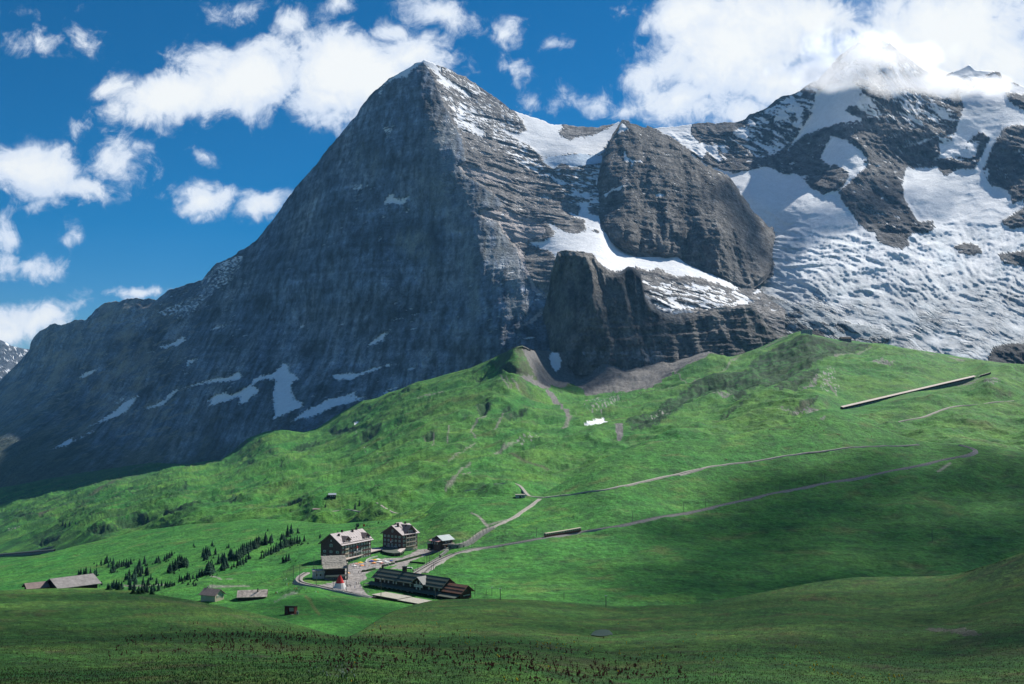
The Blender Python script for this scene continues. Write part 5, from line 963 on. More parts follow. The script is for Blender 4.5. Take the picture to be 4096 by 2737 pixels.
# ---- low wing and round-ended restaurant hall in front of both hotels
def hotel_wing():
    fr = [flat(1378, 2263), flat(1425, 2250), flat(1463, 2236), flat(1500, 2226), flat(1526, 2220)]
    o0 = fr[0]; t = thing('hotel_wing', 'low restaurant wing with pale flat roof running in front of the two brown hotels', 'restaurant', (o0.x, o0.y, -0.2), 0)
    P = [p - o0 for p in fr]; bk = [Vector((-9, 4.5, 0)), Vector((-7.5, 13, 0)), Vector((-3.5, 20, 0)), Vector((-3, 15, 0)), Vector((-1, 11, 0))]
    poly = [(p.x, p.y) for p in P] + [(P[-1].x - 4, P[-1].y + 8), (P[3].x - 7, P[3].y + 9), (P[2].x - 8, P[2].y + 7), (P[1].x - 7, P[1].y + 4), (P[0].x - 6, P[0].y + 3)]
    MB().prism(poly, 'z', 0, 4.4).build('wall', m_wood2, t)
    cx, cy = sum(p[0] for p in poly) / len(poly), sum(p[1] for p in poly) / len(poly)
    MB().prism([(cx + (x - cx) * 1.0 + (1.4 if i < 5 else -.3), y - (1.0 if i < 5 else -.4)) for i, (x, y) in enumerate(poly)], 'z', 4.4, 4.95).build('roof', m_terr, t)
    for i in range(4):
        a, b = P[i], P[i + 1]; d = (b - a); L = d.length; n = int(L / 3.0); d.normalize(); r = math.atan2(d.y, d.x)
        for k in range(n):
            q = a + d * (k + .5) * L / n; f, p, s = WIN.setdefault((2.2, 2.2, False), win_meshes(2.2, 2.2, False)); w = put('window', f, t, (q.x, q.y, .9), r); put('pane', p, w)
    # round pavilion
    q = [flat(1532, 2226), flat(1548, 2231), flat(1575, 2235), flat(1600, 2233), flat(1614, 2226), flat(1618, 2217), flat(1612, 2207), flat(1560, 2204), flat(1528, 2210)]
    q = [p - o0 for p in q]
    MB().prism([(p.x, p.y) for p in q], 'z', 0, 1.1).build('plinth', m_trim, t)
    cxx = sum(p.x for p in q) / len(q); cyy = sum(p.y for p in q) / len(q)
    sc = lambda s: [(cxx + (p.x - cxx) * s, cyy + (p.y - cyy) * s) for p in q]
    MB().prism(sc(.97), 'z', 1.1, 3.9).build('glazing', m_glass, t); MB().prism(sc(1.07), 'z', 3.9, 4.5).build('pavilion_roof', m_roofg, t)
    MB().slab((q[3].x + .6, q[3].y - .5, 4.53), (q[5].x + .8, q[5].y, 4.53), (q[6].x, q[6].y, 4.53), (q[4].x - 5, q[4].y + 1, 4.53), .06).build('roof_edge', m_terr, t)
    for i in range(6):
        for j in (0, .5):
            a = Vector(sc(.985)[i]).lerp(Vector(sc(.985)[i + 1]), j); MB().box(a.x - .12, a.y - .12, 1.1, a.x + .12, a.y + .12, 3.9).build('mullion', m_wood2, t)
    # boulder terrace wall towards the square
    return t
hotel_wing()
w_ = [flat(1462, 2262), flat(1468, 2250), flat(1482, 2243), flat(1510, 2236)]
mw = MB()
for a, b in zip(w_[:-1], w_[1:]):
    d = (b - a).normalized(); n = Vector((-d.y, d.x, 0)) * .35; mw.add([a - n, b - n, b + n, a + n] + [p + Vector((0, 0, 2.4)) for p in (a - n, b - n, b + n, a + n)], [(0, 3, 2, 1), (4, 5, 6, 7), (0, 1, 5, 4), (1, 2, 6, 5), (2, 3, 7, 6), (3, 0, 4, 7)])
tag(mw.build('terrace_wall', m_conc), 'pale rounded terrace wall beside the cafe parasols', 'wall')

# ---- restaurant under the stone-slab roof
def stone_roof_house():
    c = flat(1299, 2332); t = thing('restaurant', 'dark timber restaurant under a big sagging stone slab roof above a stone base', 'restaurant', (c.x, c.y, -.3), R(17))
    L, W = 13.4, 13.0
    MB().box(0, 0, 0, L, W, 4.3).build('stone_base', m_rubble, t)
    MB().prism([(0, 4.3), (W, 4.3), (W, 13.2), (W * .82, 14.8), (W * .5, 12.6), (W * .25, 10.6), (0, 9.6)], 'x', .2, L - .2).build('wall', m_wood2, t)
    prof = [(-2.0, 9.3), (.8, 9.95), (3.2, 11.1), (6.0, 12.9), (8.8, 14.7), (11.0, 15.9)]
    r = MB()
    for (ya, za), (yb, zb) in zip(prof[:-1], prof[1:]): r.slab((-1.2 - .18 * (11 - ya) * 0, ya, za), (L + 1.2, ya, za), (L + 1.2, yb, zb), (-1.2, yb, zb), .35)
    r.slab((-1.2, 11.0, 15.9), (L + 1.2, 11.0, 15.9), (L + 1.2, 14.2, 13.4), (-1.2, 14.2, 13.4), .35)
    rf = r.build('roof', m_stone, t); rnd = random.Random(5)
    slab_me = [MB().box(-.9, -.5, 0, .9 * rnd.uniform(.8, 1.1), .5 * rnd.uniform(.8, 1.1), rnd.uniform(.08, .16)).mesh('stone_slab', m_stone) for _ in range(4)]
    for (ya, za), (yb, zb) in zip(prof[:-1], prof[1:]):
        n = 2
        for k in range(n):
            y = ya + (yb - ya) * (k + .5) / n; z = za + (zb - za) * (k + .5) / n
            for i in range(8):
                o = put('stone_slab', rnd.choice(slab_me), rf, (-.6 + i * 2.0 + rnd.uniform(-.25, .25), y + rnd.uniform(-.15, .15), z + .36), 0)
                o.rotation_euler = (math.atan2(zb - za, yb - ya) + rnd.uniform(-.04, .04), rnd.uniform(-.04, .04), rnd.uniform(-.12, .12))
    MB().box(3, -.4, 9.72, L + 1.0, .1, 10.0).build('snow_guard', m_bar, rf)
    MB().box(.2, -2.2, 4.3, L + 1.0, 0, 4.55).box(.2, -2.2, 4.55, L + 1.0, -2.1, 5.5).build('balcony', m_trim, t)
    MB().box(L + 1.0, -2.4, 0, L + 1.5, 2, 13.0).build('corner_post', m_trim, t)
    window(t, 4.6, .19, 6.1, 'f', 4.0, 2.3, False); window(t, 9.6, .19, 6.1, 'f', 1.4, 1.9, False)
    for y, z in ((2.2, 6.2), (5.5, 6.2), (4.0, 9.3)): window(t, .19, y, z, 'l', 1.0, 1.4, False)
    window(t, 5.5, -.01, 1.2, 'f', 3.4, 1.8, False); window(t, 10, -.01, 1.4, 'f', 1.3, 1.5, False)
    a = MB().box(-7.2, 2.5, 0, -.05, 9.5, 7.6).build('annex', m_conc, t); MB().box(-7.6, 2.1, 7.6, 0, 9.9, 8.0).build('annex_roof', m_terr, a)
    for y in (4.0, 6.5): MB().box(-7.23, y, 4.6, -7.18, y + .9, 6.0).build('window', m_glass, a)
    for x in (-5.5, -3.0): MB().box(x, 2.46, 4.4, x + .9, 2.51, 5.8).build('window', m_glass, a)
    MB().slab((-1, -4.5, 0), (4, -4.5, 0), (3, -.1, 3.2), (0, -.1, 3.2), .3).build('ramp_wall', m_rubble, t)
    aw = MB().slab((L + .6, -2.0, 6.4), (L + 3.2, -2.0, 5.8), (L + 3.2, 1.5, 5.8), (L + .6, 1.5, 7.0), .08).build('awning', mat('orange_awning', (.75, .42, .20), .8, .2), t)
    return t
stone_roof_house()

# ---- station
def station():
    e = pos(1489, 2300, 641); c = Vector((float(e[0]), float(e[1]), 0)); t = thing('railway_station', 'long dark railway station with slate green roof, central cross gable and rusty lower end', 'station', (c.x + 1.2, c.y + 1.4, -.2), R(-40))
    L, W, ze, zr = 59, 11.5, 8.4, 12.4
    house_wall(L, W, 0, ze, zr).build('wall', m_wood2, t)
    rf = gable_roof(t, L, W, ze, zr, 1.4, m_roofg); k = (zr - ze) / (W / 2)
    for y in (.3, 3.0):
        MB().box(-1.2, y, ze + k * y + .28, L + 1.2, y + .22, ze + k * y + .62).build('snow_guard', m_bar, rf)
    MB().box(-1.4, W / 2 - .2, zr + .1, L + 1.4, W / 2 + .2, zr + .42).build('ridge_cap', m_bar, rf)
    for x in (19.5, 27.5): MB().box(x, .5 + 2.8, ze + k * 2.9 + .3, x + .2, W / 2, zr + .35).build('snow_guard', m_bar, rf) if False else None
    ch = MB().box(20.2, W / 2 - .9, 11.5, 22.4, W / 2 + 1.1, 15.6).build('chimney', m_wood2, t); MB().box(20.0, W / 2 - 1.1, 15.6, 22.6, W / 2 + 1.3, 16.0).build('chimney_cap', m_dark, ch)
    MB().box(1.0, W / 2 - .4, 12.2, 1.8, W / 2 + .4, 15.0).build('chimney', m_wood2, t)
    # cross gable with the name board
    xa, xb = 36.5, 45.0; MB().prism([(xa, 0), (xb, 0), (xb, 9.0), ((xa + xb) / 2, 11.9), (xa, 9.0)], 'y', -1.3, 5.7).build('cross_gable', m_wood2, t)
    gable_roof_y(t, xa, xb, -2.7, 5.9, 9.0, 12.2, 1.1, mat('grey_sheet_roof', (.20, .20, .19), .7, .3, (.4, .2)), 'cross_gable_roof')
    s = MB().box(37.2, -1.55, 6.3, 44.3, -1.32, 7.7).build('sign_board', m_white, t); put('lettering', text_mesh('KLEINE SCHEIDEGG', .78, m_dark), s, (40.75, -1.6, 7.0), 0, (1.0, 1, 1))
    for x in (39.2, 42.2): window(t, x, -1.31, 8.0, 'f', .9, 1.6, False); window(t, x, -1.31, 4.4, 'f', .9, 1.6, False)
    # rusty end part
    MB().prism([(.6, 0), (10.4, 0), (10.4, 6.6), (5.5, 9.8), (.6, 6.6)], 'x', L, L + 14.5).build('end_wing', m_redwood, t)
    r2 = gable_roof(t, 13.8, 9.8, 6.6, 9.9, 1.3, m_roofr, L + 1.5, .6, 'end_roof')
    for y in (.8, 3.0): MB().box(L + .4, y + .3, 6.6 + .673 * (y - .3) + .25, L + 16.4, y + .5, 6.6 + .673 * (y - .3) + .58).build('snow_guard', m_bar, r2)
    xe = L + 14.5
    w = put('lettering', text_mesh('KLEINE SCHEIDEGG', .8, m_white), t, (xe + .08, 6.2, 4.2), math.pi / 2, (.8, 1, 1))
    MB().box(xe + .01, 4.6, 6.6, xe + .08, 6.4, 8.4).build('window', m_dark, t); MB().tube((xe + .3, 5.5, 9.0), (xe + .32, 5.5, 9.0), .3, .3, 8).build('lamp', m_white, t)
    # platform canopy along the front and around the left end
    cn = MB().slab((-3.5, -4.6, 3.7), (L + 15, -4.6, 3.7), (L + 15, .4, 4.9), (-3.5, .4, 4.9), .2).slab((-6.5, -3, 3.5), (-.2, -4.6, 3.7), (-.2, W + 2, 4.9), (-6.5, W, 3.5), .2).build('canopy', m_roofg, t)
    for x in range(0, 74, 6): MB().tube((x, -4.2, 0), (x, -4.2, 3.7), .14, .14, 5).build('canopy_post', m_wood2, t)
    MB().slab((-4.2, 1, 6.6), (-.1, .2, 7.6), (-.1, W - .2, 7.6), (-4.2, W - 1, 6.6), .2).build('end_skirt_roof', m_roofg, t)
    for x in (5.5, 9.5, 13.0, 17.5, 20.0, 26.5, 32.5, 48.5, 53.0, 57.0): window(t, x, -.01, 5.6, 'f', .95, 1.7, False)
    for x in (62, 66, 70): window(t, x, .59, 3.4, 'f', .9, 1.6, False)
    for x in (4, 8, 12, 16, 20, 24, 30, 34, 48, 53): window(t, x, -.01, 1.0, 'f', 1.6, 2.1, False)
    for y in (3.0, 6.0, 9.0): window(t, -.01, y, 1.0, 'l', 1.2, 2.0, False)
    for y in (4.0, 7.5): window(t, -.01, y, 5.2, 'l', 1.0, 1.4, False)
    MB().box(3.5, -1.5, 7.35, 10.5, -1.3, 7.9).build('fascia_board', m_trim, t)
    return t
station()
def shed(name, label, cat, px, py, zr, rot, L, W, H, mroof, mwall, drop=0.0):
    c = flat(px, py, zr); t = thing(name, label, cat, (c.x, c.y, c.z - H), R(rot)); MB().box(.3, .3, -1, L - .3, W - .3, H - .25).build('wall', mwall, t); MB().slab((-.2, -.2, H - .25), (L + .2, -.2, H - .25), (L + .2, W + .2, H - .25), (-.2, W + .2, H - .25), .25).build('roof', mroof, t)
    for i in range(int(L / 6)): MB().box(2 + i * 6, .24, .8, 3.4 + i * 6, .29, 2.2).build('window', m_glass, t)
    return t
shed('platform_shed', 'long low brown shed with pale gravel roof below the station platform, its left half', 'shed', 1487, 2378, 3.6, -41, 22.5, 11.0, 3.6, m_gravel, m_redwood)
c = flat(1487, 2378, 3.6); a = R(-41)
t = thing('platform_shed', 'right half of the low gravel roofed shed, its roof a small step lower', 'shed', (c.x + math.cos(a) * 22.8, c.y + math.sin(a) * 22.8, -.35), a)
MB().box(.3, .3, -1, 18.7, 10.7, 3.3).build('wall', m_redwood, t); MB().slab((-.2, -.2, 3.3), (19.2, -.2, 3.3), (19.2, 11.2, 3.3), (-.2, 11.2, 3.3), .25).build('roof', m_gravel, t)
for i in range(3): MB().box(2 + i * 6, .24, .8, 3.4 + i * 6, .29, 2.2).build('window', m_glass, t)

# ---- tipi
def tipi():
    c = flat(1359, 2366); t = thing('tipi', 'tall canvas tipi with red top and white skirt beside the station square', 'tent', (c.x, c.y, -.4), R(10))
    n = 14; R0, H = 5.2, 10.4
    def cone(z0, z1, m, nm):
        b = MB(); r = lambda z: R0 * (1 - z / (H * 1.12)) * 1.02
        v = [(r(z) * math.cos(2 * math.pi * i / n), r(z) * math.sin(2 * math.pi * i / n), z) for z in (z0, z1) for i in range(n)]
        b.add(v, [(i, (i + 1) % n, n + (i + 1) % n, n + i) for i in range(n)]); return b.build(nm, m, t)
    cone(0, 5.7, m_canvas, 'skirt'); cone(5.7, 10.3, m_red, 'top')
    for i in range(9):
        a = i * .7; MB().tube((.55 * math.cos(a), .55 * math.sin(a), H - .6), (-.9 * math.cos(a) + .1, -.9 * math.sin(a), H + 1.9), .07, .05, 4).build('pole', m_bark, t)
    MB().slab((1.5, -4.2, .1), (4.6, -5.2, .1), (3.6, -1.5, 3.4), (1.8, -2.8, 3.8), .05).build('door_flap', m_canvas, t)
tipi()

# ---- chalet with red and blue-green roofs above the track
def chalet_mixed():
    g = gp(1770, 2203); print('chalet', g, flat(1773, 2204)); t = thing('chalet', 'brown chalet with pale red lower roof and grey-green upper roof beside the fenced ramp', 'house', (g.x, g.y, g.z + .6), R(47))
    house_wall(11, 11, -1.5, 6.6, 9.2).build('wall', m_wood, t)
    gable_roof(t, 11, 11, 6.6, 9.4, 1.2, mat('grey_green_sheet', (.30, .36, .36), .5, .4, (0.4, .2)), name='roof')
    MB().box(-3.2, 1, -1.5, -.02, 10, 5.8).build('side_wing', m_wood, t); MB().slab((-4.4, -.2, 5.4), (.6, -.2, 6.7), (.6, 11.2, 6.9), (-4.4, 11.2, 5.6), .25).build('side_roof', mat('pale_red_sheet', (.48, .26, .22), .6, .3, (0.5, .2)), t)
    MB().slab((-.6, -1.4, 3.1), (12, -1.4, 3.1), (12, -.02, 3.5), (-.6, -.02, 3.5), .15).build('porch_roof', m_trim, t)
    for y in (2.6, 5.4, 8.2): window(t, -3.21, y, 3.2, 'l', 1.0, 1.5, False)
    for x in (3.6, 6.6): window(t, x, -.01, 4.3, 'f', 1.7, 1.6, False)
    for x in (2.5, 6.0, 9.0): window(t, x, -.01, .6, 'f', 1.1, 1.5, False)
    MB().box(-3.24, 6.8, -.5, -3.19, 9.0, 2.2).build('gate', m_dark, t)
    s = MB().box(-5.8, 8, -1.5, -3.25, 11, 3.6).build('lean_to', m_wood2, t); MB().box(-6.2, 7.6, 3.6, -3.1, 11.4, 3.85).build('lean_to_roof', m_terr, s)
chalet_mixed()

# ---- small houses and huts
def hut(name, label, cat, base, rot, L, W, ze, zr, mw_, mr, wins=(), ov=.6, chim=None, group=None, sink=1.2):
    t = thing(name, label, cat, tuple(base), R(rot), group); house_wall(L, W, -sink, ze, zr).build('wall', mw_, t); gable_roof(t, L, W, ze, zr, ov, mr)
    for (wall, u, z, w, h, sh) in wins: window(t, *((u, -.01) if wall == 'f' else (-.01, u) if wall == 'l' else (L + .01, u)), z, wall, w, h, sh)
    if chim: MB().box(chim[0] - .4, chim[1] - .4, ze, chim[0] + .4, chim[1] + .4, zr + 1.1).build('chimney', m_rubble, t)
    return t
e = pos(236, 2356, 440); t = hut('barn', 'large alpine barn with wide grey roof half hidden by the near slope', 'barn', (float(e[0]) - .3, 441, float(e[2]) - 5.6), 48, 17, 14, 6.0, 8.9, m_wood2, mat('weathered_shingle_roof', (.24, .225, .215), .9, .15, (0.5, .3), (1.2, .6, .15)), ov=1.3, sink=8)
MB().box(-.06, 4, -.5, .02, 9, 4.6).build('doorway', m_dark, t)
e = pos(105, 2350, 440); hut('barn', 'low barn annex with brownish roof just left of the large grey barn', 'barn', (float(e[0]) + 1.0, 440, float(e[2]) - 3.6), 40, 7.5, 6.5, 3.2, 4.8, m_wood2, m_roofb, ov=1.0, sink=8)
g = gpx(846, 2402); t = hut('chalet', 'small chalet with grey shingle roof and shuttered gable windows left of the rusty roofed barn', 'house', (g.x - 7.5, g.y + 3, g.z + .6), -24, 11, 8, 3.4, 6.2, m_trim, m_roofb, [('r', 2.6, 1.6, 1.0, 1.3, True), ('r', 5.6, 1.6, 1.0, 1.3, True), ('f', 3, 1.2, .9, 1.1, False)], .9, (1.2, 4.6))
g = gpx(962, 2396); t = hut('hay_barn', 'long barn with patchy rust and white sheet roof standing alone above the knoll', 'barn', (g.x - 1.5, g.y, g.z - .4), 10, 16.5, 8, 3.0, 6.0, m_wood2, m_rust, [('l', 4, 1.2, 1.0, 1.2, False)], .8)
MB().tube((11.5, 2.6, 4.8), (11.5, 2.6, 7.6), .35, .35, 8).build('chimney', m_dark, t)
g = gpx(1312, 2048); t = hut('hut', 'grey roofed mountain hut on the slope behind the hotels', 'hut', (g.x + .8, g.y, g.z - .3), 12, 8.5, 7, 3.6, 5.2, m_wood2, mat('blue_grey_roof', (.32, .36, .40), .6, .3), [('f', 2, 1.2, 1.0, 1.2, False), ('f', 4.2, 1.2, 1.0, 1.2, False), ('f', 6.4, 1.2, 1.0, 1.2, False)], .6)
MB().box(-2.6, 1, -1.2, -.02, 6, 3.0).build('side_shed', m_wood2, t)
g = gpx(1250, 2074); t = thing('shelter', 'long low shelter with pale roof and reddish side beside the valley track', 'hut', (g.x, g.y, g.z - .3), R(4)); MB().box(0, 0, -1, 11.5, 5, 2.5).build('wall', m_trim, t); MB().slab((-.5, -.6, 2.5), (12, -.6, 2.5), (12, 5.6, 3.3), (-.5, 5.6, 3.3), .22).build('roof', m_roofb, t)
for x in (1.5, 4.5, 7.5): MB().box(x, -.05, .6, x + 1.6, .02, 2.1).build('window', m_glass, t)
g = gpx(2064, 1992); t = thing('hut', 'small grey concrete hut with flat roof at the fork of the gravel paths', 'hut', (g.x, g.y, g.z - .2), R(6)); MB().box(0, 0, -1, 9.2, 6, 3.2).build('wall', m_conc, t); MB().box(-.5, -.5, 3.2, 9.7, 6.5, 3.5).build('roof', m_gravel, t)
MB().box(3.2, -.04, .2, 5.2, .02, 2.4).build('door', m_dark, t); MB().box(6.2, -.04, 1.2, 7.6, .02, 2.2).build('window', m_glass, t)
g = gpx(1160, 2456); t = thing('hut', 'small dark red hut with slanted dark roof on the knoll', 'hut', (g.x - 2.5, g.y, g.z), R(-6)); MB().prism([(0, -.6), (4.2, -.6), (4.2, 3.0), (0, 3.7)], 'x', 0, 4.6).build('wall', m_hutred, t); MB().slab((-.3, -.4, 3.75), (4.9, -.4, 3.75), (4.9, 4.6, 2.9), (-.3, 4.6, 2.9), .15).build('roof', m_dark, t)
MB().box(2.2, -.06, 1.5, 4.3, .0, 3.1).build('notice_board', m_trim, t); MB().box(.4, -.05, 0, 1.5, .01, 2.1).build('door', m_wood, t)
tag(MB().box(-.45, -.3, -.2, .45, .3, 1.5).box(-.6, -.4, 1.5, .6, .4, 1.62).build('cabinet', mat('pale_green_box', (.30, .36, .30), .6, .3), None, (g.x + 3.6, g.y - .6, g.z)), 'pale green cabinet standing right of the dark red hut', 'cabinet')
tag(MB().box(-1.1, -.3, .3, 1.1, .3, .42).box(-1.0, -.25, -.2, -.8, .25, .3).box(.8, -.25, -.2, 1.0, .25, .3).build('bench', m_trim, None, (g.x + 1.6, g.y - 1.6, g.z)), 'pale bench in front of the dark red hut', 'bench')
g = gp1(3214, 1350); t = thing('station_house', 'square pale grey house on the grassy crest below the glacier', 'house', (g.x, g.y, g.z - 1), R(8)); MB().box(0, 0, -3, 23, 14, 12).build('wall', mat('grey_render', (.27, .30, .29), .85, .2, (0.4, .25)), t); MB().slab((-.8, -.8, 12), (23.8, -.8, 12), (23.8, 14.8, 13.5), (-.8, 14.8, 13.5), .5).build('roof', m_conc, t)
for i in range(4):
    for z in (2.5, 7.0): MB().box(3 + i * 5, -.1, z, 5 + i * 5, .05, z + 2).build('window', m_glass, t)
g = gp1(3366, 1366); t = hut('station_house', 'low brown house with snow shed beside the grey house below the glacier', 'house', (g.x, g.y, g.z - .5), 4, 26, 12, 6.5, 10.5, m_roofb, m_wood2, [], 1.4, sink=3)
for i in range(4): MB().box(2.5 + i * 6, -.08, 2, 5 + i * 6, .05, 4).build('window', m_glass, t)

# ---- ribbons laid on the ground
def sample(line, step=7.0):
    P = np.array(line, float); out = []
    for a, b in zip(P[:-1], P[1:]):
        n = max(1, int(np.hypot(*(b - a)) / step))
        out += [a + (b - a) * i / n for i in range(n)]
    out.append(P[-1]); Q = np.array(out)
    for _ in range(3): Q[1:-1] = (Q[:-2] + 2 * Q[1:-1] + Q[2:]) / 4
    return Q
def ground_line(line, fn, step=7.0):
    Q = sample(line, step); G = fn(Q[:, 0], Q[:, 1])
    for _ in range(6): G[1:-1] = (G[:-2] + 2 * G[1:-1] + G[2:]) / 4
    return G
def ribbon(name, G, w, m, lift=.35, skirt=1.6, kind='structure', off=0.0, parent=None):
    T = np.gradient(G, axis=0); N = np.stack([-T[:, 1], T[:, 0], 0 * T[:, 0]], 1); N /= np.linalg.norm(N, axis=1, keepdims=True) + 1e-9
    up = np.array([0, 0, 1.0]); c = G + up * lift + N * off
    rows = np.stack([c - N * (w / 2 + skirt * .8) - up * skirt, c - N * w / 2, c + N * w / 2, c + N * (w / 2 + skirt * .8) - up * skirt], 0) if skirt else np.stack([c - N * w / 2, c + N * w / 2], 0)
    o = grid_mesh(name, rows, m, None, False)
    if kind: o['kind'] = kind
    if parent is not None: o.parent = parent
    return o
TRACK_PX = cH((1440, 790), (1520, 750), (1560, 730), (1640, 690), (1740, 635), (1860, 582), (2000, 545), (2150, 515), (2347, 478)) + [(2060, 2173), (2120, 2163), (2180, 2154), (2260, 2141), (2330, 2129), (2400, 2118), (2560, 2087), (2715, 2060), (2860, 2030), (3000, 2004), (3200, 1964), (3400, 1921), (3500, 1903), (3620, 1880), (3740, 1860), (3840, 1846), (3890, 1833), (3912, 1818), (3908, 1806), (3880, 1796), (3840, 1786)]
G_TR = ground_line(TRACK_PX, ground2)
for _ in range(60): G_TR[1:-1, 2] = (G_TR[:-2, 2] + 2 * G_TR[1:-1, 2] + G_TR[2:, 2]) / 4
def track(name, G, lab=None):
    b = ribbon(name, G, 4.2, m_ball, .8, 2.0)
    for off, nm, w, m in ((-.55, 'rail', .16, m_rail), (.55, 'rail', .16, m_rail), (0, 'rack_rail', .2, m_dark)):
        T = np.gradient(G, axis=0); N = np.stack([-T[:, 1], T[:, 0], 0 * T[:, 0]], 1); N /= np.linalg.norm(N, axis=1, keepdims=True) + 1e-9; up = np.array([0, 0, 1.0]); c = G + N * off + up * .82
        r = grid_mesh(nm, np.stack([c - N * w / 2, c - N * w / 2 + up * .16, c + N * w / 2 + up * .16, c + N * w / 2], 0), m, None, False); r.parent = b
    return b
track('railway', G_TR)
G_T2 = ground_line(cH((1560, 770), (1590, 745), (1680, 690), (1750, 640)), ground2); track('railway', G_T2)
G_T3 = ground_line(cH((195, 850), (215, 838), (240, 822), (290, 790), (335, 765)) , ground2, 4); 
G_T3 = ground_line(cH((330, 768), (265, 805), (235, 835), (250, 862), (300, 880), (380, 898), (440, 905), (620, 945), (760, 975), (900, 1005), (1030, 1030)), ground2, 4); track('railway', G_T3)
G_P1 = ground_line(cG((700, 1410), (800, 1340), (900, 1270), (985, 1208)) , ground2)
for ln, w, fn, lift in ((cH((1640, 520), (1800, 520)) + cG((360, 1556), (500, 1495), (600, 1430), (700, 1392), (800, 1340), (900, 1270), (975, 1212)), 4.2, ground2, .3),
                        (cG((1010, 1202), (1120, 1188), (1240, 1172), (1400, 1150), (1560, 1122), (1700, 1090), (1850, 1055), (2000, 1030), (2120, 1014)) + cE((420, 1255), (600, 1215), (800, 1180), (1000, 1152), (1200, 1130), (1400, 1108), (1560, 1092), (1760, 1076)), 4.0, ground2, .5),
                        (cE((1560, 992), (1650, 972), (1780, 945), (1880, 912), (2000, 885), (2120, 873), (2250, 858), (2347, 852), (2450, 846)), 4.2, ground1, 1.1),
                        (cK((0, 338), (110, 322), (240, 303), (340, 288), (430, 272)), 5.0, ground1, .5)):
    ribbon('gravel_path', ground_line(ln, fn), w, m_path, lift, 1.2)
ribbon('gravel_path', ground_line(cG((460, 1197), (600, 1194), (720, 1188), (800, 1190), (900, 1196), (1010, 1202)), lambda a, b: np.where((b > TOP_G2(a) + 1)[:, None], ground2(a, b), ground1(a, b))), 3.0, m_path, .25, 1.0)
ribbon('gravel_path', ground_line(cH((1200, 180), (1340, 180), (900, 190)) [:0] + cH((500, 188), (700, 190), (880, 190), (1050, 195), (1200, 205), (1320, 215)), ground1), 2.2, m_path, .2, .8)
# walls under the ramp and its fence
G_R = ground_line(cH((1806, 528), (1900, 520), (1980, 500), (2060, 455), (2150, 395), (2220, 350), (2300, 300)), ground2, 5)
def ramp():
    t = thing('fenced_ramp', 'stone walled ramp with tall grey wire fence climbing past the brown chalet', 'ramp', tuple(G_R[0]))
    g0 = G_R - G_R[0]; up = np.array([0, 0, 1.0]); n = len(g0); z = np.linspace(3.6, .8, n)[:, None] * up
    T = np.gradient(g0, axis=0); N = np.stack([T[:, 1], -T[:, 0], 0 * T[:, 0]], 1); N /= np.linalg.norm(N, axis=1, keepdims=True)
    w = grid_mesh('ramp_wall', np.stack([g0 - up * 1, g0 + z, g0 + z - N * 4, g0 - N * 4 - up * 1], 0), m_rubble, None, False); w.parent = t
    q = g0 + z
    for side, nn in ((0.1, 'fence_post'), (-3.9, 'fence_post')):
        for i in range(0, n, 3):
            p = q[i] + N[i] * (side if side < 0 else -.1); MB().box(p[0] - .09, p[1] - .09, p[2] - .2, p[0] + .09, p[1] + .09, p[2] + 3.0).build(nn, m_iron, t)
        for h in (.7, 1.4, 2.1, 2.9):
            c = q + N * (side if side < 0 else -.1) + up * h; r = grid_mesh('fence_rail', np.stack([c - up * .06, c + up * .06, c + up * .06 - N * .06, c - up * .06 - N * .06], 0), m_iron, None, False); r.parent = t
    for i in range(2, 16, 5):
        p = q[i] + N[i] * .02; MB().box(p[0] - 1.0, p[1] - .1, p[2] - 2.6, p[0] + .6, p[1] + .3, p[2] - 1.4).build('opening', m_dark, t)
ramp()
# ---- covered gallery on the far meadow and the one in the valley
m_galr = mat('pale_timber_roof', (.50, .42, .36), .8, .2, (0.2, .15))
def gallery(name, label, a, b, w, h, fn, m_r=m_galr):
    G = ground_line([a, b], fn, 12); ln_ = np.linspace(G[0], G[-1], len(G)); up_ = max(0.0, float((G - ln_)[:, 2].max())); G[0, 2] += up_ * .75; G[-1, 2] += up_ * .75; g0 = G[0].copy(); t = thing(name, label, 'gallery', tuple(g0)); q = np.stack([np.linspace(0, G[-1][i] - g0[i], len(G)) for i in range(3)], 1)
    d = (G[-1] - g0); N = np.array([-d[1], d[0], 0]); N /= np.linalg.norm(N); up = np.array([0, 0, 1.0])
    if N[1] < 0: N = -N
    r = grid_mesh('roof', np.stack([q + up * h - N * (w * .1), q + up * (h + .5) - N * (w * .1), q + up * (h + 2.2) + N * w, q + up * (h - 2) + N * w], 0), m_r, None, False); r.parent = t
    f = grid_mesh('back_wall', np.stack([q - up * 4 + N * w * .8, q + up * h + N * w * .8], 0), m_redwood, None, False); f.parent = t
    f = grid_mesh('base_wall', np.stack([q - up * 9, q + up * .6, q + up * .6 + N * .5, q - up * 9 + N * .5], 0), mat('dark_retaining_wall', (.12, .15, .15), .9, .2, (0.3, .4)), None, False); f.parent = t
    for i in range(0, len(q), 1):
        p = q[i]; MB().box(p[0] - .35, p[1] - .35, p[2], p[0] + .35, p[1] + .35, p[2] + h).build('post', m_redwood, t)
    return t
gallery('snow_gallery', 'very long snow gallery with pale roof slanting across the far green meadow', (3372, 1640), (3905, 1515), 4.8, 2.7, ground1)
gallery('snow_gallery', 'short upper piece of snow gallery at the right end of the long pale one', (3912, 1514), (3956, 1502), 4.4, 2.6, ground1)
gallery('snow_gallery', 'dark rail gallery cut into the valley slope at the left edge', (-60, 2230), (215, 2208), 2.5, 1.4, ground1, m_roofg)

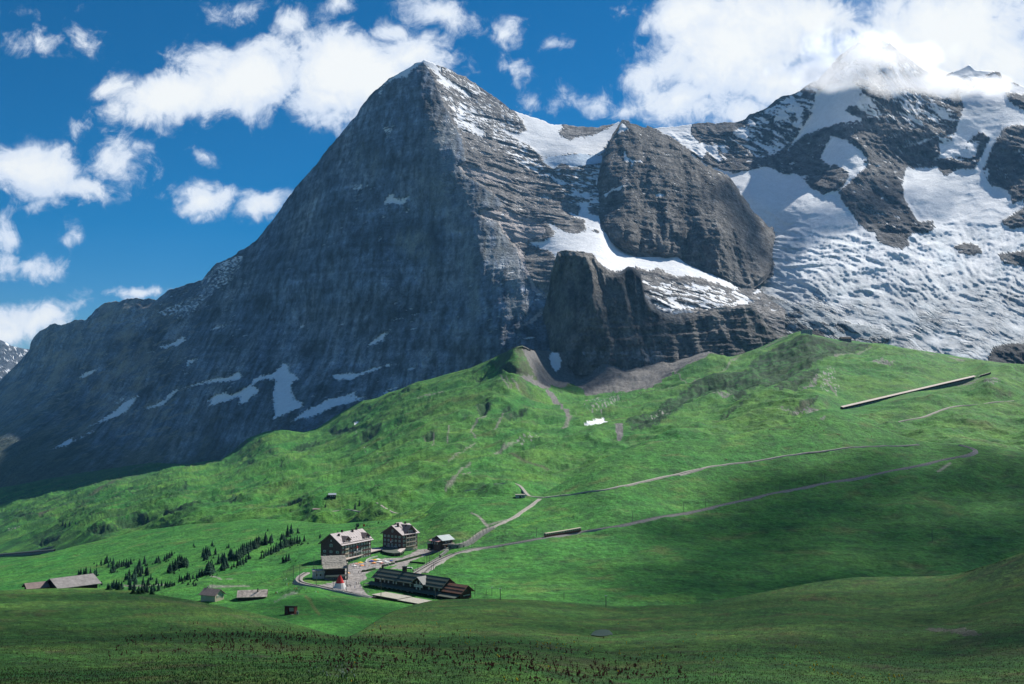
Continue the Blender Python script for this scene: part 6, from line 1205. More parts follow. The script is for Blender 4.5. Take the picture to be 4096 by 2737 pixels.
# ---- train on the line above the square
def on_track(px):
    x = proj(G_TR)[0]; i = int(np.argmin(np.abs(x[:int(len(x) * .75)] - px))); return i
def coach(label, pa, pb, cab):
    a = Vector(G_TR[on_track(pa)]); b = Vector(G_TR[on_track(pb)]); d = b - a; L = d.length - .5
    t = thing('rail_coach', label, 'train', tuple(a + Vector((0, 0, .62))), math.atan2(d.y, d.x), 'coaches of the mountain train'); t.rotation_euler = (0, -math.asin(d.z / d.length), math.atan2(d.y, d.x))
    MB().box(0, -1.25, .5, L, 1.25, 1.85).build('lower_body', m_maroon, t); MB().box(0, -1.24, 1.85, L, 1.24, 3.1).build('upper_body', m_cream, t)
    MB().prism([(-1.32, 3.1), (1.32, 3.1), (1.2, 3.32), (.7, 3.5), (-.7, 3.5), (-1.2, 3.32)], 'x', -.2, L + .2).build('roof', m_trim, t)
    n = 8; k = MB().box(-.66, -.03, 0, .66, .03, .95).mesh('window', m_glass)
    for i in range(n):
        for y in (-1.25, 1.25): put('window', k, t, (L * (i + .7) / (n + .4), y, 2.02))
    for x in (2.2, L - 2.2):
        g = MB().box(x - 1.2, -1.0, .25, x + 1.2, 1.0, .7).build('bogie', m_dark, t)
        for wx in (x - .8, x + .8):
            for wy in (-.6, .6): MB().tube((wx, wy - .06, .32), (wx, wy + .06, .32), .34, .34, 10).build('wheel', m_rail, g)
    xe = 0 if cab < 0 else L; MB().box(xe - .03 if cab < 0 else xe - .02, -1.0, 2.0, xe + .02 if cab < 0 else xe + .03, 1.0, 2.95).build('front_window', m_glass, t)
    for y in (-.8, .8): MB().tube((xe - .06 * (cab < 0), y, 1.35), (xe + .06 * (cab > 0), y, 1.35), .14, .14, 8).build('headlight', m_white, t)
    MB().tube((L * .3, -.5, 3.5), (L * .3 + .9, 0, 4.4), .05).tube((L * .3 + .9, -.7, 4.4), (L * .3 + .9, .7, 4.4), .05).build('current_collector', m_dark, t)
    return t
coach('lower coach of the cream and dark red train climbing from the pass', 2178, 2250, -1)
coach('upper coach of the cream and dark red train climbing from the pass', 2253, 2324, 1)

# ---- poles
def pole_mesh(h, arm):
    p = MB().tube((0, 0, -.5), (0, 0, h), .17, .11, 6).mesh('pole', m_iron); a = None
    if arm == 'mast': a = MB().tube((0, 0, h - 1.0), (2.6, 0, h - .8), .06, .05, 4).tube((0, 0, h - .1), (2.4, 0, h - .8), .04, .04, 4).mesh('bracket', m_iron)
    if arm == 'lamp': a = MB().box(-.5, -.2, h, .5, .2, h + .18).mesh('lamp_head', m_conc)
    if arm == 'cross': a = MB().box(-.9, -.06, h - .8, .9, .06, h - .66).box(-.7, -.06, h - 1.6, .7, .06, h - 1.48).mesh('crossarm', m_iron)
    return p, a
PM = {}
def pole(px, py, hpx, arm, label, group=None, rot=0.3):
    g = gpx(px, py); h = hpx * g.y / 4000; k = (round(h, 1), arm)
    if k not in PM: PM[k] = pole_mesh(*k)
    t = thing({'mast': 'catenary_mast', 'lamp': 'lamp_post', 'cross': 'telegraph_pole', None: 'post'}[arm], label, {'mast': 'mast', 'lamp': 'lamp post', 'cross': 'telegraph pole', None: 'post'}[arm], tuple(g), rot, group)
    put('shaft', PM[k][0], t)
    if PM[k][1]: put({'mast': 'bracket', 'lamp': 'lamp_head', 'cross': 'crossarm'}[arm], PM[k][1], t)
    return t
def hp(x, y): return cH((x, y))[0]
for (x, y, h, arm, lb) in [(190, 855, 180, 'cross', 'telegraph pole left of the curving track by the sunny slope'), (257, 880, 210, 'mast', 'catenary mast inside the left track curve'), (405, 730, 140, None, 'slim pole left of the stone roofed restaurant'), (430, 905, 200, 'mast', 'catenary mast in front of the pale masonry annex'),
                           (607, 945, 110, 'mast', 'catenary mast immediately left of the tipi'), (745, 950, 190, 'mast', 'catenary mast right of the tipi on the square'), (1105, 1040, 230, 'mast', 'tall mast rising in front of the left part of the station'), (1672, 1045, 130, 'mast', 'mast before the rusty roofed end of the station'),
                           (2085, 1020, 140, 'cross', 'pole with crossarms right of the rusty station end'), (2263, 1025, 90, 'lamp', 'short post with box on the meadow right of the station'),
                           (1417, 750, 85, 'mast', 'catenary mast left of the small turf triangle'), (1490, 735, 75, 'mast', 'catenary mast by the low wall next to the station track'), (1556, 700, 110, 'lamp', 'first lamp post along the low wall above the track'), (1583, 690, 110, 'mast', 'slim mast between the two lamp posts above the track'), (1612, 680, 150, 'lamp', 'tallest lamp post by the upper turf edge'), (1716, 630, 100, 'mast', 'mast by the start of the stone wall below the ramp'),
                           (1632, 745, 55, 'mast', 'short mast nearest the station roof on the right side of the track'), (1652, 745, 80, 'mast', 'taller mast on the meadow side of the track'), (2052, 520, 60, 'mast', 'mast below the fenced ramp on the track')]:
    p = hp(x, y); pole(p[0], p[1], h * .38347, arm, lb, 'masts and lamp posts around the station')
for i, (px, py, h) in enumerate([(2146, 2151, 38), (2253, 2133, 26), (2530, 2086, 40), (2735, 2050, 42), (2823, 2030, 36), (3730, 2188, 50), (2960, 2006, 34), (3120, 1975, 32), (3300, 1935, 30)]):
    pole(px, py, h, 'mast', ['mast behind the lower coach of the train', 'mast behind the joint of the two coaches', 'first mast up the line beyond the train', 'mast just below the small culvert on the hill line', 'mast just above the small culvert on the hill line', 'lone mast low on the shaded right hillside', 'mast in the middle of the shaded hill line', 'mast two thirds up the shaded hill line', 'mast near the upper end of the hill line'][i], 'catenary masts up the hill line')
for i, (px, py, h) in enumerate([(1945, 2385, 22), (2001, 2400, 42), (2256, 2408, 28), (2424, 2428, 42)]):
    pole(px, py, h, 'lamp' if i % 2 else None, ['short post on the sunny meadow behind the near crest', 'signal post at the foot of the sunny meadow', 'thin post at the crest of the near slope left of centre', 'tall dark post where the shaded hill meets the near crest'][i], 'posts along the near crest')
for i, x in enumerate([(682, 192), (1145, 208), (1187, 205), (1222, 210), (1303, 205), (1250, 195)]):
    p = hp(*x); pole(p[0], p[1], 17, 'mast', 'small mast along the far valley line behind the hotels', 'masts of the far valley line')
t = pole(1452, 2128, 40, None, 'flagpole with orange red flag on the slope behind the hotels'); t['category'] = 'flagpole'; t.name = 'flagpole'
MB().box(-.05, -.03, 5.6, 1.7, .03, 7.6).build('flag', mat('orange_red_cloth', (.75, .10, .03), .8, .2), t)

# ---- low walls, hedges, pond
def wall_line(name, label, pts, w, h, m, cat):
    G = ground_line(pts, ground2, 4); g0 = G[0].copy(); q = G - g0; T = np.gradient(q, axis=0); N = np.stack([-T[:, 1], T[:, 0], 0 * T[:, 0]], 1); N /= np.linalg.norm(N, axis=1, keepdims=True); up = np.array([0, 0, 1.0]); jit = 1 + .25 * fbm(G[:, 0] * .5, G[:, 1] * .5, 3)[:, None]
    o = grid_mesh(name, np.stack([q - N * w / 2 - up * .4, q - N * w / 2 * .9 + up * h * jit, q + N * w / 2 * .9 + up * h * jit, q + N * w / 2 - up * .4], 0), m, None, False); o.location = g0; return tag(o, label, cat)
wall_line('stone_wall', 'low pale stone wall between turf and the station track', cH((1440, 745), (1520, 715), (1640, 660), (1720, 610)), .8, 1.0, m_rubble, 'wall')
wall_line('stone_wall', 'rough stone wall stepping up to the start of the fenced ramp', cH((1720, 612), (1760, 585), (1805, 550)), 1.6, 1.8, m_rubble, 'wall')
wall_line('platform_wall', 'pale low platform edge wall running from the tipi towards the shed', cH((600, 945), (760, 985), (900, 1010), (1020, 1030)), .6, 1.1, m_conc, 'wall')
for pts, lb in ((cH((1130, 695), (1180, 685), (1240, 668)), 'short hedge left of the long hedge beside the cafe path'), (cH((1260, 655), (1330, 640), (1410, 615), (1470, 600), (1520, 588)), 'long clipped hedge beside the cafe path'), (cH((960, 745), (1000, 738), (1040, 725)), 'hedge nearest the station roof on the square'), (cH((910, 752), (945, 748)), 'smallest hedge left of the station roof'), (cH((1410, 655), (1500, 662), (1560, 668)), 'low hedge along the near edge of the upper turf')):
    wall_line('hedge', lb, pts, 1.7, 1.1, m_hedge, 'hedge')
g = gpn(2410, 2538); pm = bpy.data.meshes.new('pond'); n = 26; pv = [(g.x + 2.35 * math.cos(a) * (1 + .12 * math.sin(3 * a)), g.y + 1.2 + 4.4 * math.sin(a), 0) for a in [2 * math.pi * i / n for i in range(n)]]
pv = []
for i in range(n):
    a = 2 * math.pi * i / n; q = gpn(2407 + 44 * math.cos(a) * (1 + .1 * math.sin(3 * a)), 2537 + 11 * math.sin(a)); pv.append(q + Vector((0, 0, .09)))
pm.from_pydata(pv, [], [tuple(range(n))]); pm.materials.append(mat('pond_water', (.05, .06, .075), .3, .25)); tag(put('pond', pm), kind='structure')

# ---- cafe parasols, tables, benches
def parasol(px, py, m, label, closed=False, r=1.6):
    g = flat(px, py) + Vector((0, 0, 0)); t = thing('parasol', label, 'parasol', (g.x, g.y, 0.0), random.uniform(0, 3), 'parasols on the cafe terrace')
    MB().tube((0, 0, 0), (0, 0, 2.7), .04, .04, 5).build('pole', m_white, t); b = MB(); n = 8
    if closed: b.add([(.22 * math.cos(i * .785), .22 * math.sin(i * .785), 1.1) for i in range(n)] + [(0, 0, 2.9)], [(i, (i + 1) % n, n) for i in range(n)])
    else: b.add([(r * math.cos(i * .785), r * math.sin(i * .785), 2.05) for i in range(n)] + [(0, 0, 2.75)] + [(r * .98 * math.cos(i * .785), r * .98 * math.sin(i * .785), 1.88) for i in range(n)], [(i, (i + 1) % n, n) for i in range(n)] + [(i, (i + 1) % n, n + 1 + (i + 1) % n, n + 1 + i) for i in range(n)])
    b.build('canopy', m, t); MB().box(-.3, -.3, 0, .3, .3, .12).build('base', m_conc, t); return t
c_y = mat('yellow_cloth', (.72, .45, .06), .8, .2); c_o = mat('orange_cloth', (.75, .30, .10), .8, .2); c_b = mat('blue_cloth', (.03, .06, .28), .8, .2); c_w = mat('white_cloth', (.75, .74, .70), .8, .2); c_p = mat('pink_cloth', (.70, .34, .26), .8, .2)
for x, y, m, lb, cl, r in [(890, 668, c_y, 'yellow parasol nearest the wing wall', 0, 2.2), (1040, 640, c_y, 'yellow parasol touching the white one in the middle of the terrace', 0, 2.2), (1072, 635, c_w, 'big white parasol in the middle of the terrace', 0, 2.4), (1008, 652, c_b, 'dark blue parasol left of the yellow and white ones', 0, 2.1), (905, 700, c_o, 'orange parasol lying low at the square side of the terrace', 0, 2.0), (850, 682, c_p, 'pale pink parasol left of the yellow one by the wing', 0, 2.0), (825, 700, c_w, 'white parasol at the left end of the terrace', 0, 1.8), (1090, 660, c_w, 'white parasol below the big white one', 0, 2.2), (1030, 672, c_o, 'pale orange parasol in front of the blue one', 0, 1.9), (1115, 673, c_p, 'pink parasol in front of the pavilion', 0, 1.9), (1150, 655, c_w, 'small white parasol before the pavilion glazing', 0, 1.6), (1178, 665, c_w, 'white parasol at the right rear of the terrace', 0, 1.8), (1195, 630, c_y, 'closed yellow parasol by the pavilion', 1, 1), (1228, 625, c_w, 'closed white parasol at the right end of the terrace', 1, 1), (1210, 650, c_b, 'small dark blue parasol near the hedge', 0, 1.4), (1140, 640, c_o, 'closed orange parasol before the pavilion', 1, 1)]:
    p = hp(x, y + 14); parasol(p[0], p[1], m, lb, cl, r)
tm = MB().box(-.9, -.4, .70, .9, .4, .76).mesh('tabletop', m_trim); bm_ = MB().box(-.9, -.14, .40, .9, .14, .45).mesh('seat', m_trim); lm_ = MB().box(-.05, -.35, 0, .05, .35, .70).mesh('leg', m_iron)
rnd = random.Random(3)
for i, (x, y) in enumerate([(760, 712), (790, 700), (760, 690), (880, 715), (920, 712), (950, 690), (985, 700), (1020, 695), (960, 670), (1055, 690), (1090, 690), (1130, 690), (1170, 685), (1010, 715), (1200, 675), (1235, 660), (1060, 668), (885, 690), (800, 725)]):
    p = hp(x, y); g = flat(*p); t = thing('picnic_table', 'pale bench table among the parasols on the cafe terrace', 'table', tuple(g), rnd.uniform(-.5, 1.2), 'tables on the cafe terrace')
    put('tabletop', tm, t); [put('seat', bm_, t, (0, s * .68, 0)) for s in (-1, 1)]; [put('leg', lm_, t, (s * .7, 0, 0)) for s in (-1, 1)]
p = hp(1372, 735); g = flat(*p); t = thing('van', 'white minibus parked by the turf behind the station roof', 'van', tuple(g), R(4))
MB().prism([(0, .35), (4.3, .35), (4.3, 1.2), (3.7, 2.1), (.15, 2.15), (0, 1.9)], 'y', -.9, .9).build('body', m_white, t)
for y in (-.91, .91): MB().box(.4, y - .01, 1.3, 3.3, y + .01, 1.85).build('window', m_glass, t)
for x in (.8, 3.5):
    for y in (-.8, .8): MB().tube((x, y - .1, .33), (x, y + .1, .33), .33, .33, 10).build('wheel', m_dark, t)
for x, y, lb in [(1600, 1052, 'white covered stack right of the gravel roofed shed'), (1640, 1058, 'smaller pale bundle at the end of the gravel roofed shed')]:
    p = hp(x, y); g = flat(p[0], p[1], 1.2); tag(MB().prism([(-2.6, 0), (2.6, 0), (2.4, 1.0), (1.2, 1.7), (-1.6, 1.6), (-2.5, .9)], 'y', -1, 1).build('covered_load', m_canvas, None, (g.x, g.y, 0), R(-40)), lb, 'load')

# ---- people
def person_mesh(pose):
    J = {'hip': (0, 0, .92), 'chest': (0, 0, 1.32), 'neck': (0, 0, 1.50), 'head': (0, -.01, 1.64), 'crown': (0, 0, 1.76)}
    sw = .22 if pose == 'walk' else .03
    for s, n in ((1, 'l'), (-1, 'r')):
        f = sw * s
        J['hip' + n] = (.10 * s, 0, .88)
        if pose == 'sit': J['knee' + n] = (.11 * s, -.42, .50); J['foot' + n] = (.11 * s, -.46, .06); J['toe' + n] = (.11 * s, -.62, .04)
        else: J['knee' + n] = (.11 * s, -f * .6 - .02, .48); J['foot' + n] = (.11 * s, -f, .07); J['toe' + n] = (.12 * s, -f - .17, .04)
        J['sh' + n] = (.19 * s, 0, 1.42); J['elb' + n] = (.26 * s, .04 + f * .4, 1.14); J['hand' + n] = (.25 * s, -.12 + f, .92)
    if pose == 'sit':
        J = {k: (v if k[:4] in ('knee', 'foot', 'toel', 'toer') else (v[0], v[1], v[2] - .42)) for k, v in J.items()}
    rad = {'hip': .15, 'chest': .16, 'neck': .065, 'head': .105, 'crown': .07, 'hipl': .10, 'hipr': .10, 'kneel': .07, 'kneer': .07, 'footl': .05, 'footr': .05, 'toel': .045, 'toer': .045, 'shl': .07, 'shr': .07, 'elbl': .05, 'elbr': .05, 'handl': .04, 'handr': .04}
    E = [('hip', 'chest'), ('chest', 'neck'), ('neck', 'head'), ('head', 'crown')] + [e for n in 'lr' for e in (('hip', 'hip' + n), ('hip' + n, 'knee' + n), ('knee' + n, 'foot' + n), ('foot' + n, 'toe' + n), ('chest', 'sh' + n), ('sh' + n, 'elb' + n), ('elb' + n, 'hand' + n))]
    names = list(J); me = bpy.data.meshes.new('person'); me.from_pydata([J[n] for n in names], [(names.index(a), names.index(b)) for a, b in E], []); o = bpy.data.objects.new('tmp', me); COL.objects.link(o)
    o.modifiers.new('s', 'SKIN'); sk = me.skin_vertices[0].data
    for i, n in enumerate(names): sk[i].radius = (rad[n], rad[n] * .85)
    sk[0].use_root = True; sb = o.modifiers.new('d', 'SUBSURF'); sb.levels = sb.render_levels = 1
    out = bpy.data.meshes.new_from_object(o.evaluated_get(bpy.context.evaluated_depsgraph_get())); bpy.data.objects.remove(o); off = .42 if pose == 'sit' else 0
    for p in out.polygons:
        z = p.center.z + off; x = abs(p.center.x)
        p.material_index = 3 if z > 1.70 or (z > 1.62 and p.center.y > .03) else 2 if z > 1.47 or (x > .2 and z < 1.0 and z > .8) else 0 if z > .93 else 1
        if pose == 'sit' and p.center.z < .52 and p.center.y < -.05: p.material_index = 1
    return out
PEOPLE = {k: person_mesh(k) for k in ('stand', 'walk', 'sit')}
m_skin = mat('skin', (.45, .26, .18), .6, .3); m_hair = mat('dark_hair', (.03, .02, .015), .7, .3)
SH = {n: mat(n + '_shirt', c, .85, .2) for n, c in dict(white=(.72, .71, .68), red=(.5, .05, .04), blue=(.05, .09, .28), black=(.02, .02, .022), yellow=(.65, .45, .07), grey=(.2, .2, .21)).items()}
TR = {n: mat(n + '_trousers', c, .85, .2) for n, c in dict(dark=(.025, .026, .032), tan=(.30, .24, .16), blue=(.05, .07, .14)).items()}
PV = {}
def person(px, py, shirt, trou, pose, label, group):
    g = gpx(px, py); k = (shirt, trou, pose)
    if k not in PV:
        me = PEOPLE[pose].copy(); me.materials.clear(); [me.materials.append(m) for m in (SH[shirt], TR[trou], m_skin, m_hair)]; PV[k] = me
    o = put('person', PV[k], None, tuple(g), random.uniform(0, 6.28)); return tag(o, label, 'person', group)
rnd = random.Random(9)
SQ = [(755, 910), (775, 905), (790, 915), (832, 905), (838, 880), (851, 885), (870, 885), (885, 915), (895, 910), (905, 900), (918, 905), (925, 895), (833, 925), (757, 775), (870, 770), (898, 770), (700, 780)]
for i, (x, y) in enumerate(SQ):
    p = hp(x, y); sh, tr = rnd.choice(['black', 'blue', 'grey', 'black', 'white']), rnd.choice(['dark', 'blue', 'dark'])
    person(p[0], p[1], sh, tr, rnd.choice(['walk', 'stand']), f'person in {sh} top on the paved square between tipi and hotels', 'people walking on the square')
for x, y, sh in [(918, 985, 'white'), (970, 980, 'white'), (795, 985, 'black')]:
    p = hp(x, y); person(p[0], p[1], sh, 'dark', 'stand', f'person in {sh} top waiting by the track in front of the station', 'people waiting by the station track')
for x, y, sh in [(118, 845, 'white'), (90, 850, 'grey'), (108, 880, 'black'), (125, 885, 'white'), (140, 882, 'yellow'), (157, 885, 'black'), (183, 880, 'white')]:
    p = hp(x, y); person(p[0], p[1], sh, 'dark', 'walk', f'hiker in {sh} top on the path left of the track curve', 'hikers left of the track curve')
for x, y, sh in [(205, 930, 'red'), (225, 928, 'red'), (318, 930, 'white'), (345, 968, 'black'), (365, 968, 'grey'), (425, 965, 'white'), (445, 968, 'red'), (10, 965, 'red'), (22, 962, 'white')]:
    p = hp(x, y + 4); person(p[0], p[1], sh, 'dark', 'sit', f'person in {sh} top resting on the grassy rim of the knoll', 'people sitting on the knoll rim')
for x, y, sh in [(1562, 545, 'red'), (1452, 540, 'black'), (1470, 540, 'grey'), (1640, 605, 'white')]:
    p = hp(x, y); person(p[0], p[1], sh, 'dark', 'walk', f'person in {sh} top walking on the path right of the tall hotel', 'walkers right of the tall hotel')
for i in range(34):
    x, y = rnd.uniform(750, 1240), rnd.uniform(660, 715); y = min(y, 735 - (x - 900) * .14); p = hp(x, y); sh = rnd.choice(['white', 'red', 'blue', 'black', 'yellow', 'grey', 'white'])
    person(p[0], p[1], sh, rnd.choice(['dark', 'tan', 'blue']), rnd.choice(['sit', 'stand', 'stand']), f'guest in {sh} top among the parasols of the cafe terrace', 'guests on the cafe terrace')
for i, (px, py, sh) in enumerate([(2242, 1986, 'black'), (2365, 1962, 'white'), (2588, 1925, 'white'), (2470, 1945, 'red')]):
    person(px, py, sh, 'dark', 'walk', ['walker in black top on the gravel path right of the concrete hut', 'walker in white top where the gravel path leaves the flat', 'walker in white top higher up the long gravel path', 'walker in red top between the two in white on the gravel path'][i], 'walkers on the upper gravel path')

# ---- cows on the hilltop
def cow_mesh():
    J = [(0, -.75, 1.15), (0, 0, 1.1), (0, .75, 1.12), (0, 1.15, 1.3), (0, 1.5, 1.15), (0, 1.75, .98)]; rr = [.30, .38, .34, .20, .17, .10]; E = [(i, i + 1) for i in range(5)]
    for y, b in ((-.7, 0), (.7, 2)):
        for s in (-1, 1):
            k = len(J); J += [(.24 * s, y, .85), (.24 * s, y + (.10 if b == 0 else -.02), .45), (.24 * s, y, .04)]; rr += [.17, .09, .06]; E += [(b, k), (k, k + 1), (k + 1, k + 2)]
    k = len(J); J += [(.2, 1.35, 1.42), (-.2, 1.35, 1.42), (0, -1.02, 1.05), (0, -1.08, .5)]; rr += [.06, .06, .05, .04]; E += [(3, k), (3, k + 1), (0, k + 2), (k + 2, k + 3)]
    me = bpy.data.meshes.new('cow'); me.from_pydata(J, E, []); o = bpy.data.objects.new('tmp', me); COL.objects.link(o); o.modifiers.new('s', 'SKIN')
    for i, r in enumerate(rr): me.skin_vertices[0].data[i].radius = (r, r)
    me.skin_vertices[0].data[1].use_root = True; sb = o.modifiers.new('d', 'SUBSURF'); sb.levels = 1
    out = bpy.data.meshes.new_from_object(o.evaluated_get(bpy.context.evaluated_depsgraph_get())); bpy.data.objects.remove(o); out.materials.clear(); out.materials.append(mat('fawn_hide', (.36, .24, .13), .85, .2, (1.5, .3))); return out
cm = cow_mesh()
for i, p in enumerate(cE((1110, 992), (1240, 1020), (1315, 1040), (1325, 1042), (1503, 1034), (940, 1002), (960, 1003), (1195, 985), (700, 1170))):
    g = gp(*p); tag(put('cow', cm, None, tuple(g), random.uniform(0, 6)), 'fawn cow grazing near the top of the shaded green hill', 'cow', 'cows grazing on the hilltop')
for i, p in enumerate(cH((1515, 625), (2260, 345), (2360, 360))[:0]): pass

# ---- spruces
def spruce_mesh(seed, slim):
    r = random.Random(seed); b = MB(); tiers = 13
    for i in range(tiers):
        f = i / (tiers - 1); z = .07 + .93 * f ** .92; rad = (slim * (1 - f) ** .8 + .012) * r.uniform(.82, 1.15); n = 11 if f < .6 else 8; ph = r.random() * 6
        for k in range(n):
            a = ph + 2 * math.pi * (k + r.uniform(-.3, .3)) / n; rr = rad * r.uniform(.6, 1.2); w = .34 * rad + .012; dz = -.055 - .05 * (1 - f) * r.uniform(.4, 1.3)
            c, s = math.cos(a), math.sin(a); p0 = (0, 0, z + .035); tip = (c * rr, s * rr, z + dz); l = (c * rr * .62 - s * w, s * rr * .62 + c * w, z + dz * .75); q = (c * rr * .62 + s * w, s * rr * .62 - c * w, z + dz * .75)
            b.add([p0, l, tip, q, (c * rr * .5, s * rr * .5, z + dz * .2 + .02)], [(0, 1, 4), (1, 2, 4), (2, 3, 4), (3, 0, 4)])
    me = bpy.data.meshes.new('crown'); me.from_pydata(b.v, [], b.f); me.materials.append(m_needle); return me
CROWN = [spruce_mesh(i, s) for i, s in enumerate((.26, .30, .35, .24, .29))]; TRUNK = MB().tube((0, 0, -.06), (0, 0, .5), .018, .008, 5).mesh('trunk', m_bark)
TREES = [
 ('dark spruce in the small stand climbing left of the large grey barn', 'K', [(615, 492, 40), (632, 490, 45), (655, 490, 50), (672, 488, 58), (708, 478, 48), (705, 515, 45), (738, 512, 55), (752, 508, 62), (757, 440, 30), (790, 425, 35), (822, 425, 45), (835, 420, 60), (850, 440, 45), (885, 430, 55), (862, 405, 35)]),
 ('dark spruce in the row along the hillside above the barn', 'K', [(868, 475, 50), (885, 470, 60), (900, 460, 50), (915, 450, 55), (932, 445, 60), (950, 440, 50), (968, 435, 55), (988, 430, 55), (1005, 440, 55), (1022, 420, 45)]),
 ('tall dark spruce in the dense grove right of the grey barn', 'K', [(985, 530, 60), (1000, 530, 65), (1015, 560, 70), (1020, 600, 60), (1050, 610, 80), (1060, 560, 75), (1055, 500, 70), (1075, 480, 70), (1090, 450, 80), (1100, 500, 65), (1112, 480, 60), (1130, 410, 60), (1140, 480, 60), (1150, 500, 70), (1130, 620, 70), (1150, 620, 60), (1160, 560, 60), (1180, 530, 50), (1185, 625, 60), (1205, 610, 50), (1240, 600, 60), (1265, 570, 45), (1085, 625, 60), (1110, 625, 65), (1225, 560, 55), (1040, 540, 60), (1120, 560, 65), (1010, 500, 50)]),
 ('small dark spruce along the valley path behind the near crest', 'K', [(845, 590, 40), (875, 595, 60), (890, 598, 70), (910, 600, 65), (930, 600, 60), (950, 600, 55), (795, 575, 35), (1295, 570, 40), (1310, 575, 45), (1330, 590, 50), (1345, 575, 40), (1365, 570, 30)]),
 ('spruce in the short slanting row above the round spruce clump', 'K', [(1225, 400, 45), (1240, 392, 50), (1288, 385, 45), (1305, 375, 50), (1325, 365, 45), (1343, 350, 35)]),
 ('spruce in the round dense clump on the hillside left of centre', 'K', [(1325, 460, 60), (1335, 470, 70), (1350, 460, 80), (1370, 455, 85), (1390, 440, 95), (1405, 430, 95), (1420, 430, 85), (1440, 430, 75), (1455, 425, 70), (1468, 415, 45), (1312, 470, 40)]),
 ('spruce in the high clump left of the long wooded band', 'K', [(1590, 350, 75), (1610, 345, 80), (1625, 350, 75), (1640, 340, 60), (1660, 270, 40), (1685, 330, 50), (1600, 380, 60), (1620, 375, 55), (1515, 270, 25), (1790, 275, 35), (1775, 278, 22)]),
 ('spruce in the loose lower line above the shingled chalet', 'K', [(1405, 530, 55), (1420, 530, 45), (1445, 520, 40), (1465, 518, 60), (1480, 515, 50), (1510, 510, 35), (1540, 505, 40), (1560, 498, 60), (1580, 490, 55), (1615, 480, 75), (1630, 485, 100), (1645, 480, 95), (1660, 470, 80), (1672, 470, 60), (1490, 550, 30), (1515, 590, 30), (1530, 588, 28)]),
 ('spruce in the long dense band climbing towards the hotels', 'K', [(1710, 410, 70), (1725, 400, 50), (1740, 395, 70), (1755, 395, 75), (1770, 440, 75), (1750, 450, 80), (1735, 460, 60), (1785, 440, 40), (1800, 370, 80), (1812, 372, 85), (1830, 370, 50), (1850, 375, 80), (1865, 370, 85), (1880, 360, 85), (1895, 350, 90), (1910, 345, 85), (1930, 330, 80), (1945, 320, 75), (1960, 310, 80), (1975, 300, 70), (1990, 300, 75), (2005, 290, 80), (2020, 270, 80), (2030, 260, 60), (2050, 260, 50), (2075, 260, 90), (2085, 240, 60), (2115, 245, 60), (2125, 240, 70), (1830, 430, 40), (1860, 420, 50), (1880, 415, 55), (1900, 405, 50), (1925, 390, 55), (1945, 370, 50)]),
 ('spruce in the second band directly left of the long hotel', 'K', [(2045, 355, 40), (2065, 350, 45), (2080, 345, 50), (2100, 340, 55), (2120, 330, 55), (2140, 325, 60), (2160, 315, 70), (2175, 310, 60), (2195, 290, 75), (2210, 285, 60), (2230, 275, 75), (2245, 270, 65), (2260, 265, 60), (2275, 260, 70), (2290, 255, 55), (2305, 250, 60), (2325, 240, 60), (2345, 232, 50), (2380, 222, 50)]),
 ('spruce in the small group high above the second band', 'K', [(2205, 205, 50), (2220, 200, 45), (2250, 185, 90), (2278, 165, 75), (2330, 160, 45), (2095, 150, 25)]),
 ('spruce in the tight trio below the second band', 'K', [(2215, 395, 50), (2240, 390, 60), (2260, 380, 55)]),
 ('spruce standing by the roof of the long hotel on the slope behind', 'H', [(870, 285, 40), (855, 290, 32), (1115, 240, 25), (960, 275, 25), (655, 345, 30), (470, 390, 50), (605, 355, 25)]),
 ('small spruce on the far slope beyond the mountain huts', 'H', [(835, 180, 60), (880, 150, 55), (1070, 150, 30), (525, 145, 40)]),
 ('tiny spruce on the far left valley slope', 'K', [(490, 150, 35), (510, 150, 40), (545, 140, 45), (590, 150, 25), (735, 60, 30)])]
proto = None
def tree(px, py, hpx, label):
    global proto
    g = gp(px, py) if py > float(TOP_G2(px)) + 1 else gp1(px, py); h = hpx * g.y / 4000
    t = thing('spruce', label, 'tree', (g.x, g.y, g.z - .1), rnd.uniform(0, 6.28), label.replace('spruce', 'spruces', 1)); t.scale = (h * rnd.uniform(.9, 1.3), h * rnd.uniform(.9, 1.3), h)
    put('crown', rnd.choice(CROWN), t); put('trunk', TRUNK, t)
for lb, cs, L in TREES:
    for x, y, h in L:
        p = (cK if cs == 'K' else cH)((x, y))[0]; tree(p[0], p[1], h * (.5113 if cs == 'K' else .38347) * 1.08, lb)

# low dwarf shrubs round the spruce stands, one mass
sv_, sf_ = [], []; cv = [tuple(v.co) for v in CROWN[2].vertices]; cf = [tuple(f.vertices) for f in CROWN[2].polygons]; rs = random.Random(21)
tl = [o for o in bpy.data.objects if o.name.startswith('spruce') and o.parent is None]
for o in tl:
    for _ in range(2):
        qx, qy = proj(np.array(o.location)); qx = float(qx) + rs.gauss(0, 11); qy = float(qy) + rs.gauss(2, 4); g = gpx(qx, qy); h = rs.uniform(.8, 2.4); w = h * rs.uniform(1.2, 2.4); a = rs.uniform(0, 6); ca, sa = math.cos(a), math.sin(a); n0 = len(sv_)
        sv_ += [(g.x + (ca * v[0] - sa * v[1]) * w, g.y + (sa * v[0] + ca * v[1]) * w, g.z - .2 + v[2] * h) for v in cv]; sf_ += [tuple(i + n0 for i in f) for f in cf]
me = bpy.data.meshes.new('shrubs'); me.from_pydata(sv_, [], sf_); me.materials.append(mat('dwarf_shrub', (.018, .055, .020), .9, .1, (0.4, .5))); put('shrubs', me)['kind'] = 'stuff'
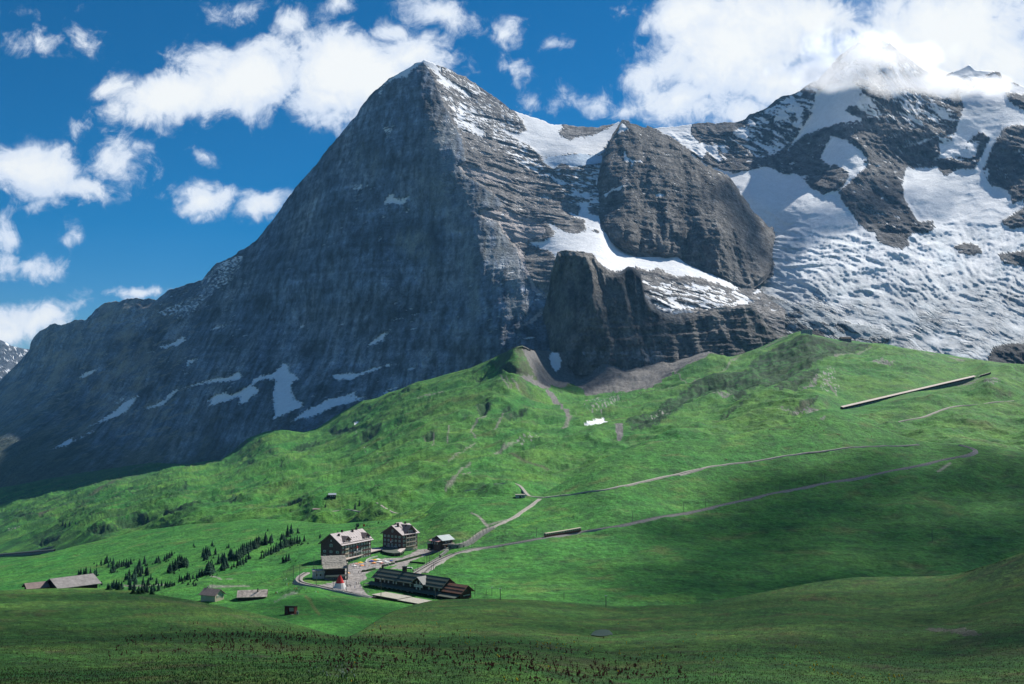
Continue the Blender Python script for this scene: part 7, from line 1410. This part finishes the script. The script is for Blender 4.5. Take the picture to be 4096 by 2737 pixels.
# ---- boulders
def boulder_mesh(seed):
    r = random.Random(seed); bm = bmesh.new(); bmesh.ops.create_icosphere(bm, subdivisions=1, radius=1)
    for v in bm.verts: v.co *= r.uniform(.65, 1.15); v.co.z *= .75
    me = bpy.data.meshes.new('boulder'); bm.to_mesh(me); bm.free(); me.materials.append(m_rock); return me
BO = [boulder_mesh(i) for i in range(6)]
BR = [('pale boulder strewn over the rubble below the grey scree cone', (1280, 480, 1560, 660), 46, (3, 8)), ('pale boulder on the green slope left of the stream gully', (860, 560, 1120, 820), 26, (3, 7)), ('boulder at the lower edge of the dark scree', (1420, 440, 1760, 500), 26, (4, 10)), ('pale boulder beside the small snow patch on the meadow', (1180, 700, 1460, 860), 16, (3, 6)), ('boulder on the green slope below the pale limestone steps', (880, 900, 1060, 1060), 12, (3, 7))]
for lb, (x0, y0, x1, y1), n, (a, b) in BR:
    for i in range(n):
        p = cG((rnd.uniform(x0, x1), rnd.uniform(y0, y1)))[0]; g = gp1(*p); s = rnd.uniform(a, b) * rnd.uniform(.5, 1) * .5739 * g.y / 4000 * .55
        o = put('boulder', rnd.choice(BO), None, (g.x, g.y, g.z + s * .15), rnd.uniform(0, 6), s); tag(o, lb, 'boulder', lb.replace('boulder', 'boulders', 1))

# ---- foreground growth
def tufts(name, n, region, size, cols, seed, dens=None, m=None):
    """many small blades as one mass"""
    r = np.random.RandomState(seed); x0, y0, x1, y1 = region
    px = r.uniform(x0, x1, n * 2); py = y0 + (y1 - y0) * r.uniform(0, 1, n * 2) ** .8
    k = py > TOP_N(px) + 6
    if dens is not None: k &= r.uniform(0, 1, n * 2) < dens(px, py)
    px, py = px[k][:n], py[k][:n]; G = groundn(px, py); n = len(G); a = r.uniform(0, 6.28, n); h = size * r.uniform(.5, 1.2, n); w = h * r.uniform(.16, .3, n); V = []; 
    for j in range(3):
        aa = a + j * 2.1; dx, dy = np.cos(aa), np.sin(aa); lean = h * r.uniform(.1, .7, n)
        b0 = G + np.stack([-dy * w, dx * w, -.05 + 0 * h], 1); b1 = G + np.stack([dy * w, -dx * w, -.05 + 0 * h], 1); t = G + np.stack([dx * lean, dy * lean, h], 1); V.append(np.stack([b0, b1, t], 1))
    V = np.concatenate(V).reshape(-1, 3); me = bpy.data.meshes.new(name); me.vertices.add(len(V)); me.vertices.foreach_set('co', V.reshape(-1).astype(np.float32)); nf = len(V) // 3
    me.loops.add(nf * 3); me.loops.foreach_set('vertex_index', np.arange(nf * 3, dtype=np.int32)); me.polygons.add(nf); me.polygons.foreach_set('loop_start', np.arange(0, nf * 3, 3, dtype=np.int32)); me.polygons.foreach_set('loop_total', np.full(nf, 3, np.int32)); me.update(calc_edges=True)
    c = np.array(cols)[r.randint(0, len(cols), n)] * r.uniform(.6, 1.3, (n, 1)); c = np.repeat(np.tile(c, (3, 1)), 3, axis=0); at = me.color_attributes.new('albedo', 'FLOAT_COLOR', 'POINT'); at.data.foreach_set('color', np.concatenate([c, np.ones((len(c), 1))], 1).reshape(-1).astype(np.float32))
    me.materials.append(m or M_BLADE); o = put(name, me); o['kind'] = 'stuff'; return o
M_BLADE = bpy.data.materials.new('grass_blade'); M_BLADE.use_nodes = True; _t = NT(M_BLADE.node_tree); _a = _t.new('ShaderNodeVertexColor'); _a.layer_name = 'albedo'; _t.l.new(_a.outputs[0], _t.n['Principled BSDF'].inputs['Base Color']); _t.n['Principled BSDF'].inputs['Roughness'].default_value = .85; _t.n['Principled BSDF'].inputs['Specular IOR Level'].default_value = .1
tufts('meadow_grass', 55000, (-100, 2480, 4200, 2790), .13, [(.07, .12, .025), (.055, .12, .025), (.12, .12, .045), (.10, .085, .04), (.09, .065, .045)], 1)
tufts('broad_leaves', 1500, (500, 2600, 2300, 2770), .2, [(.05, .16, .04), (.07, .19, .05)], 3, lambda x, y: np.exp(-((x - 1250) / 600) ** 2))
def dockd(x, y): return np.clip(np.exp(-((x - 1150) / 480) ** 2 - ((y - 2560 - .00006 * (x - 1100) ** 2) / 42) ** 2) + .6 * np.exp(-((x - 1700) / 480) ** 2 - ((y - 2625) / 45) ** 2) + .55 * np.exp(-((x - 2400) / 260) ** 2 - ((y - 2690) / 45) ** 2), 0, 1)
def heads(name, n, region, h, r0, cols, seed, dens, per=4, stem=True):
    r = np.random.RandomState(seed); b = MB(); x0, y0, x1, y1 = region; px = r.uniform(x0, x1, n * 12); py = r.uniform(y0, y1, n * 12); k = (r.uniform(0, 1, n * 12) < dens(px, py)) & (py > TOP_N(px) + 6); px, py = px[k][:n], py[k][:n]
    for g in groundn(px, py):
        hh = h * r.uniform(.6, 1.25); lx, ly = r.uniform(-.12, .12, 2) * hh
        if stem: b.add([(g[0] - .03, g[1], g[2] - .1), (g[0] + .03, g[1], g[2] - .1), (g[0] + lx, g[1] + ly, g[2] + hh)], [(0, 1, 2)], 1)
        for _ in range(per):
            q = Vector((g[0] + lx + r.uniform(-.5, .5) * r0 * 2.2, g[1] + ly, g[2] + hh - r.uniform(0, 5.0) * r0)); s = r0 * r.uniform(.6, 1.2)
            b.add([q + Vector((s, 0, 0)), q + Vector((0, s, 0)), q + Vector((-s, 0, 0)), q + Vector((0, -s, 0)), q + Vector((0, 0, s * 1.3)), q + Vector((0, 0, -s))], [(0, 1, 4), (1, 2, 4), (2, 3, 4), (3, 0, 4), (1, 0, 5), (2, 1, 5), (3, 2, 5), (0, 3, 5)], 0)
    o = b.build(name, cols); o['kind'] = 'stuff'; return o
heads('dock_stalks', 900, (420, 2490, 2800, 2740), .5, .085, [mat('dark_red_seed', (.10, .028, .024), .9, .1), mat('dock_stem', (.05, .06, .03), .9, .1)], 4, dockd, 4)
m_stem = mat('flower_stem', (.04, .09, .03), .9, .1)
heads('yellow_flowers', 95, (1380, 2480, 3700, 2735), .55, .11, [mat('yellow_petals', (.60, .42, .03), .8, .2), m_stem], 5, lambda x, y: np.clip(np.exp(-((y - (2560 + .09 * (x - 1900))) / 22) ** 2) * .5 + .03, 0, 1), 2)
heads('white_umbels', 40, (1230, 2690, 1420, 2740), .6, .03, [mat('white_petals', (.5, .52, .42), .8, .2), m_stem], 6, lambda x, y: np.clip(np.exp(-((x - 1370) / 26) ** 2) + .25, 0, 1), 4)

# ---- mist clinging to the snow peak
def mist(name, c, r, seed, dens, scale):
    bm = bmesh.new(); bmesh.ops.create_icosphere(bm, subdivisions=3, radius=1.0)
    for v in bm.verts: v.co = Vector((v.co.x * r[0], v.co.y * r[1], v.co.z * r[2]))
    me = bpy.data.meshes.new(name); bm.to_mesh(me); bm.free(); m = bpy.data.materials.new(name); m.use_nodes = True; t = NT(m.node_tree); t.n.clear()
    tc = t.new('ShaderNodeTexCoord'); v = t.vmath('ADD', tc.outputs['Object'], (seed * 531.0, 0, 0)); gen = t.vmath('SUBTRACT', t.vmath('MULTIPLY', tc.outputs['Generated'], (2, 2, 2)), (1, 1, 1))
    fall = t.ramp(t.vmath('LENGTH', gen), .15, 1.0, 1.0, 0.0); n = t.noise(v, scale, 5, .6, .4)
    d = t.math('MULTIPLY', t.ramp(t.math('ADD', n, t.math('MULTIPLY', fall, .40)), .64, .88), dens)
    pv = t.new('ShaderNodeVolumePrincipled'); pv.inputs['Color'].default_value = (.97, .98, 1, 1); pv.inputs['Anisotropy'].default_value = .5; t.l.new(d, pv.inputs['Density'])
    om = t.new('ShaderNodeOutputMaterial'); t.l.new(pv.outputs[0], om.inputs['Volume']); me.materials.append(m); o = put(name, me, None, tuple(c)); o['kind'] = 'stuff'; return o
for _c in ((3300, 310, 300, 110, 1), (3430, 215, 360, 190, 6), (3560, 330, 330, 100, 3), (3720, 330, 300, 90, 8), (3920, 345, 360, 85, 2), (3600, 230, 330, 110, 9)):
    mist('summit_cloud', pos(_c[0], _c[1], 4420), (_c[2], 150, _c[3]), _c[4], .0085, .0062)
# ---- things of one kind that share a description are told apart by their order in the view
bpy.context.view_layer.update()
ORD = 'first second third fourth fifth sixth seventh eighth ninth tenth eleventh twelfth thirteenth fourteenth fifteenth sixteenth seventeenth eighteenth nineteenth twentieth'.split()
def ordinal(i): return ORD[i] if i < 20 else {2: 'twenty-', 3: 'thirty-', 4: 'forty-'}[(i + 1) // 10] + ORD[(i + 1) % 10 - 1] if (i + 1) % 10 else {30: 'thirtieth', 40: 'fortieth', 50: 'fiftieth'}[i + 1]
same = {}
for o in S.objects:
    if o.parent is None and 'label' in o and 'category' in o: same.setdefault(o['label'], []).append(o)
for lb, L in same.items():
    if len(L) < 2: continue
    L.sort(key=lambda o: float(proj(np.array(o.location))[0]))
    for i, o in enumerate(L):
        new = lb + ', ' + ('leftmost' if i == 0 else 'rightmost' if i == len(L) - 1 else ordinal(i) + ' from left')
        if len(new.split()) > 16: new = lb + ', ' + ('leftmost' if i == 0 else 'rightmost' if i == len(L) - 1 else ordinal(i))
        if len(new.split()) <= 16: o['label'] = new
        else: print('long label', new)
